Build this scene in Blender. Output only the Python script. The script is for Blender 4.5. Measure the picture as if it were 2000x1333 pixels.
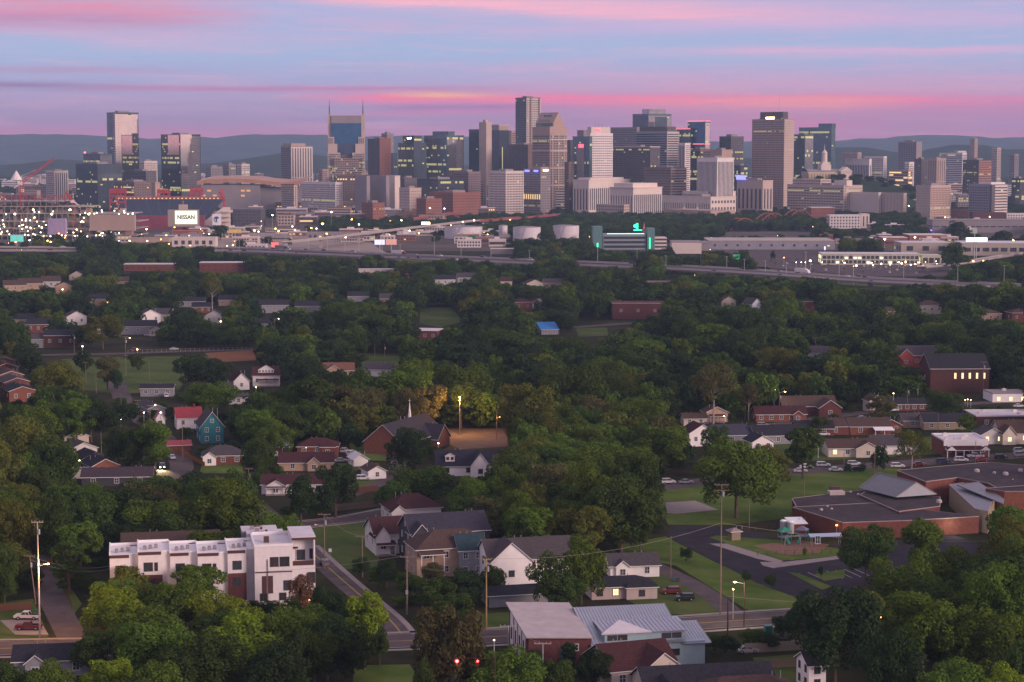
import bpy, math, random
import numpy as np
from mathutils import Vector, Matrix, noise
for o in list(bpy.data.objects): bpy.data.objects.remove(o)
SC = bpy.context.scene
COL = SC.collection
RAD = math.radians
def s2l(r, g, b):
    f = lambda c: (c/12.92 if c <= .04045 else ((c+.055)/1.055)**2.4)
    return (f(r/255), f(g/255), f(b/255), 1)

# ------------------------------------------------------------- camera
F = 3889.0            # focal length in photo pixels (2000 wide) = 70 mm on 36 mm
H = 107.0             # drone height
HORIZON = 290.0
PITCH = math.atan((666.5-HORIZON)/F)
cam_d = bpy.data.cameras.new('camera'); cam = bpy.data.objects.new('camera', cam_d); COL.objects.link(cam)
cam_d.sensor_width = 36; cam_d.lens = 70; cam_d.clip_start = 1; cam_d.clip_end = 60000
cam.location = (0, 0, H); cam.rotation_euler = (RAD(90)-PITCH, 0, 0)
SC.camera = cam

# ------------------------------------------------------------- world: dusk sky
SUN_EL, SUN_AZ = 16.0, 122.0      # the glow comes from the right, behind the camera (azimuth clockwise from the view axis)
W = bpy.data.worlds.new('World'); SC.world = W; W.use_nodes = True
nt = W.node_tree; nt.nodes.clear()
def N(t, **k):
    n = nt.nodes.new(t)
    for a, b in k.items(): setattr(n, a, b)
    return n
def lk(a, b): nt.links.new(a, b)
def M(op, a, b=0.0, c=0.0, clamp=False):
    n = N('ShaderNodeMath', operation=op, use_clamp=clamp)
    for i, v in enumerate((a, b, c)):
        if isinstance(v, (int, float)): n.inputs[i].default_value = v
        else: lk(v, n.inputs[i])
    return n.outputs[0]
def MIX(f, a, b):
    n = N('ShaderNodeMix', data_type='RGBA')
    for i, v in ((0, f), (6, a), (7, b)):
        if isinstance(v, (int, float)): n.inputs[i].default_value = v
        elif isinstance(v, tuple): n.inputs[i].default_value = v
        else: lk(v, n.inputs[i])
    return n.outputs[2]
tc = N('ShaderNodeTexCoord'); sep = N('ShaderNodeSeparateXYZ'); lk(tc.outputs['Generated'], sep.inputs[0])
dx, dy, dz = sep.outputs
el = M('MULTIPLY', M('ARCSINE', dz), 57.2958)
az = M('MULTIPLY', M('ARCTAN2', dx, dy), 57.2958)
elc = M('MAXIMUM', el, 0.0)
t = M('SQRT', M('DIVIDE', elc, 90.0))
rp = N('ShaderNodeValToRGB'); lk(t, rp.inputs[0]); cr = rp.color_ramp
stops = [(0, (206, 112, 150)), (.35, (194, 110, 150)), (.8, (164, 120, 162)), (1.4, (170, 144, 184)), (2.0, (160, 160, 200)),
         (2.7, (154, 172, 208)), (3.6, (162, 166, 204)), (5, (165, 165, 208)), (10, (180, 162, 198)), (30, (184, 172, 192)), (90, (180, 176, 194))]
while len(cr.elements) < len(stops): cr.elements.new(.5)
for e, (d, c) in zip(cr.elements, stops):
    e.position = math.sqrt(d/90); e.color = s2l(*c)
sky = rp.outputs[0]
# cloud wisps, laid out on a high sheet so that they flatten towards the horizon
zz = M('ADD', M('MAXIMUM', dz, 0.0), 0.05)
cmb = N('ShaderNodeCombineXYZ'); lk(M('DIVIDE', dx, zz), cmb.inputs[0]); lk(M('DIVIDE', dy, zz), cmb.inputs[1])
def noise_n(vec, scale, detail, dist=0.0, rough=.55):
    n = N('ShaderNodeTexNoise'); lk(vec, n.inputs['Vector'])
    n.inputs['Scale'].default_value = scale; n.inputs['Detail'].default_value = detail
    n.inputs['Distortion'].default_value = dist; n.inputs['Roughness'].default_value = rough
    return n.outputs[0]
wis = noise_n(cmb.outputs[0], .42, 6, .4)
wm = N('ShaderNodeMapRange', interpolation_type='SMOOTHSTEP'); lk(wis, wm.inputs[0]); wm.inputs[1].default_value = .50; wm.inputs[2].default_value = .72
sky = MIX(M('MULTIPLY', wm.outputs[0], .55), sky, s2l(226, 158, 186))
# named cloud bands, in degrees of azimuth and elevation
cs = N('ShaderNodeCombineXYZ'); lk(M('MULTIPLY', az, .22), cs.inputs[0]); lk(M('MULTIPLY', el, 2.2), cs.inputs[1])
wig = M('SUBTRACT', noise_n(cs.outputs[0], 1.0, 5, .3), .5)
cs2 = N('ShaderNodeCombineXYZ'); lk(M('MULTIPLY', az, .35), cs2.inputs[0]); lk(M('MULTIPLY', el, 7.0), cs2.inputs[1])
tex = noise_n(cs2.outputs[0], 1.3, 6, .2, .6)
fm = N('ShaderNodeMapRange', interpolation_type='SMOOTHSTEP'); lk(noise_n(cs2.outputs[0], .8, 8, .5, .68), fm.inputs[0]); fm.inputs[1].default_value = .48; fm.inputs[2].default_value = .75
sky = MIX(M('MULTIPLY', fm.outputs[0], .42), sky, s2l(232, 168, 190))
def band(x0, y0, x1, y1, up, dn, col, a, fl=60, fr=60, wob=.25):
    """a streak from photo pixel (x0,y0) to (x1,y1); up/dn = softness above and below (pixels)"""
    global sky
    A = lambda x: math.degrees(math.atan((x-1000)/F)); E = lambda y: math.degrees(math.atan((HORIZON-y)/F))
    u0, u1, v0, v1 = A(x0), A(x1), E(y0), E(y1)
    sl = (v1-v0)/(u1-u0)
    c = M('MULTIPLY_ADD', M('SUBTRACT', az, u0), sl, v0)
    d = M('ADD', M('SUBTRACT', el, c), M('MULTIPLY', wig, wob))
    k = 67.9
    g1 = M('DIVIDE', M('MAXIMUM', d, 0.0), up/k); g2 = M('DIVIDE', M('MINIMUM', d, 0.0), dn/k)
    g = M('ADD', M('POWER', g1, 2.0), M('MULTIPLY', g2, g2))
    m = M('EXPONENT', M('MULTIPLY', g, -1.0))
    m = M('MULTIPLY', m, M('DIVIDE', M('SUBTRACT', az, u0-fl/k), 2*fl/k, clamp=True))
    m = M('MULTIPLY', m, M('DIVIDE', M('SUBTRACT', u1+fr/k, az), 2*fr/k, clamp=True))
    m = M('MULTIPLY', m, M('MULTIPLY_ADD', tex, 1.9, .02), clamp=True)
    sky = MIX(M('MULTIPLY', m, a), sky, s2l(*col))
band(-900, 20, 430, 34, 30, 28, (214, 130, 158), .9, 300, 120)
band(-900, 40, 330, 48, 10, 16, (172, 120, 165), .6, 300, 120)
band(560, -6, 1500, 44, 26, 14, (246, 170, 186), .85, 90, 200)
band(1150, 20, 1800, 42, 26, 16, (222, 164, 192), .5, 200, 200)
band(1000, 62, 2400, 40, 10, 14, (205, 166, 205), .5, 200, 200)
band(1300, 104, 2400, 104, 7, 9, (225, 165, 198), .65, 160, 200)
band(-900, 138, 330, 142, 6, 8, (178, 126, 166), .55, 200, 120)
band(-900, 162, 220, 172, 6, 9, (138, 100, 148), .9, 200, 120, .15)
band(200, 176, 1000, 174, 5, 6, (186, 106, 156), .8, 120, 160, .12)
band(1000, 172, 2600, 180, 34, 16, (228, 150, 176), .55, 330, 500)
band(960, 205, 2600, 215, 18, 36, (222, 100, 150), .68, 300, 600)
band(640, 192, 1900, 199, 10, 11, (255, 104, 146), 1.0, 110, 260, .10)
band(1330, 199, 1720, 199, 9, 18, (255, 140, 140), .95, 200, 90, .10)
band(790, 187, 940, 188, 6, 5, (255, 176, 120), .9, 60, 80, .08)
band(760, 211, 1040, 210, 6, 8, (172, 82, 150), .85, 60, 90, .10)
band(700, 224, 1020, 216, 4, 6, (226, 100, 158), .6, 60, 90, .10)
band(1400, 240, 1660, 243, 12, 14, (236, 92, 144), .6, 160, 80, .12)
band(-900, 256, 760, 258, 9, 9, (196, 108, 150), .6, 200, 200, .1)
# the low sky is brighter on the side the light comes from
gl_ = M('MAXIMUM', M('COSINE', M('MULTIPLY', M('SUBTRACT', az, SUN_AZ-8), .0174533)), 0.0)
gl_ = M('MULTIPLY', gl_, M('EXPONENT', M('DIVIDE', elc, -14.0)))
sky = MIX(M('MULTIPLY', gl_, .85), sky, (.80, .50, .46, 1))
below = M('LESS_THAN', el, 0.0)
sky = MIX(below, sky, (.02, .025, .022, 1))
bg1 = N('ShaderNodeBackground'); lk(sky, bg1.inputs[0]); bg1.inputs[1].default_value = 1.06
nish = N('ShaderNodeTexSky', sky_type='NISHITA', sun_disc=False, sun_elevation=RAD(SUN_EL), sun_rotation=RAD(SUN_AZ))
bg2 = N('ShaderNodeBackground'); lk(nish.outputs[0], bg2.inputs[0]); bg2.inputs[1].default_value = .006
ad = N('ShaderNodeAddShader'); lk(bg1.outputs[0], ad.inputs[0]); lk(bg2.outputs[0], ad.inputs[1])
wo = N('ShaderNodeOutputWorld'); lk(ad.outputs[0], wo.inputs[0])
W.cycles.sampling_method = 'MANUAL'; W.cycles.sample_map_resolution = 512

sun_d = bpy.data.lights.new('sun', 'SUN'); sun = bpy.data.objects.new('sun', sun_d); COL.objects.link(sun)
sun_d.energy = 2.9; sun_d.angle = RAD(22); sun_d.color = (1.0, .73, .64)
sun_dir = Vector((math.sin(RAD(SUN_AZ))*math.cos(RAD(SUN_EL)), math.cos(RAD(SUN_AZ))*math.cos(RAD(SUN_EL)), math.sin(RAD(SUN_EL))))
sun.rotation_euler = sun_dir.to_track_quat('Z', 'Y').to_euler()
vs = SC.view_settings; vs.view_transform = 'Standard'; vs.look = 'None'; vs.gamma = 1; vs.use_curve_mapping = False; vs.exposure = 0.2
SC.cycles.max_bounces = 5; SC.cycles.diffuse_bounces = 3; SC.cycles.glossy_bounces = 2; SC.cycles.transmission_bounces = 2
SC.cycles.volume_bounces = 0; SC.cycles.use_denoising = True; SC.cycles.sample_clamp_indirect = 3.0
SC.cycles.use_light_tree = True; SC.cycles.caustics_reflective = False; SC.cycles.caustics_refractive = False

# ------------------------------------------------------------- helpers
def ray(px, py):
    u, v = (px-1000)/F, (666.5-py)/F
    cp, sp = math.cos(PITCH), math.sin(PITCH)
    return Vector((u, cp+v*sp, -sp+v*cp))
def G(px, py, z=0.0):
    """where the sight line through photo pixel (px,py) meets height z"""
    r = ray(px, py); k = (z-H)/r.z
    return Vector((r.x*k, r.y*k, z))
def P(px, py, Y):
    r = ray(px, py); k = Y/r.y
    return Vector((r.x*k, Y, H+r.z*k))
def proj(p):
    cp, sp = math.cos(PITCH), math.sin(PITCH)
    x, y, z = p[0], p[1], p[2]-H
    d = y*cp - z*sp
    if d < 1: return None
    return (1000+F*x/d, 666.5-F*(y*sp+z*cp)/d, d)
def tag(o, label=None, cat=None, group=None, kind=None):
    if label: o['label'] = label
    if cat: o['category'] = cat
    if group: o['group'] = group
    if kind: o['kind'] = kind
    return o
class MB:
    def __init__(s): s.v = []; s.f = []; s.m = []
    def quad(s, a, b, c, d, m=0):
        n = len(s.v); s.v += [tuple(a), tuple(b), tuple(c), tuple(d)]; s.f.append((n, n+1, n+2, n+3)); s.m.append(m)
    def poly(s, pts, m=0):
        n = len(s.v); s.v += [tuple(p) for p in pts]; s.f.append(tuple(range(n, n+len(pts)))); s.m.append(m)
    def box(s, x0, x1, y0, y1, z0, z1, m=0, top=None):
        n = len(s.v)
        s.v += [(x0,y0,z0),(x1,y0,z0),(x1,y1,z0),(x0,y1,z0),(x0,y0,z1),(x1,y0,z1),(x1,y1,z1),(x0,y1,z1)]
        for q in ((0,3,2,1),(4,5,6,7),(0,1,5,4),(1,2,6,5),(2,3,7,6),(3,0,4,7)):
            s.f.append(tuple(n+i for i in q)); s.m.append(m if (q != (4,5,6,7) or top is None) else top)
    def prism(s, pts, z0, z1, m=0, top=None):
        n = len(s.v); k = len(pts)
        s.v += [(p[0], p[1], z0) for p in pts] + [(p[0], p[1], z1) for p in pts]
        s.f.append(tuple(n+i for i in reversed(range(k)))); s.m.append(m)
        s.f.append(tuple(n+k+i for i in range(k))); s.m.append(m if top is None else top)
        for i in range(k):
            j = (i+1) % k; s.f.append((n+i, n+j, n+k+j, n+k+i)); s.m.append(m)
    def side(s, prof, y0, y1, m=0):
        """profile in x,z pushed along y"""
        n = len(s.v); k = len(prof)
        s.v += [(p[0], y0, p[1]) for p in prof] + [(p[0], y1, p[1]) for p in prof]
        s.f.append(tuple(n+i for i in range(k))); s.m.append(m)
        s.f.append(tuple(n+k+i for i in reversed(range(k)))); s.m.append(m)
        for i in range(k):
            j = (i+1) % k; s.f.append((n+j, n+i, n+k+i, n+k+j)); s.m.append(m)
    def cyl(s, p0, p1, r0, r1=None, n=8, m=0, cap=True):
        r1 = r0 if r1 is None else r1
        p0, p1 = Vector(p0), Vector(p1); d = (p1-p0).normalized()
        a = d.orthogonal().normalized(); b = d.cross(a)
        k = len(s.v)
        for p, r in ((p0, r0), (p1, r1)):
            for i in range(n):
                t = 2*math.pi*i/n; s.v.append(tuple(p+a*(r*math.cos(t))+b*(r*math.sin(t))))
        for i in range(n):
            j = (i+1) % n; s.f.append((k+i, k+j, k+n+j, k+n+i)); s.m.append(m)
        if cap:
            s.f.append(tuple(k+i for i in reversed(range(n)))); s.m.append(m)
            s.f.append(tuple(k+n+i for i in range(n))); s.m.append(m)
    def bar(s, p0, p1, w, m=0): s.cyl(p0, p1, w/2*1.3, n=4, m=m, cap=False)
    def ball(s, c, r, n=8, m=0, zs=1.0, z0=-1.0):
        c = Vector(c); rows = n//2+1; k = len(s.v)
        for i in range(rows+1):
            f = z0 + (1-z0)*i/rows; rr = math.sqrt(max(0, 1-f*f))*r
            for j in range(n):
                t = 2*math.pi*j/n; s.v.append((c.x+rr*math.cos(t), c.y+rr*math.sin(t), c.z+f*r*zs))
        for i in range(rows):
            for j in range(n):
                q = (j+1) % n; s.f.append((k+i*n+j, k+i*n+q, k+(i+1)*n+q, k+(i+1)*n+j)); s.m.append(m)
    def mesh(s, name, mats, smooth=False):
        me = bpy.data.meshes.new(name); me.from_pydata(s.v, [], s.f)
        if not isinstance(mats, (list, tuple)): mats = [mats]
        for m in mats: me.materials.append(m)
        if len(mats) > 1: me.polygons.foreach_set('material_index', s.m)
        if smooth: me.polygons.foreach_set('use_smooth', [True]*len(s.f))
        return me
def put(name, me, parent=None, loc=(0, 0, 0), rz=0.0, scale=None):
    o = bpy.data.objects.new(name, me); COL.objects.link(o)
    o.location = loc; o.rotation_euler = (0, 0, rz)
    if scale: o.scale = scale
    if parent: o.parent = parent
    return o
def empty(name, loc, rz=0.0, label=None, cat=None, group=None):
    o = bpy.data.objects.new(name, None); COL.objects.link(o); o.location = loc; o.rotation_euler = (0, 0, rz)
    o.empty_display_size = .5
    return tag(o, label, cat, group)
def copy_tree(o, parent=None):
    c = o.copy(); COL.objects.link(c); c.parent = parent
    for ch in o.children: copy_tree(ch, c)
    return c

# ------------------------------------------------------------- materials
MATS = {}
def mat(name, col, rough=.8, var=.15, scale=.6, metal=0.0, col2=None, wave=None, bump=0.0, spec=.3, inst=0.0, emit=None, estr=0.0):
    if name in MATS: return MATS[name]
    m = bpy.data.materials.new(name); m.use_nodes = True; t = m.node_tree; t.nodes.clear()
    out = t.nodes.new('ShaderNodeOutputMaterial'); b = t.nodes.new('ShaderNodeBsdfPrincipled')
    t.links.new(b.outputs[0], out.inputs[0])
    b.inputs['Roughness'].default_value = rough; b.inputs['Metallic'].default_value = metal
    b.inputs['Specular IOR Level'].default_value = spec if rough < .75 else .04
    tc = t.nodes.new('ShaderNodeTexCoord')
    n = t.nodes.new('ShaderNodeTexNoise'); t.links.new(tc.outputs['Object'], n.inputs['Vector'])
    n.inputs['Scale'].default_value = scale; n.inputs['Detail'].default_value = 5; n.inputs['Roughness'].default_value = .65
    mr = t.nodes.new('ShaderNodeMapRange'); t.links.new(n.outputs[0], mr.inputs[0]); mr.inputs[1].default_value = .3; mr.inputs[2].default_value = .7
    mx = t.nodes.new('ShaderNodeMix'); mx.data_type = 'RGBA'; t.links.new(mr.outputs[0], mx.inputs[0])
    c1 = tuple(max(0, c*(1-var)) for c in col[:3])+(1,)
    c2 = (tuple(col2[:3])+(1,)) if col2 else tuple(min(1, c*(1+var)) for c in col[:3])+(1,)
    mx.inputs[6].default_value = c1; mx.inputs[7].default_value = c2
    cout = mx.outputs[2]
    if wave:   # (direction, spacing in m, depth of darkening)
        w = t.nodes.new('ShaderNodeTexWave'); t.links.new(tc.outputs['Object'], w.inputs['Vector']); w.bands_direction = wave[0]
        w.wave_profile = 'SAW'; w.inputs['Scale'].default_value = math.pi*2/wave[1]/20; w.inputs['Distortion'].default_value = .0
        r = t.nodes.new('ShaderNodeMapRange'); t.links.new(w.outputs[0], r.inputs[0])
        r.inputs[1].default_value = 0; r.inputs[2].default_value = .25; r.inputs[3].default_value = 1-wave[2]; r.inputs[4].default_value = 1
        h = t.nodes.new('ShaderNodeHueSaturation'); t.links.new(cout, h.inputs['Color']); t.links.new(r.outputs[0], h.inputs['Value']); cout = h.outputs[0]
    if inst:
        oi = t.nodes.new('ShaderNodeObjectInfo'); r = t.nodes.new('ShaderNodeMapRange'); t.links.new(oi.outputs['Random'], r.inputs[0])
        r.inputs[3].default_value = 1-inst; r.inputs[4].default_value = 1+inst
        h = t.nodes.new('ShaderNodeHueSaturation'); t.links.new(cout, h.inputs['Color']); t.links.new(r.outputs[0], h.inputs['Value']); cout = h.outputs[0]
    t.links.new(cout, b.inputs['Base Color'])
    if bump:
        bp = t.nodes.new('ShaderNodeBump'); bp.inputs['Strength'].default_value = bump; bp.inputs['Distance'].default_value = .05
        t.links.new(n.outputs[0], bp.inputs['Height']); t.links.new(bp.outputs[0], b.inputs['Normal'])
    if emit:
        b.inputs['Emission Color'].default_value = tuple(emit)+(1,); b.inputs['Emission Strength'].default_value = estr
        try: m.cycles.emission_sampling = 'NONE'
        except Exception: pass
    MATS[name] = m
    return m
def glow(name, col, s): return mat(name, (.02, .02, .02), .5, 0, emit=col, estr=s)
def rgb(r, g, b): return s2l(r, g, b)[:3]
white = mat('white_paint', (.74, .73, .74), .5, .07, .5)
white_brick = mat('white_brick', (.66, .63, .64), .7, .08, .8, wave=('Z', .3, .12))
cream = mat('cream_siding', (.56, .50, .42), .7, .08, .6, wave=('Z', .25, .15))
pale_siding = mat('pale_siding', (.55, .54, .52), .7, .08, .6, wave=('Z', .25, .18))
white_siding = mat('white_siding', (.77, .74, .73), .7, .06, .5, wave=('Z', .25, .12))
grey_siding = mat('grey_siding', (.24, .25, .27), .7, .1, .6, wave=('Z', .25, .2))
tan_siding = mat('tan_siding', (.42, .30, .22), .75, .12, .6, wave=('Z', .25, .18))
dark_siding = mat('dark_siding', (.05, .05, .065), .7, .15, .6)
teal_siding = mat('teal_siding', (.02, .17, .20), .6, .1, .6, wave=('Z', .25, .2))
blue_siding = mat('blue_panel', (.30, .42, .46), .5, .07, .6)
red_brick = mat('red_brick', (.165, .064, .05), .85, .22, 1.2, wave=('Z', .3, .2))
orange_brick = mat('orange_brick', (.21, .085, .058), .85, .22, 1.2, wave=('Z', .3, .2))
dark_brick = mat('dark_brick', (.09, .045, .04), .85, .22, 1.2, wave=('Z', .3, .2))
purple_brick = mat('maroon_brick', (.12, .05, .05), .85, .2, 1.2, wave=('Z', .3, .2))
tan_block = mat('tan_block', (.30, .24, .17), .85, .12, 1.2, wave=('Z', .4, .15))
shingle_dark = mat('shingle_charcoal', (.030, .030, .038), .9, .3, 1.5, bump=.3)
shingle_grey = mat('shingle_grey', (.070, .062, .068), .9, .25, 1.5, bump=.3)
shingle_brown = mat('shingle_brown', (.078, .052, .045), .9, .25, 1.5, bump=.3)
shingle_red = mat('shingle_maroon', (.062, .028, .030), .9, .25, 1.5, bump=.3)
shingle_teal = mat('shingle_slate', (.03, .055, .065), .9, .25, 1.5, bump=.3)
shingle_terra = mat('shingle_terracotta', (.17, .085, .06), .9, .2, 1.5, bump=.3)
red_metal = mat('red_metal_roof', (.27, .035, .045), .5, .15, .8)
metal_roof = mat('standing_metal', (.38, .40, .45), .35, .08, .5, metal=.5)
grey_metal_roof = mat('grey_metal_roof', (.16, .165, .18), .4, .1, .5, metal=.4, wave=('X', .5, .2))
roof_white = mat('roof_membrane', (.56, .52, .54), .6, .10, .4)
tar_roof = mat('tar_roof', (.058, .048, .054), .9, .28, .25, bump=.2)
trim_m = mat('trim_white', (.7, .68, .68), .5, .04)
dark_trim = mat('trim_dark', (.08, .035, .03), .6, .1)
glass_dark = mat('window_glass', (.035, .05, .06), .12, .2, 1.0, spec=.9, inst=.3)
glass_lit = mat('lit_window', (.5, .4, .2), .5, .1, emit=(1.0, .72, .32), estr=1.6)
wood_pole = mat('weathered_pole', (.20, .15, .12), .9, .25, 2)
grey_steel = mat('galvanised_steel', (.36, .37, .38), .5, .1, 1, metal=.4)
concrete = mat('concrete', (.26, .22, .215), .85, .12, .4)
asphalt = mat('asphalt', (.036, .032, .040), .9, .25, .15, bump=.1)
asphalt_old = mat('worn_asphalt', (.10, .080, .082), .9, .22, .2)
black_rub = mat('tyre_rubber', (.015, .015, .017), .9, .1)
fence_wood = mat('fence_wood', (.19, .15, .11), .9, .25, 1.5)
fence_dark = mat('fence_stained', (.12, .06, .045), .9, .25, 1.5)
lamp_orange = glow('sodium_lamp', (1.0, .42, .08), 22)
lamp_warm = glow('warm_lamp', (1.0, .62, .28), 16)
lamp_white = glow('white_lamp', (1.0, .88, .68), 18)
# ------------------------------------------------------------- what must stay visible, and where no tree may stand
CW, CH = 500, 334
CLEAR = np.zeros((CH, CW), dtype=np.float32)      # per 4x4 photo pixels: distance of the thing the photo shows there
FOOT = []                                          # (x, y, radius) of ground that is built on
LAND = []                                          # landmarks for describing where a thing stands: px, py, words
def keep(x0, y0, x1, y1, Y):
    a, b, c, d = [int(max(0, min(m, round(v/4)))) for v, m in ((x0, CW), (y0, CH), (x1, CW), (y1, CH))]
    if c > a and d > b: CLEAR[b:d, a:c] = np.maximum(CLEAR[b:d, a:c], Y)
def keep_poly(pts, z=0.0, pad=0):
    """ground polygon given in photo pixels"""
    ys = [p[1] for p in pts]; y = int(min(ys)//4*4)
    while y <= max(ys):
        xs = []
        for i in range(len(pts)):
            (xa, ya), (xb, yb) = pts[i], pts[(i+1) % len(pts)]
            if (ya <= y < yb) or (yb <= y < ya): xs.append(xa+(y-ya)*(xb-xa)/(yb-ya))
        xs.sort()
        for a, b in zip(xs[::2], xs[1::2]): keep(a-pad, y, b+pad, y+4, G(0, max(y, 300)).y)
        y += 4
def poly_obj(name, pts, m, z, kind='structure', keepit=True, thick=0):
    mb = MB(); g = [G(x, y, z) for x, y in pts]
    ar = sum(g[i].x*g[(i+1) % len(g)].y-g[(i+1) % len(g)].x*g[i].y for i in range(len(g)))
    if ar < 0: g = g[::-1]
    c = sum(g, Vector())/len(g); g = [p-c for p in g]
    if thick: mb.prism([(p.x, p.y) for p in g], -thick, 0)
    else: mb.poly([(p.x, p.y, 0) for p in g])
    o = put(name, mb.mesh(name, m), None, c); tag(o, kind=kind)
    if keepit: keep_poly(pts)
    return o
def ribbon(name, gpts, w, m, z=0.0, kind='structure', thick=0.0, parent=None):
    pts = [Vector((p[0], p[1])) for p in gpts]; n = len(pts); L = []; Rr = []
    for i in range(n):
        a = pts[max(0, i-1)]; b = pts[min(n-1, i+1)]; d = (b-a).normalized(); nrm = Vector((-d.y, d.x))
        L.append(pts[i]+nrm*w/2); Rr.append(pts[i]-nrm*w/2)
    mb = MB()
    for i in range(n-1):
        za = z if not isinstance(z, (list, tuple)) else z[i]; zb = z if not isinstance(z, (list, tuple)) else z[i+1]
        q = [(Rr[i].x, Rr[i].y, za), (Rr[i+1].x, Rr[i+1].y, zb), (L[i+1].x, L[i+1].y, zb), (L[i].x, L[i].y, za)]
        mb.quad(*q)
        if thick:
            for s, e in ((q[0], q[1]), (q[2], q[3])):
                mb.quad((s[0], s[1], s[2]-thick), (e[0], e[1], e[2]-thick), e, s)
            mb.quad(*[(p[0], p[1], p[2]-thick) for p in reversed(q)])
    o = put(name, mb.mesh(name, m), parent)
    if kind: tag(o, kind=kind)
    return o
def smooth(pts, k=4):
    out = []
    for i in range(len(pts)-1):
        p0, p1, p2, p3 = pts[max(0, i-1)], pts[i], pts[i+1], pts[min(len(pts)-1, i+2)]
        for j in range(k):
            t = j/k
            out.append(Vector([.5*((2*b)+(-a+c)*t+(2*a-5*b+4*c-d)*t*t+(-a+3*b-3*c+d)*t**3) for a, b, c, d in zip(p0, p1, p2, p3)]))
    out.append(Vector(pts[-1])); return out
def offs(gpts, d):
    pts = [Vector((p[0], p[1])) for p in gpts]; out = []
    for i in range(len(pts)):
        a = pts[max(0, i-1)]; b = pts[min(len(pts)-1, i+1)]; t = (b-a).normalized(); out.append(pts[i]+Vector((-t.y, t.x))*d)
    return out

# ------------------------------------------------------------- ground
gm = mat('rough_grass', (.024, .032, .012), .95, .5, .035, col2=(.050, .045, .024))
lawn_m = mat('lawn', (.060, .125, .018), .95, .3, .07, col2=(.125, .160, .040))
lawn_d = mat('park_lawn', (.050, .100, .020), .95, .3, .05, col2=(.105, .125, .040))
city_m = mat('city_ground', (.22, .17, .155), .9, .3, .014, col2=(.06, .058, .045))
mb = MB(); mb.quad((-9400, -1350, 0), (9400, -1350, 0), (9400, 16800, 0), (-9400, 16800, 0))
tag(put('ground', mb.mesh('ground', gm)), kind='structure')
# built-up ground of the industrial strip and the city
mb = MB(); mb.quad((-1100, 0, 0), (1400, 0, 0), (2600, 2300, 0), (-2300, 2300, 0))
o = put('city_ground', mb.mesh('city_ground', city_m), None, (0, 2080, .05)); tag(o, kind='structure')

# ------------------------------------------------------------- hills
hill_far = mat('far_hill_woods', (.028, .042, .030), .95, .75, .006)
hill_near = mat('near_hill_woods', (.022, .036, .020), .95, .5, .02)
def ridge(name, D, pts, m, depth, seed, rough=.05, step=24):
    xs = [p[0] for p in pts]; ys = [p[1] for p in pts]; cols = list(range(int(xs[0]), int(xs[-1])+1, step)); rows = 10
    mb = MB(); V = []
    for px in cols:
        hz = H + (HORIZON-np.interp(px, xs, ys))*D/F
        for r in range(rows*2+1):
            t = r/rows-1                     # -1 front foot, 0 crest, 1 far foot
            y = D + t*depth; s = math.cos(t*math.pi/2)**1.3 if abs(t) < 1 else 0
            x = (px-1000)/F*D
            nz = noise.fractal(Vector((x*.0011+seed, y*.0016, 0)), 1.0, 2.1, 5)
            nf = noise.fractal(Vector((x*.012+seed, y*.012, 3)), 1.0, 2.1, 3)
            V.append((x, y, max(-2, hz*s*(1+rough*nz*(1.5 if t else .25))+nf*hz*.035*s-2)))
    k = rows*2+1; mb.v = V
    for i in range(len(cols)-1):
        for r in range(k-1):
            a = i*k+r; mb.f.append((a, a+k, a+k+1, a+1)); mb.m.append(0)
    return tag(put(name, mb.mesh(name, m, True)), kind='structure')
ridge('hills', 13500, [(-700, 262), (-300, 268), (0, 264), (60, 262), (140, 263), (200, 265), (262, 268), (300, 273), (340, 270), (385, 265), (425, 270), (445, 268), (480, 262), (560, 263), (640, 264), (700, 267), (760, 266), (800, 264), (880, 266), (930, 268), (1000, 272), (1110, 275), (1200, 280), (1330, 276), (1420, 277), (1480, 275), (1560, 280), (1640, 275), (1670, 270), (1720, 271), (1760, 266), (1820, 264), (1880, 266), (1930, 270), (2000, 268), (2300, 262), (2700, 270)], hill_far, 2600, 3)
ridge('wooded_hills', 7600, [(-500, 305), (0, 322), (60, 318), (120, 310), (190, 315), (260, 322), (420, 318), (520, 304), (560, 298), (620, 302), (700, 312), (900, 322), (1300, 322), (1560, 300), (1620, 288), (1680, 287), (1740, 296), (1790, 298), (1820, 290), (1865, 281), (1915, 284), (1950, 290), (2000, 292), (2300, 290), (2700, 300)], hill_near, 900, 9, .04, 10)

# ------------------------------------------------------------- air
hz = bpy.data.materials.new('air'); hz.use_nodes = True; t_ = hz.node_tree; t_.nodes.clear()
ho = t_.nodes.new('ShaderNodeOutputMaterial'); hv = t_.nodes.new('ShaderNodeVolumePrincipled'); t_.links.new(hv.outputs[0], ho.inputs['Volume'])
hv.inputs['Color'].default_value = (.50, .70, 1.0, 1); hv.inputs['Density'].default_value = HAZE = 5.2e-5; hv.inputs['Anisotropy'].default_value = 0.0
mb = MB(); mb.box(-9500, 9500, -1400, 16900, -4, 420)
tag(put('haze', mb.mesh('haze', hz)), kind='stuff')

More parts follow.
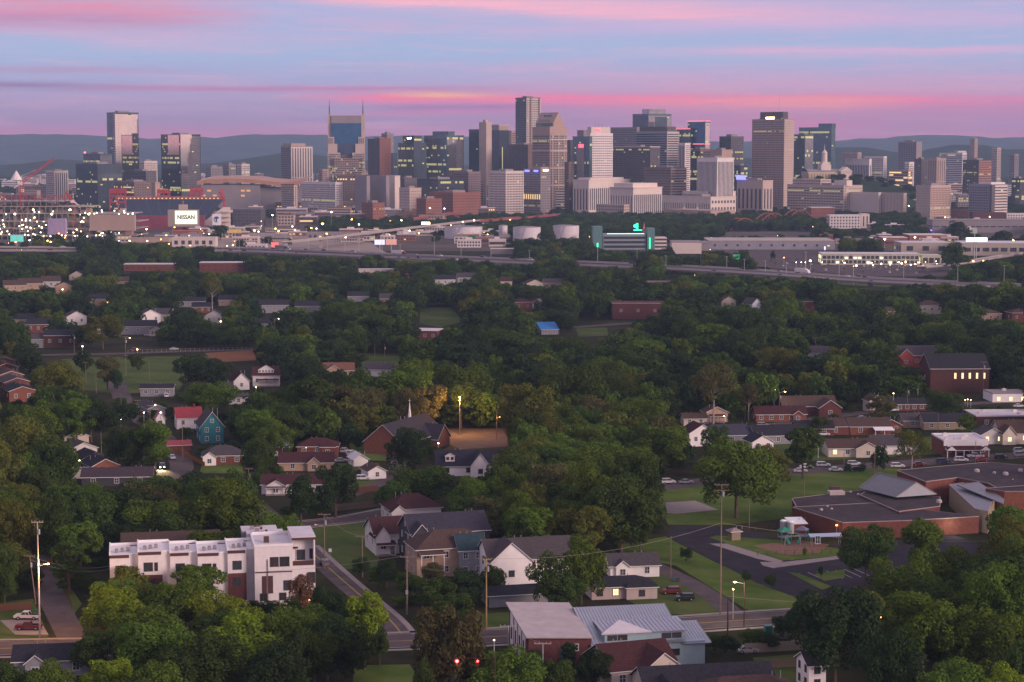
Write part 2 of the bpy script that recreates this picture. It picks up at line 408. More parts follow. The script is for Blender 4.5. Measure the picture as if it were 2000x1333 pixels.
# ------------------------------------------------------------- streets
def GP(*pts): return [G(x, y).to_2d() for x, y in pts]
ST_Z = .008
def street(pts, w, m=None, keepit=True, kerb=True, line=None, name='street', k=3):
    g = smooth([Vector(p) for p in GP(*pts)], k)
    global ST_Z
    ST_Z += .004; ribbon(name, g, w, m or asphalt_old, ST_Z)
    if kerb:
        for s in (-1, 1):
            ribbon('kerb', offs(g, s*(w/2+.1)), .2, concrete, .12, thick=.12)
            ribbon('pavement', offs(g, s*(w/2+1.9)), 1.5, concrete, .03)
    if line:
        ribbon('road_markings', offs(g, .12), .12, line, ST_Z+.004); ribbon('road_markings', offs(g, -.12), .12, line, ST_Z+.004)
    if keepit:
        for i in range(len(g)-1):
            a, b = proj((g[i].x, g[i].y, 0)), proj((g[i+1].x, g[i+1].y, 0))
            if a and b:
                hw = w/2*.7*F/a[2]
                for q in range(6):
                    x = a[0]+(b[0]-a[0])*q/6; y = a[1]+(b[1]-a[1])*q/6; keep(x-hw, y-3, x+hw, y+3, G(x, y).y)
    for p in g: FOOT.append((p.x, p.y, w/2+1.5))
    return g
yel = mat('yellow_marking', (.45, .30, .06), .7, .2, 2)
whm = mat('white_marking', (.5, .48, .46), .7, .2, 2)
main_road = street([(-260, 1277), (0, 1267), (300, 1262), (560, 1258), (790, 1252), (1100, 1236), (1430, 1213), (1700, 1196), (2150, 1170)], 11.5, keepit=False, line=yel)
main_px = [(0, 1250), (150, 1248), (150, 1283), (0, 1285)]
keep_poly(main_px); keep_poly([(1395, 1198), (1540, 1190), (1520, 1228), (1395, 1236)]); keep_poly([(745, 1232), (800, 1225), (800, 1285), (750, 1280)])
street([(784, 1238), (760, 1210), (700, 1160), (645, 1112), (598, 1068), (562, 1036), (530, 1010), (500, 985)], 6.2, keepit=False, kerb=False, line=yel)
ribbon('pavement', offs(smooth([Vector(p) for p in GP((800, 1240), (772, 1208), (712, 1158), (657, 1110), (610, 1066))], 3), -1.2), 1.4, concrete, .03)
keep_poly([(620, 1085), (650, 1095), (690, 1140), (670, 1145), (622, 1110)]); keep_poly([(750, 1190), (775, 1190), (800, 1215), (790, 1245), (765, 1240)])
street([(520, 1034), (600, 1024), (680, 1015), (745, 1003), (800, 992)], 7, keepit=False)
keep_poly([(560, 1022), (745, 1000), (745, 1030), (600, 1045)])
street([(150, 1262), (125, 1215), (100, 1165), (82, 1120), (70, 1085)], 6.5, keepit=False, kerb=False)
keep_poly([(75, 1100), (92, 1110), (150, 1230), (150, 1260), (90, 1240)])
street([(1442, 1208), (1400, 1172), (1350, 1140), (1300, 1115), (1262, 1098)], 5.5, m=asphalt_old, kerb=False)
street([(300, 962), (350, 925), (352, 898), (332, 868), (300, 838), (250, 800), (236, 770), (225, 745)], 8, keepit=False, kerb=False)
keep_poly([(335, 885), (380, 915), (372, 930), (308, 930), (318, 890)]); keep_poly([(190, 812), (262, 812), (262, 838), (190, 834)])
street([(1240, 958), (1400, 938), (1560, 921), (1760, 906), (1900, 896), (2100, 882)], 12, keepit=False, kerb=False)
keep_poly([(1540, 905), (1680, 893), (1900, 880), (2000, 870), (2000, 900), (1760, 918), (1545, 930)])
street([(-60, 700), (80, 694), (240, 691), (350, 687), (500, 683), (620, 676)], 9, keepit=False, kerb=False)
keep_poly([(80, 688), (215, 686), (215, 698), (80, 700)]); keep_poly([(270, 680), (500, 676), (500, 694), (270, 698)])
street([(1120, 640), (1200, 634), (1300, 628), (1400, 622)], 10, keepit=False, kerb=False)
keep_poly([(1130, 624), (1230, 622), (1230, 642), (1130, 645)])
street([(1500, 832), (1640, 812), (1800, 795), (2000, 783), (2150, 774)], 8, keepit=False, kerb=False)
keep_poly([(1500, 812), (1560, 805), (1560, 822), (1500, 828)])
street([(680, 968), (770, 930), (770, 895), (720, 870)], 6, keepit=False, kerb=False)
keep_poly([(730, 890), (775, 890), (772, 925), (740, 940)]); keep_poly([(650, 955), (760, 950), (760, 1005), (650, 1010)])
keep_poly([(660, 880), (760, 895), (760, 1000), (690, 1000)])

# lawns, lots
poly_obj('lawn', [(1285, 958), (1500, 928), (1760, 912), (1770, 960), (1660, 985), (1545, 1012), (1420, 1026), (1305, 1025), (1290, 990)], lawn_m, .008)
poly_obj('lawn', [(1205, 1065), (1300, 1048), (1345, 1072), (1400, 1100), (1560, 1170), (1560, 1188), (1465, 1195), (1320, 1105), (1215, 1085)], lawn_m, .008)
poly_obj('lawn', [(1380, 1205), (1470, 1205), (1360, 1150), (1285, 1110), (1180, 1150), (1270, 1195)], lawn_d, .006)
poly_obj('parking_lot', [(1302, 1048), (1310, 1026), (1400, 1028), (1480, 1040), (1520, 1062), (1680, 1064), (1860, 1044), (1960, 1080), (1720, 1130), (1590, 1180), (1480, 1140), (1395, 1096)], asphalt, .016)
poly_obj('lawn_island', [(1385, 1050), (1400, 1046), (1530, 1056), (1640, 1072), (1640, 1086), (1530, 1095), (1440, 1068)], lawn_m, .03)
poly_obj('lawn_island', [(1540, 1118), (1560, 1120), (1625, 1146), (1605, 1152)], lawn_m, .04, thick=.035)
poly_obj('lawn_island', [(1590, 1122), (1650, 1112), (1650, 1128), (1610, 1135)], lawn_m, .04, thick=.035)
poly_obj('pavement', [(1484, 1098), (1530, 1098), (1640, 1086), (1640, 1092), (1510, 1110), (1490, 1105)], concrete, .05)
poly_obj('pavement', [(1385, 1062), (1420, 1062), (1530, 1096), (1520, 1100), (1480, 1092)], concrete, .045)
poly_obj('playground_bed', [(1470, 1066), (1560, 1055), (1620, 1064), (1600, 1080), (1535, 1085)], mat('playground_mulch', (.20, .12, .09), .9, .2), .06)
poly_obj('basketball_court', [(1300, 982), (1358, 978), (1403, 996), (1320, 1004), (1302, 1002)], concrete, .02)
poly_obj('church_parking_lot', [(845, 838), (990, 836), (992, 872), (900, 878), (862, 862)], asphalt_old, .014)
keep_poly([(862, 838), (990, 836), (990, 890), (875, 890)])
poly_obj('lawn', [(570, 1040), (745, 1010), (755, 1040), (735, 1110), (655, 1112), (640, 1090)], lawn_d, .006)
keep_poly([(655, 1040), (740, 1040), (735, 1120), (660, 1112)])
poly_obj('lawn', [(-40, 1180), (65, 1170), (95, 1245), (-40, 1250)], lawn_d, .006)
poly_obj('driveway', [(0, 1212), (75, 1208), (95, 1240), (30, 1240)], concrete, .012)
poly_obj('lawn', [(85, 1120), (115, 1115), (160, 1180), (140, 1205), (110, 1165)], lawn_d, .006)
poly_obj('lawn', [(690, 1300), (800, 1298), (830, 1345), (690, 1345)], lawn_m, .006)
keep_poly([(690, 1300), (790, 1298), (800, 1333), (690, 1333)])
poly_obj('lawn', [(930, 1200), (1010, 1195), (1010, 1250), (930, 1255)], lawn_d, .006)
poly_obj('lawn', [(1470, 1285), (1590, 1275), (1590, 1345), (1500, 1345)], lawn_d, .006)
poly_obj('lawn', [(395, 905), (480, 900), (480, 925), (390, 925)], lawn_m, .006)
poly_obj('lawn', [(680, 860), (760, 880), (765, 900), (690, 900)], lawn_m, .006)
poly_obj('lawn', [(655, 905), (740, 905), (740, 960), (655, 955)], lawn_d, .006)
poly_obj('park_lawn', [(120, 702), (240, 697), (400, 696), (430, 700), (360, 745), (350, 762), (240, 770), (150, 760)], lawn_d, .008)
poly_obj('park_track', [(400, 690), (497, 684), (500, 704), (420, 708)], mat('infield_clay', (.22, .10, .05), .9, .15), .010)
poly_obj('field', [(820, 600), (880, 600), (905, 628), (860, 640), (820, 632)], lawn_d, .006)
poly_obj('field', [(1125, 642), (1185, 640), (1190, 656), (1130, 658)], lawn_d, .006)
poly_obj('field', [(1500, 865), (1900, 850), (1900, 884), (1500, 905)], lawn_d, .006, keepit=False)
poly_obj('field', [(640, 690), (790, 690), (790, 720), (640, 724)], lawn_d, .006, keepit=False)
keep_poly([(715, 690), (780, 690), (780, 715), (715, 715)])
poly_obj('verge', [(760, 500), (1290, 526), (1700, 556), (1900, 568), (2000, 566), (1980, 580), (1640, 566), (1290, 535), (1000, 520), (780, 514)], lawn_d, .1, keepit=False)
keep_poly([(1640, 548), (1740, 552), (1740, 562), (1640, 560)])
# stall markings in the school lot
mb = MB()
for i in range(9):
    a, b = G(1425+i*15, 1058+i*4.5, .026), G(1466+i*15, 1056+i*4.0, .026)
    d = (b-a).normalized(); q = Vector((-d.y, d.x, 0))*.07; mb.quad(a-q, b-q, b+q, a+q)
for i in range(7):
    a, b = G(1560+i*18, 1120-i*1.5, .026), G(1592+i*18, 1135-i*1.5, .026)
    d = (b-a).normalized(); q = Vector((-d.y, d.x, 0))*.07; mb.quad(a-q, b-q, b+q, a+q)
tag(put('parking_markings', mb.mesh('parking_markings', whm)), kind='structure')
# ------------------------------------------------------------- downtown towers
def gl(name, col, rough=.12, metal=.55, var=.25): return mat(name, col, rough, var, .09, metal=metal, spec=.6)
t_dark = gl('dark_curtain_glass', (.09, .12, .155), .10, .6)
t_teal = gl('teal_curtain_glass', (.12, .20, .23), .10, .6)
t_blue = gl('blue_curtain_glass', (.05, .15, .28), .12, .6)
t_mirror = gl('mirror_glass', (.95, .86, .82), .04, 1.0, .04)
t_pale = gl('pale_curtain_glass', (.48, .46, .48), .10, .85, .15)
t_win = mat('tower_window', (.06, .065, .085), .2, .7, .22, spec=.8)
t_lit = mat('tower_window_lit', (.3, .3, .1), .5, .2, .1, emit=(.95, .85, .38), estr=.4)
t_litw = mat('tower_window_warm', (.3, .2, .1), .5, .2, .1, emit=(1.0, .66, .30), estr=1.0)
c_beige = mat('beige_stone', (.47, .38, .33), .8, .08, .05)
c_tan = mat('tan_stone', (.40, .29, .24), .8, .08, .05)
c_pale = mat('pale_stone', (.62, .53, .48), .8, .08, .05)
c_grey = mat('grey_concrete_tower', (.26, .23, .24), .8, .08, .05)
c_dgrey = mat('dark_granite', (.09, .08, .09), .6, .1, .05)
c_brown = mat('brown_granite', (.17, .11, .09), .7, .1, .05)
c_brick = mat('tower_brick', (.26, .11, .085), .85, .12, .05)
c_white = mat('white_stone', (.68, .62, .60), .7, .08, .05)
red_em = glow('red_neon', (1.0, .06, .10), 3.5)
blue_em = glow('blue_neon', (.12, .12, 1.0), 4)
purple_em = glow('purple_neon', (.35, .12, 1.0), 4)
green_em = glow('green_neon', (.03, .85, .42), 2.6)
pink_em = glow('pink_line_light', (1.0, .20, .22), 1.6)
beacon = glow('red_beacon', (1.0, .05, .05), 10)
rnd = random.Random(5)
def facade(mbs, o, u, w, z0, z1, st, lit, out):
    cw, ch, fw, fh = st[:4]
    nx = max(1, round(w/cw)); nz = max(1, round((z1-z0)/ch)); cw = w/nx; ch = (z1-z0)/nz
    o = Vector(o); u = Vector(u); out = Vector(out)*.25
    warm = len(st) > 4
    for j in range(nz):
        runlit = rnd.random() < lit*.6; a = z0+j*ch+ch*(1-fh)/2; b = a+ch*fh; i = 0
        while i < nx:
            step = 1
            isl = (runlit and rnd.random() < .7) or rnd.random() < lit*.2
            if not isl:
                if fw >= 1:
                    step = min(nx-i, rnd.randint(2, 5))
            zb_ = b if (runlit or not isl) else a+(b-a)*.6; p = o+u*(i*cw+cw*(1-min(fw, 1))/2)+out; q = p+u*(cw*min(fw, 1)+(step-1)*cw)
            mbs[1 if isl else 0].quad((p.x, p.y, a), (q.x, q.y, a), (q.x, q.y, zb_), (p.x, p.y, zb_))
            i += step
GRID = (4.2, 4.0, .62, .55); BANDS = (4.5, 4.0, 1.0, .5); RIBS = (4.0, 60., .5, .97); GLASS = (4.0, 4.0, .9, .84); FINE = (3.2, 3.6, .6, .6)
def tower(label, x0, xc, x1, yt, Y, wall=c_beige, styL=GRID, styR=None, lit=.08, win=None, winR=None, wallR=None, phi=53., base=0., litm=None,
          name='office_tower', cat='tower', group=None, top=True, z0f=0, steps=(), keepit=False, cap=None):
    """box with its near corner at photo column xc, left face reaching x0, right face x1, roof at photo row yt"""
    ph = RAD(phi); C = P(xc, yt, Y); h = C.z-base; s = F/Y
    wl = max(6, (xc-x0)/s/math.cos(ph)); wr = max(6, (x1-xc)/s/math.sin(ph))
    root = empty(name, (C.x, Y, base), math.pi/2-ph, label, cat, group)
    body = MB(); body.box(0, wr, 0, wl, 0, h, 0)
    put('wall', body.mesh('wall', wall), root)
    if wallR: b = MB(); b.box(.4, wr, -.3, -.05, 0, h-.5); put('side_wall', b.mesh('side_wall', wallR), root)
    win = win or t_win; litm = litm or t_lit
    for face, st in (('L', styL), ('R', styR or styL)):
        if not st: continue
        mbs = [MB(), MB()]; top_ = h-2
        if face == 'L': facade(mbs, (0, wl-1, 0), (0, -1, 0), wl-2, z0f+1, top_, st, lit, (-1, 0, 0))
        else: facade(mbs, (1, -.35 if wallR else 0, 0), (1, 0, 0), wr-2, z0f+1, top_, st, lit, (0, -1, 0))
        w_ = (winR or win) if face == 'R' else win
        if mbs[0].f: tag(put('windows', mbs[0].mesh('windows', w_), root), kind='stuff')
        if mbs[1].f: tag(put('lit_windows', mbs[1].mesh('lit_windows', litm), root), kind='stuff')
    if top:
        m = MB(); k = rnd.Random if False else rnd
        m.box(-.4, wr+.4, -.4, .4, h, h+1.2); m.box(-.4, .4, .4, wl+.4, h, h+1.2); m.box(wr-.4, wr+.4, .4, wl+.4, h, h+1.2); m.box(.4, wr-.4, wl-.4, wl+.4, h, h+1.2)
        put('parapet', m.mesh('parapet', cap or wall), root)
        if wl > 14 and wr > 14:
            m = MB(); m.box(wr*.25, wr*.7, wl*.3, wl*.7, h, h+4.0)
            for q in range(4): a, b = rnd.uniform(.1, .85)*wr, rnd.uniform(.1, .85)*wl; m.box(a, a+2.5, b, b+2.5, h, h+rnd.uniform(1.2, 2.4))
            put('penthouse', m.mesh('penthouse', c_grey), root)
    root['dim'] = (wr, wl, h)
    LAND.append(((x0+x1)/2, yt+20, label)); 
    if keepit: keep(x0, yt, x1, G(0, 0).y and proj((C.x, Y, 0))[1]-6, Y)
    return root, wr, wl, h
def upper(root, x0, x1, y0, y1, z0, z1, wall, win=None, st=None, lit=.05, name='upper_block'):
    m = MB(); m.box(x0, x1, y0, y1, z0, z1); o = put(name, m.mesh(name, wall), root)
    if st:
        mbs = [MB(), MB()]; facade(mbs, (x0, y1-.5, z0), (0, -1, 0), y1-y0-1, z0+.8, z1-.8, st, lit, (-1, 0, 0))
        facade(mbs, (x0+.5, y0, z0), (1, 0, 0), x1-x0-1, z0+.8, z1-.8, st, lit, (0, -1, 0))
        tag(put('windows', mbs[0].mesh('windows', win or t_win), root), kind='stuff')
        if mbs[1].f: tag(put('lit_windows', mbs[1].mesh('lit_windows', t_lit), root), kind='stuff')
    return o
def mast(root, x, y, z, hgt, red=True):
    m = MB(); m.cyl((x, y, z), (x, y, z+hgt), .8, .25, 6); put('mast', m.mesh('mast', grey_steel), root)
def sign_box(root, x, y, z, w, hgt, m, name='sign', face='L'):
    b = MB()
    if face == 'L': b.box(x-.6, x-.3, y-w/2, y+w/2, z-hgt/2, z+hgt/2)
    else: b.box(x-w/2, x+w/2, y-.6, y-.3, z-hgt/2, z+hgt/2)
    put(name, b.mesh(name, m), root)

# far left
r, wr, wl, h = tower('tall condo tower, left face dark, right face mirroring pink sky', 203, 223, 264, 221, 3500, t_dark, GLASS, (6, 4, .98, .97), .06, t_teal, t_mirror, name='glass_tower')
m = MB()
for i in range(int(h/4.2)-12): m.box(-1.6, 0, 0, wl*.16, 52+i*4.2, 52+i*4.2+1.3)
tag(put('balconies', m.mesh('balconies', c_grey), r), kind='stuff')
r, wr, wl, h = tower('twin-topped dark glass tower with lit floors left of the copper roofed hall', 303, 352, 387, 264, 3450, t_dark, GLASS, (4, 4, .92, .9), .13, t_dark, t_pale, name='glass_tower')
upper(r, -.8, 0, wl*.05, wl*.62, h-34, h, t_mirror, name='mirror_panel')
upper(r, 0, wr*.55, -.9, 0, h-66, h+1, t_mirror, name='mirror_panel')
r, wr, wl, h = tower('dark stepped office block with yellow lit floors at the foot of the pink glass tower', 131, 190, 232, 322, 3300, t_dark, GLASS, None, .22, t_dark, name='office_block')
r, wr, wl, h = tower('dark office slab rising behind the stepped block', 150, 195, 216, 302, 3420, t_dark, GLASS, None, .12, name='office_block'); m = MB(); m.ball((0, wl*.9, h+3), 1.6); put('red_light', m.mesh('red_light', beacon), r)
tower('pale hotel block with ribbed right half beyond the stadium', 82, 106, 129, 335, 3650, c_pale, FINE, RIBS, .05, name='hotel_block')
tower('low cream hotel between the two glass towers', 265, 282, 304, 316, 3900, c_pale, FINE, None, .05, name='hotel_block')
tower('plain tan block at the foot of the twin-topped tower', 293, 303, 311, 358, 3100, c_tan, None, None, name='stair_tower')
tower('dark podium between the two left glass towers', 232, 285, 303, 336, 3350, c_dgrey, GRID, None, .16, name='podium')
tower('brown podium with shop lights below the pink glass tower', 208, 262, 300, 357, 3150, c_brown, GRID, None, .3, litm=t_litw, name='podium')
# left middle
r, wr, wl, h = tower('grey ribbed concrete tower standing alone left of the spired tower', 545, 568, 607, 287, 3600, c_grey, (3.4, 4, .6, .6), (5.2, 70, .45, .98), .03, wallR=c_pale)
upper(r, 2, wr*.7, 2, wl*.9, h, h+6, c_tan)
for i, (a, b, c, yt, Y, w, l) in enumerate(((398, 412, 432, 327, 3850, c_grey, 'grey apartment block nearest the twin-topped tower'), (433, 447, 459, 322, 3900, c_grey, 'bluish apartment block left of the white framed one'), (461, 472, 486, 322, 3850, c_pale, 'white framed apartment block left of the ribbed concrete tower'), (620, 630, 640, 332, 3900, c_tan, 'tan block showing between ribbed tower and spired tower'), (760, 768, 776, 300, 3800, t_teal, 'small teal glass block behind the brick tower'))):
    tower(l, a, b, c, yt, Y, w, FINE, None, .06, name='apartment_block', cat='apartment block')
# the spired tower
phi = 8.; Y = 3350; s = F/Y
C = P(676, 225, Y); root = empty('spired_tower', (C.x, Y, 0), RAD(4), 'tall office tower with two spires and a dark blue notched glass crown', 'tower')
Wd = 72/s; hh = C.z; dp = 34
def zat(y): return P(676, y, Y).z
m = MB(); m.box(-Wd/2+6, Wd/2-6, 0, dp, 0, hh-1); put('wall', m.mesh('wall', c_grey), root)
m = MB(); m.box(-Wd/2+6, Wd/2-6, -1.2, 0, zat(268), zat(241)); m.box(-Wd/2+11, Wd/2-11, -1.2, 0, zat(284), zat(268)); m.box(-Wd/2+16, Wd/2-16, -1.2, 0, zat(302), zat(284)); put('dark_glass', m.mesh('dark_glass', t_blue), root)
m = MB()
for sx in (-1, 1):
    m.box(*sorted((sx*(Wd/2-5.6), sx*Wd/2)), 2, dp-4, 0, hh+1)
put('side_shaft', m.mesh('side_shaft', c_beige), root)
m = MB()
for sx in (-1, 1):
    for k, (x_, z_) in enumerate(((11, 268), (16, 281), (21, 298), (27, 330))):
        m.box(*sorted((sx*(Wd/2-x_+0), sx*(Wd/2-1.0+k*.6))), -3-k*2.4, 2-k*2.4-.1, 0, zat(z_)-k*.3)
put('shoulder', m.mesh('shoulder', c_beige), root)
mbs = [MB(), MB()]; facade(mbs, (-Wd/2+14, -1.5, 0), (1, 0, 0), Wd-28, zat(330), zat(281), (2.6, 50, .5, 1), .1, (0, -1, 0))
for z0_, z1_, lt in ((zat(352), zat(310), .55), (zat(395), zat(352), .5)):
    facade(mbs, (-Wd/2+4, -12.4, 0), (1, 0, 0), Wd-8, z0_, z1_, (3.0, 3.6, .66, .6), lt, (0, -1, 0))
facade(mbs, (-Wd/2+1, -10.2, 0), (1, 0, 0), 20, zat(352), zat(300), (2.6, 3.4, .62, .55), .3, (0, -1, 0)); facade(mbs, (Wd/2-21, -10.2, 0), (1, 0, 0), 20, zat(352), zat(300), (2.6, 3.4, .62, .55), .3, (0, -1, 0))
facade(mbs, (-Wd/2+1, -4.5, 0), (1, 0, 0), 9, zat(300), zat(270), (2.6, 3.4, .55, .6), .1, (0, -1, 0)); facade(mbs, (Wd/2-10, -4.5, 0), (1, 0, 0), 9, zat(300), zat(270), (2.6, 3.4, .55, .6), .1, (0, -1, 0))
tag(put('windows', mbs[0].mesh('windows', t_win), root), kind='stuff'); tag(put('lit_windows', mbs[1].mesh('lit_windows', t_lit), root), kind='stuff')
m = MB(); m.box(-Wd/2+10, Wd/2-10, -12, -.1, 0, zat(310)); put('lower_wall', m.mesh('lower_wall', c_tan), root)
for sx in (-1, 1):
    m = MB(); m.cyl((sx*(Wd/2-3), 8, hh), (sx*(Wd/2-3), 8, zat(208)), 1.1, .8, 6); m.cyl((sx*(Wd/2-3), 8, zat(208)), (sx*(Wd/2-3), 8, zat(193)), .5, .15, 6); put('spire', m.mesh('spire', c_dgrey), root)
LAND.append((676, 260, 'the spired tower'))
r, wr, wl, h = tower('slim red brick tower with dark left face right of the spired tower', 716, 741, 762, 273, 3450, c_dgrey, RIBS, (3.6, 3.8, .4, .4), .02, wallR=c_brick)
upper(r, 1, wr, 1, wl*.25, h, h+3, c_brick)
tower('pale tower top showing behind the slim brick tower', 744, 756, 768, 262, 3900, c_grey, FINE, (3.2, 3.8, .5, .4), .04)
r, wr, wl, h = tower('dark glass tower with narrower crown carrying a small white sign', 775, 808, 832, 281, 3300, t_dark, GLASS, None, .10, t_dark)
upper(r, 4, wr-6, 5, wl-8, h, h+13, t_dark, t_dark, GLASS); sign_box(r, 4, wl*.4, h+9, 11, 2.2, lamp_white)
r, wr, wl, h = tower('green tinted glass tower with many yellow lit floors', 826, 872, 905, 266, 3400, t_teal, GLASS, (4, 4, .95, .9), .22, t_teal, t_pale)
upper(r, 6, wr*.55, 4, wl*.75, h, h+8, t_teal, t_teal, GLASS)
tower('low dark glass block under the green tinted tower', 812, 855, 905, 352, 3120, t_dark, GLASS, None, .12)
tower('reddish grid block left of the pale stone blocks', 884, 915, 938, 337, 3200, mat('rose_concrete', (.24, .17, .17), .8, .1, .05), FINE, None, .02, name='office_block')
# centre left
r, wr, wl, h = tower('dark tower with a tall tan concrete shaft on its corner', 915, 950, 957, 254, 3400, t_dark, GLASS, None, .08, t_dark)
m = MB(); m.box(-2.5, 9, -3, 18, 0, h+13); m.box(0, 6, 3, 10, h+13, h+17); put('shaft', m.mesh('shaft', c_beige), r)
r, wr, wl, h = tower('dark blue ribbed tower with a crown of concrete posts', 955, 975, 994, 255, 3480, t_dark, RIBS, RIBS, .03, t_dark)
m = MB()
for i in range(10): m.box(-.5, .8, i*wl/10, i*wl/10+1.4, h, h+8)
for i in range(10): m.box(i*wr/10, i*wr/10+1.4, -.5, .8, h, h+8)
m.box(-.5, wr, -.5, wl, h+8, h+10); put('crown_posts', m.mesh('crown_posts', c_beige), r)
tower('small banded tan block between dark towers and the tallest tower', 990, 999, 1007, 257, 3700, c_tan, None, BANDS, .02)
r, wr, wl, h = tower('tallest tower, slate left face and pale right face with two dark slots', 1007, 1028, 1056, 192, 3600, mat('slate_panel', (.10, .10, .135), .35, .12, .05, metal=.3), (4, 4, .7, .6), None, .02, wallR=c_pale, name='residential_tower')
m = MB(); m.box(wr*.24, wr*.34, -1.0, -.4, 40, h); m.box(wr*.84, wr*.92, -1.0, -.4, 40, h); put('dark_slots', m.mesh('dark_slots', c_brown), r)
r, wr, wl, h = tower('brown granite block standing before the tallest tower', 990, 1031, 1053, 284, 3350, c_dgrey, RIBS, (3.2, 3.8, .3, .3), .01, wallR=c_brown)
# gabled crown tower
r, wr, wl, h = tower('stone and glass tower with stepped gable crown beside the tallest tower', 1040, 1074, 1108, 262, 3250, c_tan, (3.3, 3.8, .62, .62), (3.3, 3.8, .66, .7), .08, top=False)
for k, (ins, dz) in enumerate(((0, 12), (4, 18), (8, 24), (13, 31))):
    upper(r, ins if k else .01, wr-ins, ins*1.1+.01*k, wl-ins*1.1, h+(0, 12, 18, 24)[k], h+dz, t_teal if k in (1, 3) else c_tan, name='crown_step')
m = MB(); ro = [(ww, 0) for ww in (0, 0)]; hz_ = h+31
m.poly([(wr*.2, 0, h+12), (wr*.8, 0, h+12), (wr*.8, 0, h+18), (wr*.5, 0, hz_+4), (wr*.2, 0, h+18)]); m.poly([(wr*.8, 0, h+18), (wr*.8, wl, h+18), (wr*.5, wl, hz_+4), (wr*.5, 0, hz_+4)]); m.poly([(wr*.2, wl, h+18), (wr*.2, 0, h+18), (wr*.5, 0, hz_+4), (wr*.5, wl, hz_+4)])
m.poly([(wr*.2, 0, h+12), (wr*.2, 0, h+18), (wr*.2, wl, h+18), (wr*.2, wl, h+12)]); put('gable_roof', m.mesh('gable_roof', c_tan), r)
m = MB()
for z_ in (10, 28, 56, 84): m.box(-.9, -.35, 0, wl, h-z_, h-z_+1.5); m.box(0, wr, -.9, -.35, h-z_, h-z_+1.5)
for x_ in (.15, .5, .85): m.box(wr*x_-.5, wr*x_+.5, -.9, -.35, 0, h); 
put('stone_bands', m.mesh('stone_bands', c_pale), r)
tower('brown glass block left of the gable crowned tower', 1040, 1058, 1076, 282, 3420, t_dark, GLASS, None, .1)
tower('small dark block right of the gable crowned tower', 1108, 1114, 1120, 275, 3600, c_dgrey, None, None, name='office_block')
tower('slim tan block with a bright white strip right of the gable crowned tower', 1103, 1111, 1121, 318, 3160, c_brown, FINE, None, .05)
r, wr, wl, h = tower('teal glass tower with bare concrete shaft and red sign', 1120, 1151, 1152.5, 268, 3150, t_teal, GLASS, None, .10, t_teal)
m = MB(); m.box(-1.2, 0, wl*.27, wl*.72, 0, h-12); put('concrete_shaft', m.mesh('concrete_shaft', c_grey), r); sign_box(r, -1, wl*.45, h-14, 12, 5.5, red_em)
r, wr, wl, h = tower('pale banded tower with red lit plant room on its roof', 1152, 1153, 1198, 262, 3160, c_white, None, (3.6, 3.8, .7, .36), .03, phi=60.)
upper(r, 3, wr-4, 2, wl+8, h, h+11, c_pale); sign_box(r, wr*.35, 2, h+6, 8, 4, red_em, 'red_lights', 'R')
for x_ in (.3, .45, .6): m = MB(); m.cyl((wr*x_, 6, h+11), (wr*x_, 6, h+18), .5, .2, 5); put('aerial', m.mesh('aerial', c_grey), r)
tower('grey grid slab between the banded tower and the dark banded tower', 1196, 1244, 1247, 250, 3500, c_grey, (3.6, 3.9, .55, .5), None, .08)
tower('pale blue block top behind the teal glass tower', 1128, 1140, 1151, 256, 3700, c_grey, None, None)
tower('wide grey glass office with a light top edge, right of the pale banded tower', 1198, 1270, 1290, 288, 3220, c_dgrey, (4, 3.8, .8, .55), None, .05, cap=c_pale)
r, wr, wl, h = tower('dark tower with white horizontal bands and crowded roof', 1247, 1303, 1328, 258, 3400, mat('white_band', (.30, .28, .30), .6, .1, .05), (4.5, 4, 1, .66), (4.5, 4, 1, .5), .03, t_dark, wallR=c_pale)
upper(r, 4, wr-4, 4, wl-6, h, h+9, c_dgrey)
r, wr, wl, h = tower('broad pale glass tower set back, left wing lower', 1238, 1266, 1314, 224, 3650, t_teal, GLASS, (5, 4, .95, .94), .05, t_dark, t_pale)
upper(r, 4, wr*.8, 3, wl*.5, h, h+10, t_pale, t_pale, GLASS); upper(r, wr*.3, wr*.8, -.7, -.1, h-26, h-4, t_dark, name='dark_panel')
r, wr, wl, h = tower('dark low shoulder tower edged with a red light line', 1324, 1349, 1351, 252, 3620, t_dark, GLASS, None, .12, t_dark); sign_box(r, -.4, wl*.5, h, wl, 1.3, pink_em, 'light_line')
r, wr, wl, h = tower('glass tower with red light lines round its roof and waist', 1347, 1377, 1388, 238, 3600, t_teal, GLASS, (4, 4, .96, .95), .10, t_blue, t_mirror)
sign_box(r, -.4, wl*.5, h+1, wl, 1.4, pink_em, 'light_line'); sign_box(r, wr*.5, -.4, h+1, wr, 1.4, pink_em, 'light_line', 'R'); sign_box(r, -.4, wl*.5, h-40, wl, 1.4, pink_em, 'light_line'); sign_box(r, wr*.5, -.4, h-40, wr, 1.4, pink_em, 'light_line', 'R')
r, wr, wl, h = tower('narrow white tower with close balconies left of the white ribbed tower', 1326, 1338, 1349, 281, 3230, c_white, RIBS, (3, 3.2, .8, .45), .02, name='residential_tower')
tower('low dark office with pinkish bands below the dark banded tower', 1262, 1310, 1343, 329, 3100, c_brown, BANDS, None, .03, wallR=c_tan)
tower('brown glass office with greenish lit floors behind the white ribbed tower', 1349, 1368, 1392, 293, 3350, c_brown, GLASS, BANDS, .3, t_dark)
tower('tan penthouse block behind the white ribbed tower', 1390, 1410, 1432, 294, 3300, c_tan, None, None)
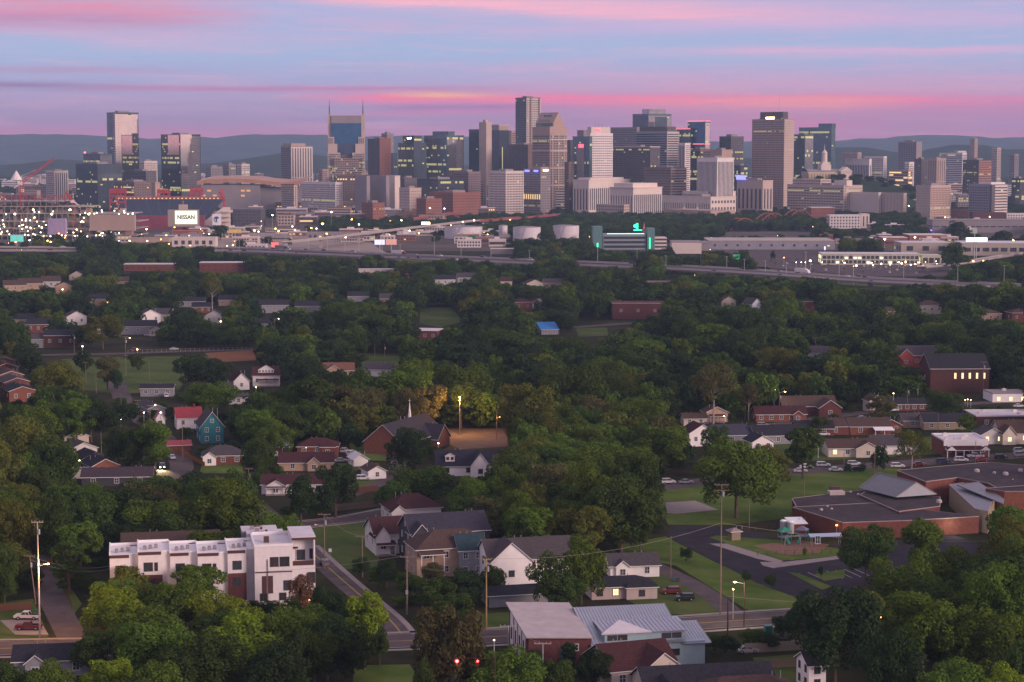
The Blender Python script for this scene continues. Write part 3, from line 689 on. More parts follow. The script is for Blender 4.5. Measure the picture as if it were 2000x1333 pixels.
# centre right
r, wr, wl, h = tower('white ribbed box tower on a low beige podium', 1366, 1401, 1436, 310, 3050, c_white, (2.8, 90, .5, .93), (2.8, 90, .5, .93), 0, t_win)
r, wr, wl, h = tower('dark narrow tower with lit corner right of the white ribbed tower', 1408, 1428, 1455, 268, 3600, c_dgrey, GLASS, (4, 3.9, .7, .6), .14)
upper(r, 4, wr*.6, 4, wl*.5, h, h+5, c_grey)
tower('low lit office block behind the white ribbed tower', 1436, 1446, 1462, 325, 3400, t_dark, GLASS, None, .5)
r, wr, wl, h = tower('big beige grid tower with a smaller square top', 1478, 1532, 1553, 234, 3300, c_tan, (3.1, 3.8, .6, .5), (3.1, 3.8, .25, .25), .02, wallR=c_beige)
upper(r, 5, wr-6, 8, wl-14, h, h+13, c_dgrey, t_win, GRID); mast(r, 12, 24, h+13, 26); sign_box(r, 5, wl*.5, h+3, 20, 3, lamp_warm, 'lit_letters')
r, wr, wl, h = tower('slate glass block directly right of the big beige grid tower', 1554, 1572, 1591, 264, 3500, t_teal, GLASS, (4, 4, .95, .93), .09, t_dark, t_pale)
r, wr, wl, h = tower('dark teal double glass tower, the rightmost of the tall group', 1571, 1624, 1633, 250, 3700, t_teal, GLASS, None, .07, t_teal)
upper(r, 0.3, wr, -.5, wl*.4, h, h+8, t_teal, t_teal, GLASS)
# front rank
tower('cream office block with square windows above the red bridge', 955, 988, 1023, 336, 3050, c_pale, (3.4, 3.8, .5, .5), (3.0, 3.8, .6, .6), .02)
r, wr, wl, h = tower('office block with blue lit top and yellow lit base', 1022, 1056, 1075, 332, 3100, c_grey, (3.2, 3.8, .5, .5), (3.2, 3.8, .5, .5), .05)
upper(r, 4, wr, 4, wl*.7, h, h+4, c_tan); sign_box(r, -.3, wl*.75, h-2, 12, 3, blue_em, 'blue_lights'); sign_box(r, -.3, wl*.25, h-2, 11, 3, blue_em, 'blue_lights'); sign_box(r, wr*.5, -.3, h-1, 9, 2, lamp_warm, 'lit_letters', 'R')
m = MB()
for i in range(8): m.box(-.8, -.4, i*wl/8+1, i*wl/8+3, h-46, h-38)
put('yellow_lights', m.mesh('yellow_lights', t_litw), r)
def flat(label, x0, x1, yt, yb, wall, dep=30, rz=4, st=None, lit=.05, name='building', cat='building', roofm=None, win=None, litm=None, group=None, front=True, keepit=True, base=0):
    """low block facing the camera; (x0..x1, yb) is its foot line"""
    a, b = G(x0, yb, base), G((x0+x1)/2, yb, base); w = abs(b.x-a.x)*2; h = P((x0+x1)/2, yt, b.y).z-base
    root = empty(name, b, RAD(rz), label, cat, group); m = MB(); m.box(-w/2, w/2, 0, dep, 0, h); put('wall', m.mesh('wall', wall), root)
    m = MB(); m.box(-w/2-.3, w/2+.3, -.3, dep+.3, h, h+.5); put('roof', m.mesh('roof', roofm or wall), root)
    if st:
        mbs = [MB(), MB()]; facade(mbs, (-w/2+.8, 0, 0), (1, 0, 0), w-1.6, .8, h-.8, st, lit, (0, -1, 0)); facade(mbs, (-w/2, dep-.8, 0), (0, -1, 0), dep-1.6, .8, h-.8, st, lit, (-1, 0, 0))
        if mbs[0].f: tag(put('windows', mbs[0].mesh('windows', win or t_win), root), kind='stuff')
        if mbs[1].f: tag(put('lit_windows', mbs[1].mesh('lit_windows', litm or t_lit), root), kind='stuff')
    if keepit: keep(x0, yt, x1, yb-2, b.y)
    for i in range(int(w//12)+1): FOOT.append((b.x-w/2+i*12, b.y+dep/2, max(8, dep*.6)))
    LAND.append(((x0+x1)/2, (yt+yb)/2, label)); root['dim'] = (w, dep, h)
    return root, w, h
tower('windowless grey block, left of a pair below the slim brick tower', 690, 716, 718, 344, 3050, c_grey, None, None, top=False, name='windowless_block', cat='building')
tower('windowless grey block, right of a pair below the slim brick tower', 718.5, 754, 757, 343, 3060, c_grey, None, None, top=False, name='windowless_block', cat='building')
tower('beige block with blank side right of the windowless pair', 757, 771, 781, 345, 3100, c_pale, None, None, name='office_block', cat='building')
tower('lower beige block with small windows behind the red brick warehouse', 778, 800, 822, 369, 3000, c_beige, (3.6, 4.5, .4, .3), None, .01, name='office_block', cat='building')
tower('dark low block behind the beige pair', 779, 790, 815, 349, 3200, c_dgrey, None, None, name='office_block', cat='building')
tower('long white apartment building with bay windows below the spired tower', 578, 655, 668, 358, 3080, c_white, (3.4, 3.4, .55, .6), None, .06, name='apartment_block', cat='apartment block')
tower('red roofed hotel wing left of the long white apartment building', 545, 574, 579, 362, 3080, c_beige, (3.4, 3.4, .5, .6), None, .04, name='hotel_block', cat='hotel', cap=c_brick)
tower('red brick warehouse below the green tinted tower', 836, 885, 938, 378, 2960, c_brick, (4, 4, .5, .35), None, .02, name='warehouse', cat='warehouse')
tower('brick warehouse with flat red roof left of the larger brick warehouse', 812, 832, 862, 390, 2900, c_brick, (4, 4, .5, .35), None, .02, name='warehouse', cat='warehouse')
tower('maroon brick block among trees below the windowless pair', 704, 728, 750, 398, 2800, c_brick, (4, 4, .4, .35), None, .02, name='warehouse', cat='warehouse')
# courthouse group, capitol, library
r, wr, wl, h = tower('courthouse with tall columns on both faces, nearer of two', 1193, 1237, 1298, 368, 2930, c_pale, (4.6, 50, .3, .6), (4.6, 50, .55, .66), .0, keepit=False, name='courthouse', cat='courthouse', phi=42)
upper(r, 5, wr-5, 5, wl-4, h, h+7, c_pale, name='attic'); m = MB(); m.box(-1, wr+1, -1, wl+1, h-.01+0, h+1.0); put('cornice', m.mesh('cornice', c_pale), r)
upper(r, -14, 0, 6, wl+14, 0, h-24, c_beige, t_win, (4, 4.5, .4, .5), name='side_wing')
r, wr, wl, h = tower('columned stone building behind the courthouse', 1120, 1150, 1236, 353, 3090, c_pale, (6, 50, .4, .6), (5, 50, .5, .62), .04, name='public_building', cat='public building', phi=42)
upper(r, 10, wr-10, 5, wl-2, h, h+4, c_pale, name='attic')
tower('flat roofed stone museum wing right of the courthouse', 1300, 1388, 1442, 386, 3010, c_pale, (5, 30, .25, .5), (6, 9, .5, .4), .12, name='museum_building', cat='museum', litm=t_litw)
tower('upper stone block on the museum wing', 1338, 1380, 1442, 376, 3060, c_pale, None, None, name='museum_building', cat='museum')
tower('stone terrace wall above the river trees', 1305, 1388, 1440, 412, 2880, c_tan, None, None, name='terrace_wall', cat='wall', top=False)
r, wr, wl, h = tower('stone hall with tall dark windows, a blue lit sign at its left shoulder', 1446, 1490, 1512, 354, 3150, c_beige, (9, 40, .45, .6), (6, 40, .4, .6), .06, name='public_building', cat='public building')
sign_box(r, -2, wl*.8, h+5, 22, 7, blue_em, 'blue_lights')
r, wr, wl, h = tower('stone state office building with lit window columns below the capitol', 1555, 1648, 1690, 364, 3120, c_beige, (6, 4, .7, .4), (5, 4, .4, .4), .16, name='state_office', cat='office building')
upper(r, 6, wr*.7, wl*.45, wl*.95, h, h+10, c_beige, t_win, (5, 4, .6, .4), .3); upper(r, wr*.1, wr*.4, -2, wl*.2, h, h+9, c_pale)
tower('pale wing with small windows right of the state office building', 1660, 1716, 1720, 378, 3080, c_pale, (5, 4, .3, .4), None, .02, name='public_building', cat='public building')
tower('plain grey hall with light right end beyond the park', 1721, 1765, 1772, 379, 3050, c_beige, (7, 4, .25, .3), None, .01, name='public_building', cat='public building')
# capitol on its hill
zc = P(1610, 350, 3420).z
m = MB(); m.ball((0, 0, 0), 150, 24, zs=1, z0=0.0); mm = MB(); mm.v = [(x*1.15, y*.9, z/150*(zc+2)) for x, y, z in m.v]; mm.f = m.f; mm.m = m.m
c = P(1625, 350, 3440); o = put('hill', mm.mesh('hill', hill_near, True), None, (c.x, 3440, 0)); tag(o, kind='structure')
C = P(1578, 348, 3400); root = empty('capitol_building', (C.x, 3400, zc-2), RAD(14), 'lit stone capitol with columned porticoes and a lantern tower', 'capitol')
m = MB(); m.box(0, 76, 0, 30, 0, 15); put('wall', m.mesh('wall', c_beige), root)
m = MB(); m.poly([(-1, -1, 15), (77, -1, 15), (74, 15, 19), (2, 15, 19)]); m.poly([(77, 31, 15), (-1, 31, 15), (2, 15, 19), (74, 15, 19)]); put('roof', m.mesh('roof', c_grey), root)
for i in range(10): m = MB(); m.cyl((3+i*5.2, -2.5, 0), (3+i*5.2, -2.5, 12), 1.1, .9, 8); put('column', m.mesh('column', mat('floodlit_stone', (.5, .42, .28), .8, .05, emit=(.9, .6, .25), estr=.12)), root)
m = MB(); m.box(58, 78, -6, 0, 12.5, 15); m.poly([(57, -7, 15), (79, -7, 15), (68, -7, 23)]); m.poly([(57, -7, 15), (68, -7, 23), (68, 10, 23), (57, 10, 15)]); m.poly([(79, -7, 15), (79, 10, 15), (68, 10, 23), (68, -7, 23)]); m.box(58, 78, -5, 0, 0, 12.4); put('pediment', m.mesh('pediment', c_pale), root)
m = MB(); m.box(27, 45, 7, 23, 15, 27); m.box(30, 42, 9, 21, 27, 31); m.cyl((36, 15, 31), (36, 15, 46), 5, 4.6, 12); m.cyl((36, 15, 46), (36, 15, 52), 5.4, .9, 12); m.cyl((36, 15, 52), (36, 15, 62), .7, .15, 6); put('lantern_tower', m.mesh('lantern_tower', c_pale), root)
LAND.append((1611, 320, 'the capitol'))
# domed arena
C = G(1556, 399); root = empty('domed_arena', (C.x, C.y+40, 0), 0, 'low round auditorium with a shallow grey dome and lit glass front', 'arena')
m = MB(); m.cyl((0, 0, 0), (0, 0, 14), 43, n=40); put('wall', m.mesh('wall', c_dgrey), root)
m = MB(); m.ball((0, 0, 14), 45, 40, zs=.30, z0=0); put('dome', m.mesh('dome', mat('dome_metal', (.30, .27, .30), .5, .1, .1)), root)
m = MB(); m.box(-6, 16, -45, -44, 15, 16.5); m.box(12, 15, -45.2, -44.2, -3, 15); put('light_strip', m.mesh('light_strip', lamp_warm), root)
# right side
tower('checkered hotel slab with balconies beside a small lawn', 1795, 1818, 1866, 364, 2950, c_beige, (3.6, 3.6, .3, .2), (3.6, 3.3, .55, .6), .02, phi=50, name='hotel_block', cat='hotel', winR=mat('rust_window', (.18, .07, .05), .4, .2), keepit=False)
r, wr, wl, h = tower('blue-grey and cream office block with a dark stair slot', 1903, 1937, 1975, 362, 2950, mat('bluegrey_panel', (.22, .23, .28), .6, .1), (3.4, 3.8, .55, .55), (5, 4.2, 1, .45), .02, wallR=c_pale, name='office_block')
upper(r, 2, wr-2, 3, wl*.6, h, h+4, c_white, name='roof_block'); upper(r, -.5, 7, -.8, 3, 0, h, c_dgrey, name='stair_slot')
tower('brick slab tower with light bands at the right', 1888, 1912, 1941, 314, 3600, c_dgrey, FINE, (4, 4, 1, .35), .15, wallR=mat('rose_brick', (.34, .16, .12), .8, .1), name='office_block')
tower('dark grid tower alone on the right skyline', 1762, 1790, 1803, 278, 4200, c_grey, (5, 4.4, .6, .7), (5, 4.4, .3, .4), .01, winR=c_tan)
r, wr, wl, h = tower('slim tan stone tower with a pointed top on the right skyline', 1897, 1904, 1911, 272, 4900, c_tan, (5, 5, .4, .5), None, .02); mast(r, 5, 5, h, 12)
tower('yellow lit hotel with striped floors left of the dark grid tower', 1744, 1774, 1784, 333, 3600, c_tan, (5, 4.5, 1, .55, 1), None, 1.2, litm=t_litw, name='hotel_block', cat='hotel')
tower('white hotel tower wing behind the yellow lit hotel', 1769, 1776, 1787, 318, 3750, c_white, FINE, None, .03, name='hotel_block', cat='hotel')
tower('dark slate slab right of the yellow lit hotel', 1789, 1800, 1815, 312, 3700, c_dgrey, FINE, None, .08, name='office_block')
tower('tan apartment slab with vertical joints on the right', 1816, 1830, 1851, 311, 3900, c_tan, (6, 40, .3, .95), None, 0, name='apartment_block', cat='apartment block')
tower('white hospital block, widest of the pale ones on the right skyline', 1845, 1880, 1890, 300, 4400, c_white, BANDS, None, .05, name='hospital_block', cat='hospital')
tower('pale block on the hill left of the slim stone tower', 1866, 1872, 1890, 296, 4600, c_pale, FINE, None, .03, name='apartment_block', cat='apartment block')
tower('beige twin block right of the slim stone tower', 1940, 1948, 1957, 290, 4500, c_beige, FINE, None, .02, name='apartment_block', cat='apartment block')
tower('grey round-shouldered tower near the right edge', 1974, 1982, 1992, 302, 4300, c_grey, FINE, None, .02, name='apartment_block', cat='apartment block')
tower('white columned building with uplit columns right of the capitol', 1659, 1698, 1702, 312, 3700, c_white, (4, 60, .5, .8), None, .0, name='public_building', cat='public building')
tower('pale block right of the uplit columned building', 1695, 1726, 1733, 307, 3750, c_white, FINE, None, .02, name='public_building', cat='public building')
tower('pinkish slab on the ridge left of the dark grid tower', 1650, 1675, 1684, 299, 4800, c_tan, FINE, None, .02, name='apartment_block', cat='apartment block')
tower('dark glass block far right edge behind trees', 1980, 1992, 2006, 350, 3500, t_dark, GLASS, None, .2)
# ------------------------------------------------------------- stadium and industrial strip
navy = mat('navy_seats', (.018, .028, .055), .7, .2, .3)
redp = mat('red_steel', (.42, .05, .06), .6, .15, .3)
rose = mat('rose_steel', (.30, .12, .12), .7, .2, .2)
def PZ(px, py, Y): return P(px, py, Y)
# old stadium
O = G(350, 441); Y0 = 2660; O = Vector((P(350, 430, Y0).x, Y0, 0)); root = empty('football_stadium', O, 0, 'open ended stadium with a navy seating bank and red steel frames', 'stadium')
def L(px, py, Y): return P(px, py, Y)-O
m = MB(); bl, br, tl, tr = L(262, 432, 2660), L(402, 432, 2660), L(225, 390, 2760), L(437, 390, 2760)
m.poly([bl, br, tr, tl]); m.poly([br, L(402, 432, 2700), tr]); put('seating_bank', m.mesh('seating_bank', navy), root)
m = MB()
for i in range(9):
    f = (i+.5)/9; a = bl.lerp(br, f); b = tl.lerp(tr, f); u = Vector((.6, 0, 0)); n = Vector((0, -.15, .35)); m.quad(a-u+n, a+u+n, b+u+n, b-u+n)
tag(put('aisle', m.mesh('aisle', mat('aisle_paint', (.05, .065, .10), .7, .1)), root), kind='stuff')
m = MB(); a, b = L(268, 430, 2650), L(400, 430, 2650); m.box(a.x, b.x, -14, -6, 0, 18); put('lower_wall', m.mesh('lower_wall', mat('maroon_wall', (.22, .045, .07), .7, .2, .1)), root)
m = MB(); a, b = L(225, 389, 2765), L(440, 389, 2765); m.box(a.x, b.x, 104, 112, a.z-1, a.z+3.5); put('rim', m.mesh('rim', rose), root)
m = MB()
for i in range(26): m.box(a.x+4+i*5.5, a.x+6+i*5.5, 103.2, 103.8, a.z+.2, a.z+1.4)
tag(put('rim_lights', m.mesh('rim_lights', t_litw), root), kind='stuff')
def frame(px0, px1, yt, yb, Y, par, name='steel_frame', mm=redp):
    a, b = L(px0, yb, Y), L(px1, yt, Y); m = MB(); y = a.y
    for k in range(3):
        x = a.x+(b.x-a.x)*k/2; m.bar((x, y, a.z), (x, y, b.z), 1.3)
    for k in range(3):
        z = a.z+(b.z-a.z)*(.4+.3*k); m.bar((a.x, y, z), (b.x, y, z), 1.5)
    m.bar((a.x, y, a.z+(b.z-a.z)*.4), ((a.x+b.x)/2, y, b.z), 1); m.bar((b.x, y, a.z+(b.z-a.z)*.4), ((a.x+b.x)/2, y, b.z), 1)
    m.box(a.x, b.x, y, y+8, b.z-5, b.z-1)
    put(name, m.mesh(name, mm), par)
frame(215, 245, 370, 412, 2640, root); frame(308, 331, 371, 390, 2770, root); frame(372, 396, 369, 390, 2775, root)
m = MB(); a, b, c = L(430, 368, 2720), L(442, 412, 2700), L(436, 395, 2710); m.bar(a, b, 2); m.bar(L(436, 372, 2720), L(437, 412, 2700), 2); m.bar(a, c, 1.4); m.bar(L(428, 376, 2720), L(440, 392, 2700), 1.4); put('steel_frame', m.mesh('steel_frame', redp), root)
m = MB(); a = L(400, 440, 2600); b = L(450, 405, 2600)
m.poly([a+Vector((0, 0, 0)), (b.x, a.y, a.z), (b.x, a.y, b.z), (L(436, 405, 2600).x, a.y, b.z), (L(400, 434, 2600).x, a.y, L(400, 432, 2600).z)])
for k in range(4): z = 6+k*6; m.box(a.x+6+k*6, b.x, a.y-6, a.y-.4, z, z+1.6)
put('end_stand', m.mesh('end_stand', c_pale), root)
m = MB(); a, b = L(415, 440, 2590), L(432, 418, 2590); m.box(a.x, b.x, a.y-.6, a.y, a.z, b.z); bn = put('banner', m.mesh('banner', white), root)
m = MB(); cx, cz, y = (a.x+b.x)/2, (a.z+b.z)/2, a.y-.8
for k in range(14):
    t0, t1 = math.pi*(.25+k/9), math.pi*(.25+(k+1)/9); r0, r1 = 2.3+k*.12, 3.9
    m.quad((cx+r0*math.cos(t0), y, cz+r0*math.sin(t0)), (cx+r1*math.cos(t0), y, cz+r1*math.sin(t0)), (cx+r1*math.cos(t1), y, cz+r1*math.sin(t1)), (cx+r0*math.cos(t1), y, cz+r0*math.sin(t1)))
m.box(cx-3.4, cx+2.4, y, y+.1, cz+1.0, cz+2.4); m.box(cx-1.2, cx+.4, y-.1, y, cz-3, cz+1.2); put('emblem', m.mesh('emblem', mat('emblem_blue', (.03, .07, .25), .5)), bn)
LAND.append((350, 410, 'the navy stadium')); keep(262, 388, 440, 442, 2660)
# scoreboard
S = P(358, 441, 2500); S.z = 0; sb = empty('scoreboard', S, 0, 'glowing white stadium scoreboard with dark lettering facing the camera', 'scoreboard'); O = S
def bx(m, px0, px1, yt, yb, Y, d=3, off=0): a, b = P(px0, yb, Y)-O, P(px1, yt, Y)-O; m.box(a.x, b.x, off, off+d, a.z, b.z)
m = MB(); bx(m, 328, 388, 410, 443, 2500, 4); put('casing', m.mesh('casing', mat('scoreboard_casing', (.32, .27, .24), .7, .1)), sb)
m = MB(); bx(m, 342, 385, 412, 438, 2500, .4, -.6); put('screen', m.mesh('screen', glow('screen_white', (1, .95, .72), 1.25)), sb)
m = MB(); bx(m, 349, 366, 400, 410, 2500, 3); bx(m, 346, 350, 412, 441, 2500, .1, -.2); m.bar((0, 1, P(358, 400, 2500).z), (0, 1, P(358, 392, 2500).z), .6); put('top_box', m.mesh('top_box', c_beige), sb)
m = MB()
for x in (-14, 0, 14): m.box(x-1, x+1, 4.5, 6, 0, 30)
tag(put('leg', m.mesh('leg', c_grey), sb), kind='stuff')
fc = bpy.data.curves.new('lettering', 'FONT'); fc.body = 'NISSAN'; fc.size = 7.1; fc.align_x = 'CENTER'; fc.align_y = 'CENTER'; fc.extrude = .05; fc.materials.append(mat('black_paint', (.01, .01, .01), .6)); fc.offset = .22
fo = bpy.data.objects.new('lettering', fc); COL.objects.link(fo); fme = bpy.data.meshes.new_from_object(fo.evaluated_get(bpy.context.evaluated_depsgraph_get())); bpy.data.objects.remove(fo)
fo = bpy.data.objects.new('lettering', fme); COL.objects.link(fo); fo.parent = sb; q = P(363.5, 425, 2500)-S; fo.location = (q.x, -.75, q.z); fo.rotation_euler = (RAD(90), 0, 0); fo.scale = (.92, 1, 1)
keep(328, 398, 388, 443, 2500)
# stadium under construction
work = glow('work_light', (1.0, .85, .55), 7); steel_t = mat('unpainted_steel', (.30, .24, .21), .8, .25, .2); slab_m = mat('raw_slab', (.34, .30, .27), .85, .2, .1)
X0, X1, Y = P(-60, 440, 2340).x, P(268, 440, 2340).x, 2340
cs_ = empty('stadium_under_construction', ((X0+X1)/2, Y, 0), RAD(-3), 'half built stadium of bare slabs and columns, full of work lights', 'construction site'); w = (X1-X0)/2
r2 = random.Random(3)
levels = [5, 13, 21, 30, 38, 44]
for k, z in enumerate(levels):
    m = MB(); a = -w+(0 if k < 4 else 0); b = w-(0, 0, 0, 8, 60, 95)[k]; m.box(a, b, k*4, 60+k*2, z, z+.9); put('floor_slab', m.mesh('floor_slab', slab_m), cs_)
m = MB()
for k, z in enumerate(levels[:-1]):
    for i in range(int(2*w/7)):
        x = -w+2+i*7
        if x < w-(0, 0, 8, 60, 95)[min(k, 4)]-2: m.bar((x, k*4+1, z), (x, k*4+1, levels[k+1]), .7)
        if r2.random() < .22 and x < w-70: m.bar((x, k*4+1, z), (x+7, k*4+1, levels[k+1]), .5)
for i in range(int(2*w/7)): m.bar((-w+2+i*7, 0, 0), (-w+2+i*7, 0, 5), .8)
tag(put('columns', m.mesh('columns', steel_t), cs_), kind='stuff')
m = MB()
for i in range(60):
    k = r2.randint(0, 3); x = r2.uniform(-w, w-10); ww = r2.uniform(3, 9); m.box(x, x+ww, k*4+r2.uniform(8, 20), k*4+21, levels[k]+1, levels[k]+r2.uniform(4, 7), r2.choice((0, 1, 2)))
tag(put('inner_rooms', m.mesh('inner_rooms', [slab_m, mat('yellow_board', (.40, .38, .18), .8, .2), mat('rose_board', (.36, .22, .22), .8, .2)]), cs_), kind='stuff')
m = MB()
for i in range(12): x = -w+10+i*9; m.bar((x, 12, 44), (x+8, 12, 52), .6); m.bar((x, 12, 52-r2.random()*3), (x+9, 12, 52), .6); m.bar((x, 12, 44), (x, 12, 52), .8)
tag(put('red_frames', m.mesh('red_frames', redp), cs_), kind='stuff')
lm = MB(); lm.ball((0, 0, 0), .75, 6); lme = lm.mesh('work_light', work)
for i in range(110):
    k = r2.choice((0, 0, 1, 1, 2, 2, 3)); put('work_light', lme, cs_, (r2.uniform(-w, w-6), k*4-.8, levels[k]+r2.uniform(-1, 5)))
for i in range(7): put('work_light', lme, cs_, (-w+8+i*22, 4, 30+(i % 2)*5), 0, (1.7, 1.7, 1.7))
m = MB()
a, b = P(100, 1, 2340).x, 0
for (p0, p1, yt, yb, mi) in ((98, 132, 427, 458, 0), (180, 268, 419, 450, 1)):
    q0, q1 = P(p0, yb, Y), P(p1, yt, Y); m.box(q0.x-cs_.location.x, q1.x-cs_.location.x, -9, -2, q0.z, q1.z, mi)
put('cladding', m.mesh('cladding', [mat('lilac_board', (.34, .28, .42), .8, .15), c_tan]), cs_)
keep(0, 385, 268, 462, 2340); LAND.append((130, 430, 'the half built stadium'))
# crane, tent peak, screen
def crane(px, py0, py1, bx_, by_, Y, label):
    a = P(px, py0, Y); a0 = Vector((a.x, Y, 0)); r = empty('construction_crane', a0, 0, label, 'crane'); b = P(bx_, by_, Y)-a0; a = a-a0
    m = MB()
    for s in (-1.6, 1.6): m.bar((s, 0, 0), (s, 0, a.z), .9)
    for k in range(int(a.z/4)): m.bar((-1.6, 0, k*4), (1.6, 0, k*4+4), .5); 
    put('mast', m.mesh('mast', redp), r); m = MB(); d = (b-a).normalized(); u = Vector((-d.z, 0, d.x))*1.7
    m.bar(a-u, b-u*.5, .9); m.bar(a+u, b+u*.5, .9); n = 12
    for k in range(n): p = a.lerp(b, k/n); q = a.lerp(b, (k+1)/n); f = 1-.5*k/n; m.bar(p-u*f, q+u*f, .5); m.bar(p+u*f, p-u*f, .5)
    put('jib', m.mesh('jib', redp), r); m = MB(); m.bar(a, a-d*12, 1.6); m.bar(a, a+Vector((0, 0, 9)), .7); m.bar(a+Vector((0, 0, 9)), a.lerp(b, .6), .3); m.box(-3, 1.5, -2, 2, a.z-3, a.z+.5); put('cab', m.mesh('cab', c_white), r)
crane(42, 357, 470, 106, 310, 2620, 'red tower crane with its jib raised to the right over the half built stadium')
crane(143, 392, 470, 128, 376, 2500, 'short red crane standing in the middle of the half built stadium')
c = P(32, 352, 3000); r = empty('tent_peak', (c.x, 3000, 0), 0, 'white pointed tent roof left of the red crane', 'tent'); m = MB(); m.cyl((0, 0, c.z), (0, 0, P(32, 334, 3000).z), 9, .6, 10); put('canopy', m.mesh('canopy', c_white), r); m = MB(); m.cyl((0, 0, 0), (0, 0, c.z+16), .5, .3, 5); put('pole', m.mesh('pole', c_grey), r)
flat('red and white banner wall left of the pale hotel', 10, 76, 352, 362, c_brick, 10, 0, (5, 8, .4, .5), .3, keepit=False, name='banner_wall', cat='wall', litm=t_litw, front=False)
# copper roofed hall
C = P(495, 384, 3200); root = empty('copper_roofed_hall', (C.x, 3200, 0), 0, 'long hall with a rolling copper roof and orange lit wall', 'hall')
m = MB(); tops = [(384, 355), (400, 351), (450, 349), (500, 351), (530, 355), (555, 357), (580, 354), (606, 349)]; xs = list(range(384, 608, 8))
pr = [(P(x, np.interp(x, [q[0] for q in tops], [q[1] for q in tops]), 3200)-C) for x in xs]
for a, b in zip(pr, pr[1:]): m.quad((a.x, 0, a.z), (b.x, 0, b.z), (b.x, 90, b.z+4), (a.x, 90, a.z+4)); m.quad((a.x, 0, a.z-6), (b.x, 0, b.z-6), (b.x, 0, b.z), (a.x, 0, a.z))
for v in (): pass
o = put('roof', m.mesh('roof', mat('copper_roof', (.40, .21, .13), .5, .15, .1)), root); o.location = (0, 0, C.z)
m = MB(); m.box(-85, 10, 4, 88, 0, C.z+18); m.box(10, 90, 12, 80, 0, C.z+14); put('wall', m.mesh('wall', c_grey), root)
mbs = [MB(), MB()]; facade(mbs, (-85, 4, 0), (1, 0, 0), 90, C.z-2, C.z+14, (9, 8, .7, .6, 1), .8, (0, -1, 0)); put('lit_windows', mbs[1].mesh('lit_windows', mat('orange_lit_wall', (.5, .3, .1), .5, .1, emit=(1, .42, .14), estr=.5)), root); tag(root.children[-1], kind='stuff')
LAND.append((480, 360, 'the copper roofed hall'))

# white tanks
for i, (x0, x1, yt, yb, dome) in enumerate(((868, 942, 443, 466, 0), (974, 991, 441, 467, 0), (1002, 1056, 444, 474, 0), (1080, 1131, 441, 470, 0))):
    a, b = G((x0+x1)/2, yb), None; rr = (x1-x0)/2*a.y/F; h = P((x0+x1)/2, yt, a.y).z
    r = empty('storage_tank', (a.x, a.y+rr*.2, 0), 0, ['white storage tank at the foot of the ramp, leftmost of four', 'slimmest white storage tank, between two wide ones', 'wide white storage tank with a tree at its right edge', 'rightmost white storage tank, half behind a tree'][i], 'tank', 'white storage tanks')
    m = MB(); m.cyl((0, 0, 0), (0, 0, h), rr, n=32); put('shell', m.mesh('shell', roof_white), r); m = MB(); m.cyl((0, 0, h), (0, 0, h+.8), rr*1.01, rr*.5, n=32); put('roof', m.mesh('roof', c_grey), r)
    m = MB(); m.bar((-rr*.5, -rr*.9, 0), (-rr*.1, -rr*1.01, h), .5); put('stairs', m.mesh('stairs', grey_steel), r)
    keep(x0, yt, x1, yb-8, a.y); FOOT.append((a.x, a.y, rr+4)); LAND.append(((x0+x1)/2, 455, 'the white tanks'))
# green lit office
a = G(1230, 489); r, w, h = flat('dark banded office with green lit corner towers and roof neon', 1178, 1262, 459, 488, mat('silver_band', (.24, .27, .29), .5, .1), 24, 3, (4, 4.2, 1, .55), .0, name='office_building', win=t_dark)
m = MB(); m.box(-w/2-11, -w/2-1, -2, 14, 0, h+9); put('corner_tower', m.mesh('corner_tower', mat('teal_grey_panel', (.10, .20, .20), .5, .1)), r)
m = MB(); m.box(w/2+1, w/2+9, -2, 14, 0, h+7); put('corner_tower', m.mesh('corner_tower', mat('teal_grey_panel', (.1, .2, .2))), r)
m = MB(); m.box(w/2+9.2, w/2+22, 0, 20, 0, h*.82); put('side_wing', m.mesh('side_wing', c_pale), r)
mbs = [MB(), MB()]; facade(mbs, (w/2+9.4, 0, 0), (1, 0, 0), 12.4, 1, h*.8, (4, 4.2, 1, .5), 0, (0, -1, 0)); tag(put('windows', mbs[0].mesh('windows', t_win), r), kind='stuff')
m = MB(); m.box(-w/2-7, -w/2-5.5, -2.6, -2.1, 3, h*.45); put('neon_strip', m.mesh('neon_strip', green_em), r); m = MB(); m.box(w/2+3, w/2+4.2, -2.6, -2.1, -2+3, h-3); put('neon_strip', m.mesh('neon_strip', green_em), r)
m = MB(); m.box(-w/2+4, w/2-2, -.4, .2, h+.8, h+1.5); put('roof_lights', m.mesh('roof_lights', glow('pale_green_light', (.6, 1, .85), 1.6)), r)
m = MB(); m.box(w*.22, w*.42, 6, 6.5, h+4, h+5.2); m.box(w*.28, w*.33, 6, 6.5, h+5, h+12); m.cyl((w*.26, 6, h+9), (w*.26, 6.4, h+9), 1.9, n=10); put('roof_neon', m.mesh('roof_neon', green_em), r)
m = MB(); m.poly([(w*.42, 6, h+2), (w*.5, 6, h+2), (w*.47, 6, h+13)]); put('roof_fin', m.mesh('roof_fin', mat('salmon_panel', (.5, .2, .17), .6)), r)
keep(1158, 446, 1300, 484, a.y); FOOT += [(a.x-40+i*10, a.y+8, 14) for i in range(9)]
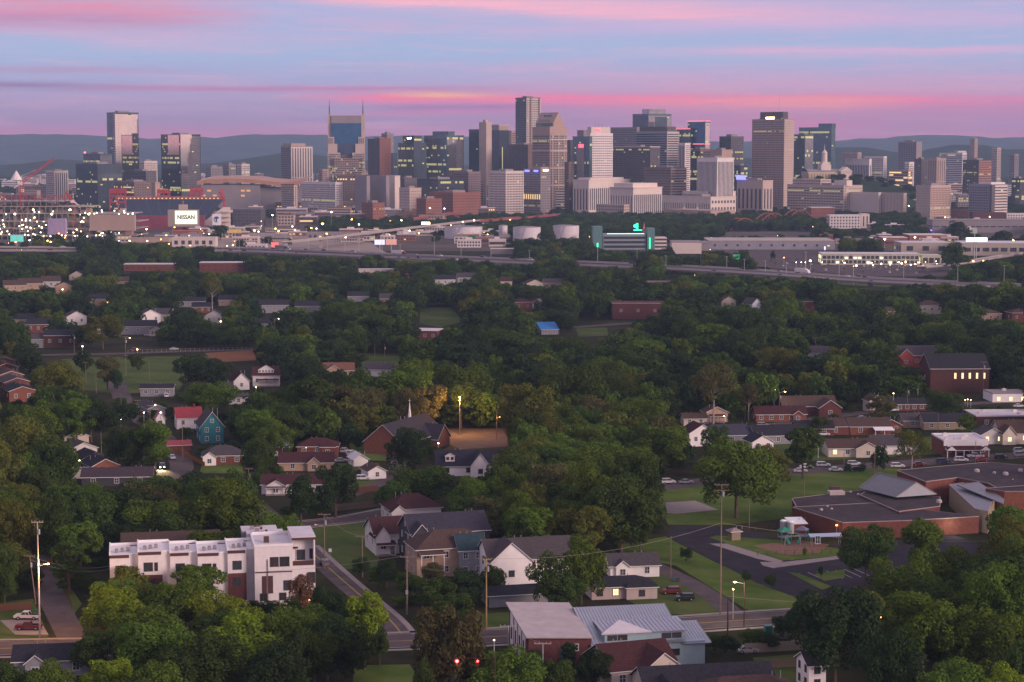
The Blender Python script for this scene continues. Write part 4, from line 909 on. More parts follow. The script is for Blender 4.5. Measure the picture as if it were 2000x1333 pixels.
# sheds, warehouses
shed = mat('shed_metal', (.26, .25, .29), .6, .12, .1, wave=('X', 4, .1)); tan_shed = mat('tan_shed', (.40, .34, .29), .7, .12, .1)
flat('long metal warehouse with lit white letters on its side', 1384, 1630, 471, 488, shed, 70, -1.5, (12, 12, .2, .3), .35, name='warehouse', cat='warehouse', roofm=tan_shed, litm=t_litw)
flat('pale warehouse left of the long metal warehouse', 1312, 1370, 474, 496, c_pale, 40, -2, None, name='warehouse', cat='warehouse', roofm=c_grey)
flat('grey end block of the long warehouse', 1370, 1385, 475, 490, c_grey, 40, -2, None, name='warehouse', cat='warehouse')
flat('low brick shed with white roof edge right of the long warehouse', 1724, 1772, 465, 480, c_brick, 30, 0, None, name='shed', cat='shed', roofm=c_pale)
flat('tan warehouse with stepped white roof behind the car showroom', 1760, 1856, 475, 496, tan_shed, 40, 0, (14, 12, .4, .5), .2, name='warehouse', cat='warehouse', roofm=roof_white)
flat('brick hall with pale roof behind the tan warehouse', 1776, 1850, 460, 474, c_brick, 40, 0, None, name='warehouse', cat='warehouse', roofm=c_pale)
flat('long low warehouse with white roof near the right edge', 1880, 2060, 476, 500, tan_shed, 50, -3, (9, 10, .7, .35), .12, name='warehouse', cat='warehouse', roofm=roof_white, litm=t_litw)
flat('long grey factory with a row of small dark openings', 1822, 2030, 431, 455, c_grey, 50, -3, (9, 30, .78, .10), 0, name='factory', cat='factory', roofm=c_grey)
flat('white apartment block with chequered balconies, cream right end', 1620, 1681, 421, 447, c_white, 22, 2, (4.2, 4.0, .5, .55), .01, name='apartment_block', cat='apartment block')
flat('cream end wing of the chequered white apartment block', 1682, 1698, 419, 446, c_pale, 22, 2, (4.2, 30, .35, .8), .01, name='apartment_block', cat='apartment block')
flat('red brick building with white cornice above the chequered apartments', 1584, 1630, 406, 428, c_brick, 30, 6, (4, 5, .3, .3), .0, name='building', roofm=c_white)
flat('white rowhouses with lit ground floor at the right edge under the office block', 1966, 2030, 418, 434, c_white, 20, 0, (4, 4, .45, .5), .03, name='rowhouses', cat='rowhouses')
flat('maroon brick housing row left of the white rowhouses', 1900, 1964, 416, 434, purple_brick, 20, 0, (5, 5, .3, .35), .03, name='rowhouses', cat='rowhouses')
flat('maroon brick housing row under the checkered hotel', 1800, 1896, 410, 428, purple_brick, 20, 0, (5, 5, .3, .35), .05, name='rowhouses', cat='rowhouses')
flat('white building with dark arches before the scoreboard', 336, 420, 465, 483, c_pale, 20, 0, (7, 20, .5, .5), 0, name='building')
flat('flat red roofed building under the scoreboard', 338, 388, 452, 462, c_brick, 26, 0, None, name='building', roofm=mat('red_flat_roof', (.36, .09, .06), .7, .1))
flat('low tan depot right of the half built stadium', 220, 330, 466, 474, c_tan, 18, 0, None, name='depot', cat='depot')
flat('low grey garage building left of the elevated ramp', 455, 510, 410, 442, c_dgrey, 50, 0, (5, 4, .7, .4), .12, name='parking_garage', cat='garage')
flat('dark shop block with a red lit sign left of the brick warehouses', 540, 690, 396, 421, c_brown, 50, 3, (5, 4, .6, .4), .2, name='shop_block', cat='shop', litm=t_litw)
flat('low hall with long white lit canopy at the foot of the elevated road', 600, 700, 455, 468, c_grey, 20, 2, (6, 20, .5, .5), .8, name='building', litm=t_litw, keepit=False)
flat('tiny green fronted depot below the leftmost tank', 886, 934, 462, 472, mat('green_board', (.05, .16, .08), .7), 12, 0, None, name='depot', cat='depot')
flat('low depot building under the wide tanks', 958, 1004, 487, 497, c_grey, 14, 0, None, name='depot', cat='depot', roofm=c_pale)
flat('small brick apartment row with white parapets, left of two', 242, 345, 517, 530, red_brick, 16, 2, (5, 4, .4, .3), .02, name='rowhouses', cat='rowhouses', roofm=roof_white)
flat('small brick apartment row with white parapets, right of two', 390, 487, 514, 533, red_brick, 16, 2, (5, 4, .4, .3), .02, name='rowhouses', cat='rowhouses', roofm=roof_white)
# car showroom
r, w, h = flat('brightly lit car showroom under a long pale roof', 1605, 1795, 497, 518, mat('showroom_wall', (.5, .48, .36), .6, .1), 30, -4, (4, 5, .75, .7, 1), .9, name='car_showroom', cat='showroom', roofm=roof_white, litm=mat('showroom_light', (.5, .5, .4), .5, emit=(1, .92, .55), estr=1.3))
flat('lit service hall right of the car showroom', 1800, 1838, 500, 518, mat('showroom_wall', (.5, .5, .4)), 24, -2, (5, 6, .8, .7, 1), .9, name='service_hall', cat='garage', litm=MATS['showroom_light'])
lot = poly_obj('car_lot', [(1470, 500), (1640, 498), (1850, 520), (1990, 540), (1700, 540), (1480, 522)], asphalt_old, .11, keepit=False); keep_poly([(1500, 500), (1840, 500), (1860, 530), (1640, 534), (1500, 520)])
poly_obj('car_lot', [(1400, 490), (1620, 488), (1640, 498), (1480, 506)], asphalt_old, .12)
poly_obj('highway_apron', [(430, 456), (700, 452), (740, 486), (760, 496), (500, 488), (420, 486)], mat('pale_apron', (.30, .24, .21), .9, .2, .05), .13)
keep_poly([(700, 470), (960, 480), (1000, 500), (760, 498)])

# elevated roads
deck = mat('road_deck', (.30, .25, .24), .85, .12, .1); girder = mat('red_girder', (.24, .07, .07), .7, .1, .1); barrier = mat('concrete_barrier', (.38, .34, .33), .85, .1, .1)
def highway(name, pts, z, w, gird=None, piers=0, keepw=5, gaps=()):
    g = smooth([Vector(G(p[0], p[1], z).to_2d()) for p in pts], 4)
    root = empty(name, (0, 0, 0)); tag(root, kind='structure')
    ribbon('deck', g, w, deck, z, None, .8, root)
    for s in (-1, 1): ribbon('barrier', offs(g, s*(w/2+.2)), .4, gird or barrier, z+.9, None, .9 if not gird else 3.2, root)
    if piers:
        m = MB()
        for p in g[::piers]: m.box(p.x-1.5, p.x+1.5, p.y-1, p.y+1, 0, z-.8)
        tag(put('pier', m.mesh('pier', barrier), root), kind='stuff')
    for i in range(len(g)-1):
        a, b = proj((g[i].x, g[i].y, z)), proj((g[i+1].x, g[i+1].y, z))
        for q in range(8):
            x = a[0]+(b[0]-a[0])*q/8; y = a[1]+(b[1]-a[1])*q/8; any(p < x < q_ for p, q_ in gaps) or keep(x-5, y-keepw, x+5, y+keepw, g[i].y)
    return g
HW = [(-60, 483), (200, 484), (430, 484), (600, 490), (760, 497), (1000, 507), (1300, 519), (1500, 530), (1700, 544), (2080, 561)]
GAP = ((150, 425), (705, 770), (1040, 1130), (1240, 1290))
hwy1 = highway('highway', HW, 7, 15, None, 2, 3, GAP)
hwy2 = highway('highway', [(x, y+6.5) for x, y in HW], 6.6, 15, None, 2, 3, GAP+((850, 960), (1180, 1300), (1560, 1640), (1800, 2000)))
ramp1 = highway('elevated_road', [(560, 474), (700, 458), (790, 447), (870, 438), (930, 431)], 10, 11, None, 2, 4)
ramp0 = highway('elevated_road', [(930, 431), (1010, 425), (1092, 418)], 10, 11, girder, 2, 4)
ramp2 = highway('elevated_road', [(800, 428), (870, 418), (930, 410), (965, 407)], 12, 9, girder, 2, 4)
ramp3 = highway('elevated_road', [(1800, 522), (1880, 514), (1950, 502), (2040, 492)], 5, 9, None, 0, 3)
# truss bridge
tr_m = mat('rust_truss', (.20, .075, .065), .8, .2, .2)
troot = empty('truss_bridge', Vector((P(1500, 440, 2700).x, 2700, 0)), 0, 'rust red arched truss bridge of three spans above the river trees', 'bridge')
for (x0, y0, Ya, x1, y1, Yb, hg) in ((1420, 455, 2560, 1472, 449, 2640, 17), (1474, 447, 2650, 1530, 438, 2770, 18), (1531, 437, 2775, 1580, 431, 2900, 17)):
    A, B = P(x0, y0, Ya)-troot.location, P(x1, y1, Yb)-troot.location; d = (B-A); nr = Vector((-d.y, d.x, 0)).normalized()*5; m = MB(); n = 8
    for s in (-1, 1):
        top = [A+d*((k+.0)/n)+nr*s+Vector((0, 0, hg*math.sin(math.pi*(.08+.84*k/n)))) for k in range(n+1)]; bot = [A+d*(k/n)+nr*s for k in range(n+1)]
        for k in range(n): m.bar(top[k], top[k+1], 1.2); m.bar(bot[k], bot[k+1], 1.2); m.bar(bot[k+1], top[k], .6) if k < n/2 else m.bar(bot[k], top[k+1], .6)
        for k in range(n+1): m.bar(bot[k], top[k], .7)
    put('truss_span', m.mesh('truss_span', tr_m), troot)
    m = MB(); m.quad(A-nr, B-nr, B+nr, A+nr); m.bar(A-nr, (A.x-nr.x, A.y-nr.y, -troot.location.z), 2.5); put('deck', m.mesh('deck', deck), troot)
keep(1415, 424, 1585, 455, 2560); LAND.append((1500, 440, 'the rust red truss bridge'))

# billboards and signs
def billboard(px0, px1, yt, yb, Yf, face, label, name='billboard', cat='billboard', h0=None, extra=None, keepit=True):
    Y = G(0, Yf).y; a, b = P(px0, yb, Y), P(px1, yt, Y); r = empty(name, ((a.x+b.x)/2, Y, 0), 0, label, cat); w = (b.x-a.x)/2
    m = MB(); m.box(-w, w, 0, .8, a.z, b.z); put('panel', m.mesh('panel', c_grey), r)
    m = MB(); m.box(-w+.3, w-.3, -.2, -.05, a.z+.3, b.z-.3); f = put('face', m.mesh('face', face), r)
    m = MB(); m.cyl((0, .4, 0), (0, .4, a.z), .5, n=8); put('post', m.mesh('post', grey_steel), r)
    if keepit: keep(px0, yt, px1, yb, Y)
    return r, w, a.z, b.z, f
scr = lambda n, c, s: mat('screen_'+n, (.1, .1, .1), .5, 0, emit=c, estr=s)
billboard(731, 752, 468, 479, 492, scr('bluewhite', (.8, .75, 1), 1.1), 'bright blue white screen, left of a pair over the highway', 'billboard')
billboard(753, 775, 467, 479, 492, mat('poster_salmon', (.5, .26, .22), .6, .2, .5, emit=(1, .5, .4), estr=.35), 'salmon coloured poster board, right of a pair over the highway', 'billboard')
billboard(529, 545, 473, 486, 494, scr('red', (1, .18, .16), .9), 'small red lit sign beside the highway before the dark hut', 'lit_sign', 'sign')
billboard(446, 472, 448, 456, 484, mat('poster_tan', (.42, .30, .12), .6, .2, .5, emit=(.7, .4, .1), estr=.3), 'tan billboard on a tall post right of the scoreboard', 'billboard')
billboard(20, 46, 459, 473, 482, scr('cyan', (.12, .8, .7), .7), 'cyan lit screen at the left edge below the half built stadium', 'billboard')
billboard(1886, 1929, 464, 473, 512, glow('sign_white', (.92, 1, .9), 2.2), 'long glowing white sign on tall posts at the right', 'lit_sign', 'sign')
billboard(1899, 1909, 447, 457, 512, mat('green_white_sign', (.35, .5, .38), .6, .2, .6), 'small pale green sign above the long glowing white sign', 'lit_sign', 'sign')
billboard(1431, 1447, 497, 508, 520, mat('green_sign', (.03, .35, .12), .5, .3, .4, emit=(.05, .7, .25), estr=.35), 'green overhead highway sign by dark trees', 'lit_sign', 'sign')
billboard(1374, 1384, 502, 511, 520, scr('orange', (1, .35, .22), .9), 'small orange lit sign left of the green highway sign', 'lit_sign', 'sign')
billboard(1609, 1613, 481, 489, 500, glow('blue_white_sign', (.75, .75, 1), 1.5), 'slim upright blue white sign left of the showroom', 'lit_sign', 'sign')
billboard(823, 840, 434, 439, 450, lamp_warm, 'small warm white lit sign over the elevated road', 'lit_sign', 'sign')
billboard(1418, 1437, 480.5, 484, 487.8, lamp_white, 'lit white letters on the long metal warehouse', 'lit_sign', 'sign', keepit=False)
for i, (x, y, m_) in enumerate(((1771, 451, purple_em), (1818, 450, purple_em), (600, 420, pink_em), (1250, 450, green_em), (478, 388, pink_em), (490, 404, purple_em))):
    Y = G(0, y+12).y; p = P(x, y, Y); r = empty('coloured_light', (p.x, Y, 0), 0, ['purple floodlight among dark trees, left of two', 'purple floodlight beside the grey factory, right of two', 'red neon on the front of the dark shop block', 'green floodlight behind the office with roof neon', 'pink light among the bars right of the stadium', 'violet light below the copper roofed hall'][i], 'light')
    m = MB(); m.ball((0, 0, p.z), 1.6, 8); put('lamp', m.mesh('lamp', m_), r); m = MB(); m.cyl((0, 0, 0), (0, 0, p.z), .2, n=5); put('post', m.mesh('post', grey_steel), r)

# low city blocks filling the distance
rnd = random.Random(11)
fill_w = [c_beige, c_tan, c_pale, c_grey, c_white, c_brick, c_brown, c_dgrey]
words_c = ['beige', 'tan', 'pale', 'grey', 'white', 'brick', 'brown', 'dark']
FILL = []
def filler(px, Y, w, dep, h, ci, nm='low_building', floors=True, phi=35):
    nm = 'mid_rise_block' if h > 16 else nm
    p = G(px, 290+F*H/Y); r = empty(nm, (p.x, Y, 0), RAD(90-phi)-math.pi/2+RAD(35), None, 'building', 'low city buildings between and behind the towers'); m = MB(); m.box(-w/2, w/2, 0, dep, 0, h); put('wall', m.mesh('wall', fill_w[ci]), r)
    m = MB(); m.box(-w/2-.3, w/2+.3, -.3, dep+.3, h, h+.8); m.box(-w/6, w/8, dep*.3, dep*.6, h+.8, h+3); put('roof', m.mesh('roof', rnd.choice((c_pale, c_grey, roof_white, c_brown))), r)
    if floors:
        mbs = [MB(), MB()]; facade(mbs, (-w/2+.5, 0, 0), (1, 0, 0), w-1, .8, h-.5, rnd.choice((FINE, BANDS, GRID)), .12, (0, -1, 0)); facade(mbs, (-w/2, dep-.5, 0), (0, -1, 0), dep-1, .8, h-.5, FINE, .08, (-1, 0, 0))
        tag(put('windows', mbs[0].mesh('windows', t_win), r), kind='stuff')
        if mbs[1].f: tag(put('lit_windows', mbs[1].mesh('lit_windows', rnd.choice((t_lit, t_litw))), r), kind='stuff')
    q = proj((p.x, Y, h)); FILL.append((r, q[0], q[1], words_c[ci], w, h)); FOOT.append((p.x, Y+dep/2, max(w, dep)*.6))
for i in range(100): filler(rnd.uniform(-80, 660), rnd.uniform(3500, 6200), rnd.uniform(20, 55), rnd.uniform(15, 30), rnd.uniform(8, 34), rnd.choice((0, 1, 2, 3, 4, 4, 2, 5, 7)))
for i in range(80): filler(rnd.uniform(1600, 2080), rnd.uniform(3500, 6000), rnd.uniform(20, 60), rnd.uniform(15, 30), rnd.uniform(7, 30), rnd.choice((0, 1, 2, 3, 4, 4, 5)))
for i in range(44): filler(rnd.uniform(660, 1640), rnd.uniform(3250, 4100), rnd.uniform(26, 55), rnd.uniform(15, 30), rnd.uniform(18, 70), rnd.choice((0, 1, 2, 3, 6)))
for i in range(34): filler(rnd.uniform(440, 960), rnd.uniform(2750, 3150), rnd.uniform(20, 45), rnd.uniform(15, 25), rnd.uniform(8, 18), rnd.choice((0, 1, 3, 5, 6, 7)))
for i in range(16): filler(rnd.uniform(1640, 2060), rnd.uniform(2500, 2900), rnd.uniform(14, 26), rnd.uniform(10, 18), rnd.uniform(5, 9), rnd.choice((0, 1, 2, 4, 5)))
for i in range(36): filler(rnd.uniform(1650, 2060), rnd.uniform(3300, 4400), rnd.uniform(22, 45), rnd.uniform(15, 25), rnd.uniform(14, 34), rnd.choice((0, 1, 2, 3, 4, 5)))
for i in range(34): filler(rnd.uniform(430, 1010), rnd.uniform(2120, 2680), rnd.uniform(14, 38), rnd.uniform(10, 18), rnd.uniform(4, 8), rnd.choice((0, 2, 4, 2, 5)), 'depot_building')
for i in range(12): filler(rnd.uniform(1560, 1860), rnd.uniform(2150, 2330), rnd.uniform(14, 30), rnd.uniform(10, 18), rnd.uniform(4, 8), rnd.choice((0, 2, 5, 1, 5)))
for i in range(14): filler(rnd.uniform(0, 620), rnd.uniform(2180, 2560), rnd.uniform(12, 30), rnd.uniform(10, 18), rnd.uniform(4, 8), rnd.choice((0, 2, 5, 1, 6)))
# ------------------------------------------------------------- houses
def win_mesh(w, h, fm, key, C={}):
    k = (key, round(w, 2), round(h, 2))
    if k not in C:
        m = MB(); t = .12
        m.box(-w/2-t, w/2+t, -.07, 0, h/2, h/2+t); m.box(-w/2-t, w/2+t, -.10, 0, -h/2-t, -h/2)
        m.box(-w/2-t, -w/2, -.07, 0, -h/2, h/2); m.box(w/2, w/2+t, -.07, 0, -h/2, h/2); m.box(-.04, .04, -.05, 0, -h/2, h/2); m.box(-w/2, w/2, -.05, 0, -.03, .03)
        f = m.mesh('window', fm); m = MB(); m.quad((-w/2, -.02, -h/2), (w/2, -.02, -h/2), (w/2, -.02, h/2), (-w/2, -.02, h/2)); p = m.mesh('pane', glass_dark); q = m.mesh('pane', glass_lit)
        C[k] = (f, p, q)
    return C[k]
def window(root, x, y, z, w, h, face, fm=None, key='white', lit=False):
    """face: 0 front (-y), 1 left (-x), 2 right (+x)"""
    f, p, q = win_mesh(w, h, fm or trim_m, key); rz = (0, -math.pi/2, math.pi/2)[face]
    o = put('window', f, root, (x, y, z), rz); put('pane', q if lit else p, o)
def door(root, x, y, z, m, face=0, w=1.0, h=2.1):
    b = MB(); b.box(-w/2, w/2, -.06, 0, 0, h); o = put('door', b.mesh('door', m), root, (x, y, z), (0, -math.pi/2, math.pi/2)[face])
    b = MB(); b.box(w*.3, w*.38, -.12, -.06, 1.0, 1.1); put('handle', b.mesh('handle', grey_steel), o)
def roof_mb(kind, x0, x1, y0, y1, z, rh, ov=.5, t=.18):
    m = MB(); x0 -= ov; x1 += ov; y0 -= ov; y1 += ov; zc = z; 
    def slab(*p):
        n = len(m.v); k = len(p); m.v += [tuple(q) for q in p]+[(q[0], q[1], q[2]-t) for q in p]
        m.f.append(tuple(range(n, n+k))); m.m.append(0); m.f.append(tuple(n+k+i for i in reversed(range(k)))); m.m.append(0)
        for i in range(k): j = (i+1) % k; m.f.append((n+j, n+i, n+k+i, n+k+j)); m.m.append(1)
    if kind == 'gx':
        yc = (y0+y1)/2; e = z-rh*ov/((y1-y0)/2-ov)
        slab((x0, y0, e), (x1, y0, e), (x1, yc, z+rh), (x0, yc, z+rh)); slab((x1, y1, e), (x0, y1, e), (x0, yc, z+rh), (x1, yc, z+rh))
    elif kind == 'gy':
        xc = (x0+x1)/2; e = z-rh*ov/((x1-x0)/2-ov)
        slab((x0, y1, e), (x0, y0, e), (xc, y0, z+rh), (xc, y1, z+rh)); slab((x1, y0, e), (x1, y1, e), (xc, y1, z+rh), (xc, y0, z+rh))
    elif kind == 'hip':
        w, d = x1-x0, y1-y0; k = min(w, d)/2
        if w >= d: a, b = (x0+k, (y0+y1)/2, z+rh), (x1-k, (y0+y1)/2, z+rh)
        else: a, b = ((x0+x1)/2, y0+k, z+rh), ((x0+x1)/2, y1-k, z+rh)
        c = [(x0, y0, z-.1), (x1, y0, z-.1), (x1, y1, z-.1), (x0, y1, z-.1)]
        if w >= d: slab(c[0], c[1], b, a); slab(c[1], c[2], b); slab(c[2], c[3], a, b); slab(c[3], c[0], a)
        else: slab(c[0], c[1], a); slab(c[1], c[2], b, a); slab(c[2], c[3], b); slab(c[3], c[0], a, b)
    elif kind == 'shed': slab((x0, y0, z), (x1, y0, z), (x1, y1, z+rh), (x0, y1, z+rh))
    elif kind == 'shedx': slab((x0, y0, z+rh), (x1, y0, z), (x1, y1, z), (x0, y1, z+rh))
    elif kind == 'flat': slab((x0, y0, z+.2), (x1, y0, z+.2), (x1, y1, z+.2), (x0, y1, z+.2))
    return m
def wall_mb(kind, x0, x1, y0, y1, z0, z, rh, t=.15):
    m = MB(); m.box(x0, x1, y0, y1, z0, z)
    if kind == 'gx':
        for x, s in ((x0, 1), (x1, -1)): m.poly([(x, y1, z), (x, y0, z), (x, (y0+y1)/2, z+rh-t)][::s])
    if kind == 'gy':
        for y, s in ((y0, 1), (y1, -1)): m.poly([(x0, y, z), (x1, y, z), ((x0+x1)/2, y, z+rh-t)][::s])
    return m
HOUSES = []
def house(px, py, w, d, h, kind, rh, wall, roof, label, rz=17, win=3, floors=1, lit=(), name='house', cat='house', group=None, chim=False, wing=None, porch=None, dormer=None,
          doorm=None, side=2, gwin=False, vis=None, pad=0, fm=None, key='white', keepit=True, deck_=None, ov=.5, trim=None, wz=None):
    """(px,py): photo point at the foot of the middle of the front wall"""
    g = G(px, py); root = empty(name, g, RAD(rz), label, cat, group)
    put('wall', wall_mb(kind, -w/2, w/2, 0, d, 0, h, rh).mesh('wall', wall), root)
    put('roof', roof_mb(kind, -w/2, w/2, 0, d, h+.02, rh, ov).mesh('roof', [roof, trim or trim_m]), root)
    fh = h/floors; ww = 1.1 if w < 14 else 1.3
    for f in range(floors):
        z = f*fh+fh*.55
        for i in range(win):
            x = -w/2+w*(i+.5)/max(1, win)
            if wing and wing[0]-wing[1]/2-.5 < x < wing[0]+wing[1]/2+.5: continue
            if doorm and f == 0 and i == win//2:
                door(root, x, 0, .3, doorm); continue
            window(root, x, 0, z, ww, min(1.5, fh*.5), 0, fm, key, lit == 'all' or (f, i) in lit)
        for i in range(side): window(root, -w/2, d*(i+.5)/side, z, 1.0, min(1.4, fh*.5), 1, fm, key)
    if gwin and kind == 'gy': window(root, 0, 0, h+rh*.35, 1.0, 1.1, 0, fm, key)
    if gwin and kind == 'gx': window(root, -w/2, d/2, h+rh*.35, 1.0, 1.1, 1, fm, key)
    if wing:   # gable wing to the front: x, width, projection, height, rise, [roof kind]
        x, ww_, pr, wh, wr = wing[:5]; k = wing[5] if len(wing) > 5 else 'gy'; wm = wing[6] if len(wing) > 6 else wall
        put('wing_wall', wall_mb(k, x-ww_/2, x+ww_/2, -pr, .0-.02, 0, wh, wr).mesh('wing_wall', wm), root)
        put('wing_roof', roof_mb(k, x-ww_/2, x+ww_/2, -pr, d*.45 if k == 'gy' else 0, wh+.03, wr, .4).mesh('wing_roof', [roof, trim or trim_m]), root)
        window(root, x, -pr, wh*.5, 1.3, 1.4, 0, fm, key, lit == 'all')
    if porch:  # x, width, depth, height, material
        x, pw, pd, ph = porch[:4]; pm = porch[4] if len(porch) > 4 else roof
        put('porch_roof', roof_mb('shed', x-pw/2, x+pw/2, -pd, .1, ph, .7, .2).mesh('porch_roof', [pm, trim or trim_m]), root)
        n = max(2, int(pw/2.6)+1)
        for i in range(n): m = MB(); xx = x-pw/2+.1+(pw-.2)*i/(n-1); m.box(xx-.1, xx+.1, -pd+.1, -pd+.3, 0, ph-.15); put('post', m.mesh('post', trim or trim_m), root)
        m = MB(); m.box(x-pw/2, x+pw/2, -pd, -.02, .0, .35); put('porch_floor', m.mesh('porch_floor', concrete), root)
    if dormer:
        x, dw, dh = dormer[:3]; y0 = d*.12; z0 = h+rh*.25
        put('dormer', wall_mb('gy', x-dw/2, x+dw/2, y0, d*.5, z0-.8, z0+dh, dw*.28).mesh('dormer', dormer[3] if len(dormer) > 3 else wall), root)
        put('dormer_roof', roof_mb('gy', x-dw/2, x+dw/2, y0, d*.5, z0+dh+.02, dw*.28, .25).mesh('dormer_roof', [roof, trim or trim_m]), root)
        for i in range(max(1, int(dw/1.4))): window(root, x-dw/2+dw*(i+.5)/max(1, int(dw/1.4)), y0, z0+dh*.5, .7, .8, 0, fm, key)
    if chim: m = MB(); m.box(w*.2, w*.2+.8, d*.45, d*.45+.8, h+rh*.3, h+rh+1.1); put('chimney', m.mesh('chimney', red_brick), root)
    for i in range(2): m = MB(); x, y = random.Random(int(px)).uniform(-w*.3, w*.3)+i*1.7, d*.62; m.cyl((x, y, h+rh*.2), (x, y, h+rh+.25), .09, n=6); put('vent_pipe', m.mesh('vent_pipe', grey_steel), root)
    # what it shows and covers
    c, s = math.cos(RAD(rz)), math.sin(RAD(rz)); P8 = [proj((g.x+c*x-s*y, g.y+s*x+c*y, z)) for x in (-w/2, w/2) for y in (0, d) for z in (0, h+rh)]
    bx0, bx1, by0, by1 = min(q[0] for q in P8), max(q[0] for q in P8), min(q[1] for q in P8), max(q[1] for q in P8)
    if keepit:
        v = vis or (bx0+2, by0+3, bx1-2, by1-4); keep(v[0], v[1], v[2], v[3], g.y)
    r = max(w, d)
    for i in range(int(w//4)+1):
        for j in range(int(d//4)+1):
            x, y = -w/2+i*4, j*4; FOOT.append((g.x+c*x-s*y, g.y+s*x+c*y, 4.2))
    LAND.append(((bx0+bx1)/2, (by0+by1)/2, label))
    return root

bk, sd = 'brick', 'siding'
H_ = house
# ---- foreground centre, facing the diagonal street
H_(812, 1028, 15, 11, 5.2, 'hip', 3.4, white_siding, shingle_red, 'white house with big maroon hip roof behind the row on the street', win=3, wing=(-5.5, 4.5, 3, 5, 1.8), vis=(755, 992, 870, 1025), chim=False)
H_(765, 1082, 9, 12, 5.6, 'gx', 3.4, white_siding, shingle_red, 'white cottage with maroon roof and white railed porch nearest the street bend', win=2, wing=(-2.6, 4.0, 1.5, 5.0, 2.6), porch=(-2, 5, 3, 3.0), vis=(718, 1024, 800, 1080), gwin=True)
H_(880, 1098, 21, 13, 8.2, 'gx', 3.8, dark_siding, mat('shingle_bluegrey', (.045, .042, .058), .9, .25, 1.5, bump=.3), 'dark house with blue-grey roof and black half-timbered gable end', win=5, floors=2, gwin=True, vis=(780, 1018, 950, 1060), wing=(-8, 4.5, 1.2, 8, 2.6, 'gy'))
H_(890, 1126, 20, 12, 7.4, 'hip', 3.6, tan_siding, shingle_brown, 'brown hip roofed house with two storey white porch beside the white gabled house', win=4, floors=2, vis=(804, 1050, 955, 1100), porch=(-6.5, 6, 2.6, 6.4), lit=((0, 0),))
H_(1040, 1140, 22, 13, 6.4, 'gx', 4.0, white_siding, mat('shingle_warm_grey', (.07, .06, .064), .9, .22, 1.5, bump=.3), 'large white house with steep front gable and warm grey roof', rz=14, win=5, floors=2, side=1, fm=dark_trim, key='dark', wing=(-5.8, 10.4, 2.0, 6.35, 4.6), vis=(945, 1052, 1060, 1135))
g = house(922, 1128, 6.5, 9, 7.2, 'gx', 3.2, grey_siding, shingle_teal, 'narrow grey house front with slate blue hip roof left of the large white house', rz=14, win=2, floors=2, side=1, vis=(884, 1052, 945, 1112))
H_(1020, 1184, 16, 8, 3.0, 'gx', 1.3, grey_siding, shingle_dark, 'long low garage with charcoal roof under the large white house', rz=14, win=0, side=0, vis=(960, 1148, 1010, 1184), name='garage', cat='garage')
H_(1218, 1170, 15.5, 8, 3.1, 'hip', 1.7, mat('pinkish_siding', (.48, .40, .38), .7, .08, .6, wave=('Z', .25, .2)), shingle_dark, 'low ranch house with charcoal hip roof, red door and a yellow lit window', rz=10, win=4, side=0, lit=((0, 1),), doorm=mat('red_door', (.35, .02, .03), .5), fm=dark_trim, key='dark', vis=(1165, 1118, 1278, 1168), wing=(4.2, 7.5, 1.2, 3.0, 1.0, 'hip'))
H_(1240, 1128, 12.5, 9, 3.2, 'gx', 2.2, white_siding, shingle_grey, 'small white house with grey-brown roof and little front gable behind the ranch house', rz=8, win=2, side=1, wing=(-3.2, 3.4, .6, 3.1, 1.4), vis=(1182, 1087, 1288, 1120))
# ---- bottom right
H_(1258, 1345, 14, 14, 4.4, 'gx', 3.6, cream, shingle_red, 'cream house with maroon cross gabled roof at the bottom edge', rz=20, win=3, wing=(3.2, 9, 2.4, 4.2, 3.4), vis=(1185, 1255, 1345, 1330), gwin=True, ov=.7)
H_(1390, 1375, 26, 12, 3.4, 'gx', 3.0, cream, shingle_dark, 'long low house with charcoal roof, vent pipes and a lit entrance at the bottom edge', rz=10, win=4, lit='all', wing=(-9, 5, 3.0, 3.2, 2.2), vis=(1280, 1285, 1500, 1333))
H_(1470, 1392, 20, 11, 3.2, 'hip', 2.6, tan_siding, shingle_brown, 'house with brown roof cut off by the bottom edge right of the long charcoal roof', rz=10, win=3, vis=(1400, 1308, 1560, 1333))
H_(1596, 1348, 3.6, 7, 5.2, 'gx', 1.8, white_siding, shingle_dark, 'narrow white two storey house at the bottom edge under the big dark tree', rz=12, win=1, floors=2, vis=(1572, 1296, 1600, 1333), fm=dark_trim, key='dark')
H_(100, 1322, 15, 9, 3.6, 'gx', 2.2, grey_siding, shingle_dark, 'house with dark blue roof below the main road at bottom left', rz=8, win=3, wing=(-3, 4, 1.5, 3.4, 1.6), vis=(42, 1283, 158, 1300))
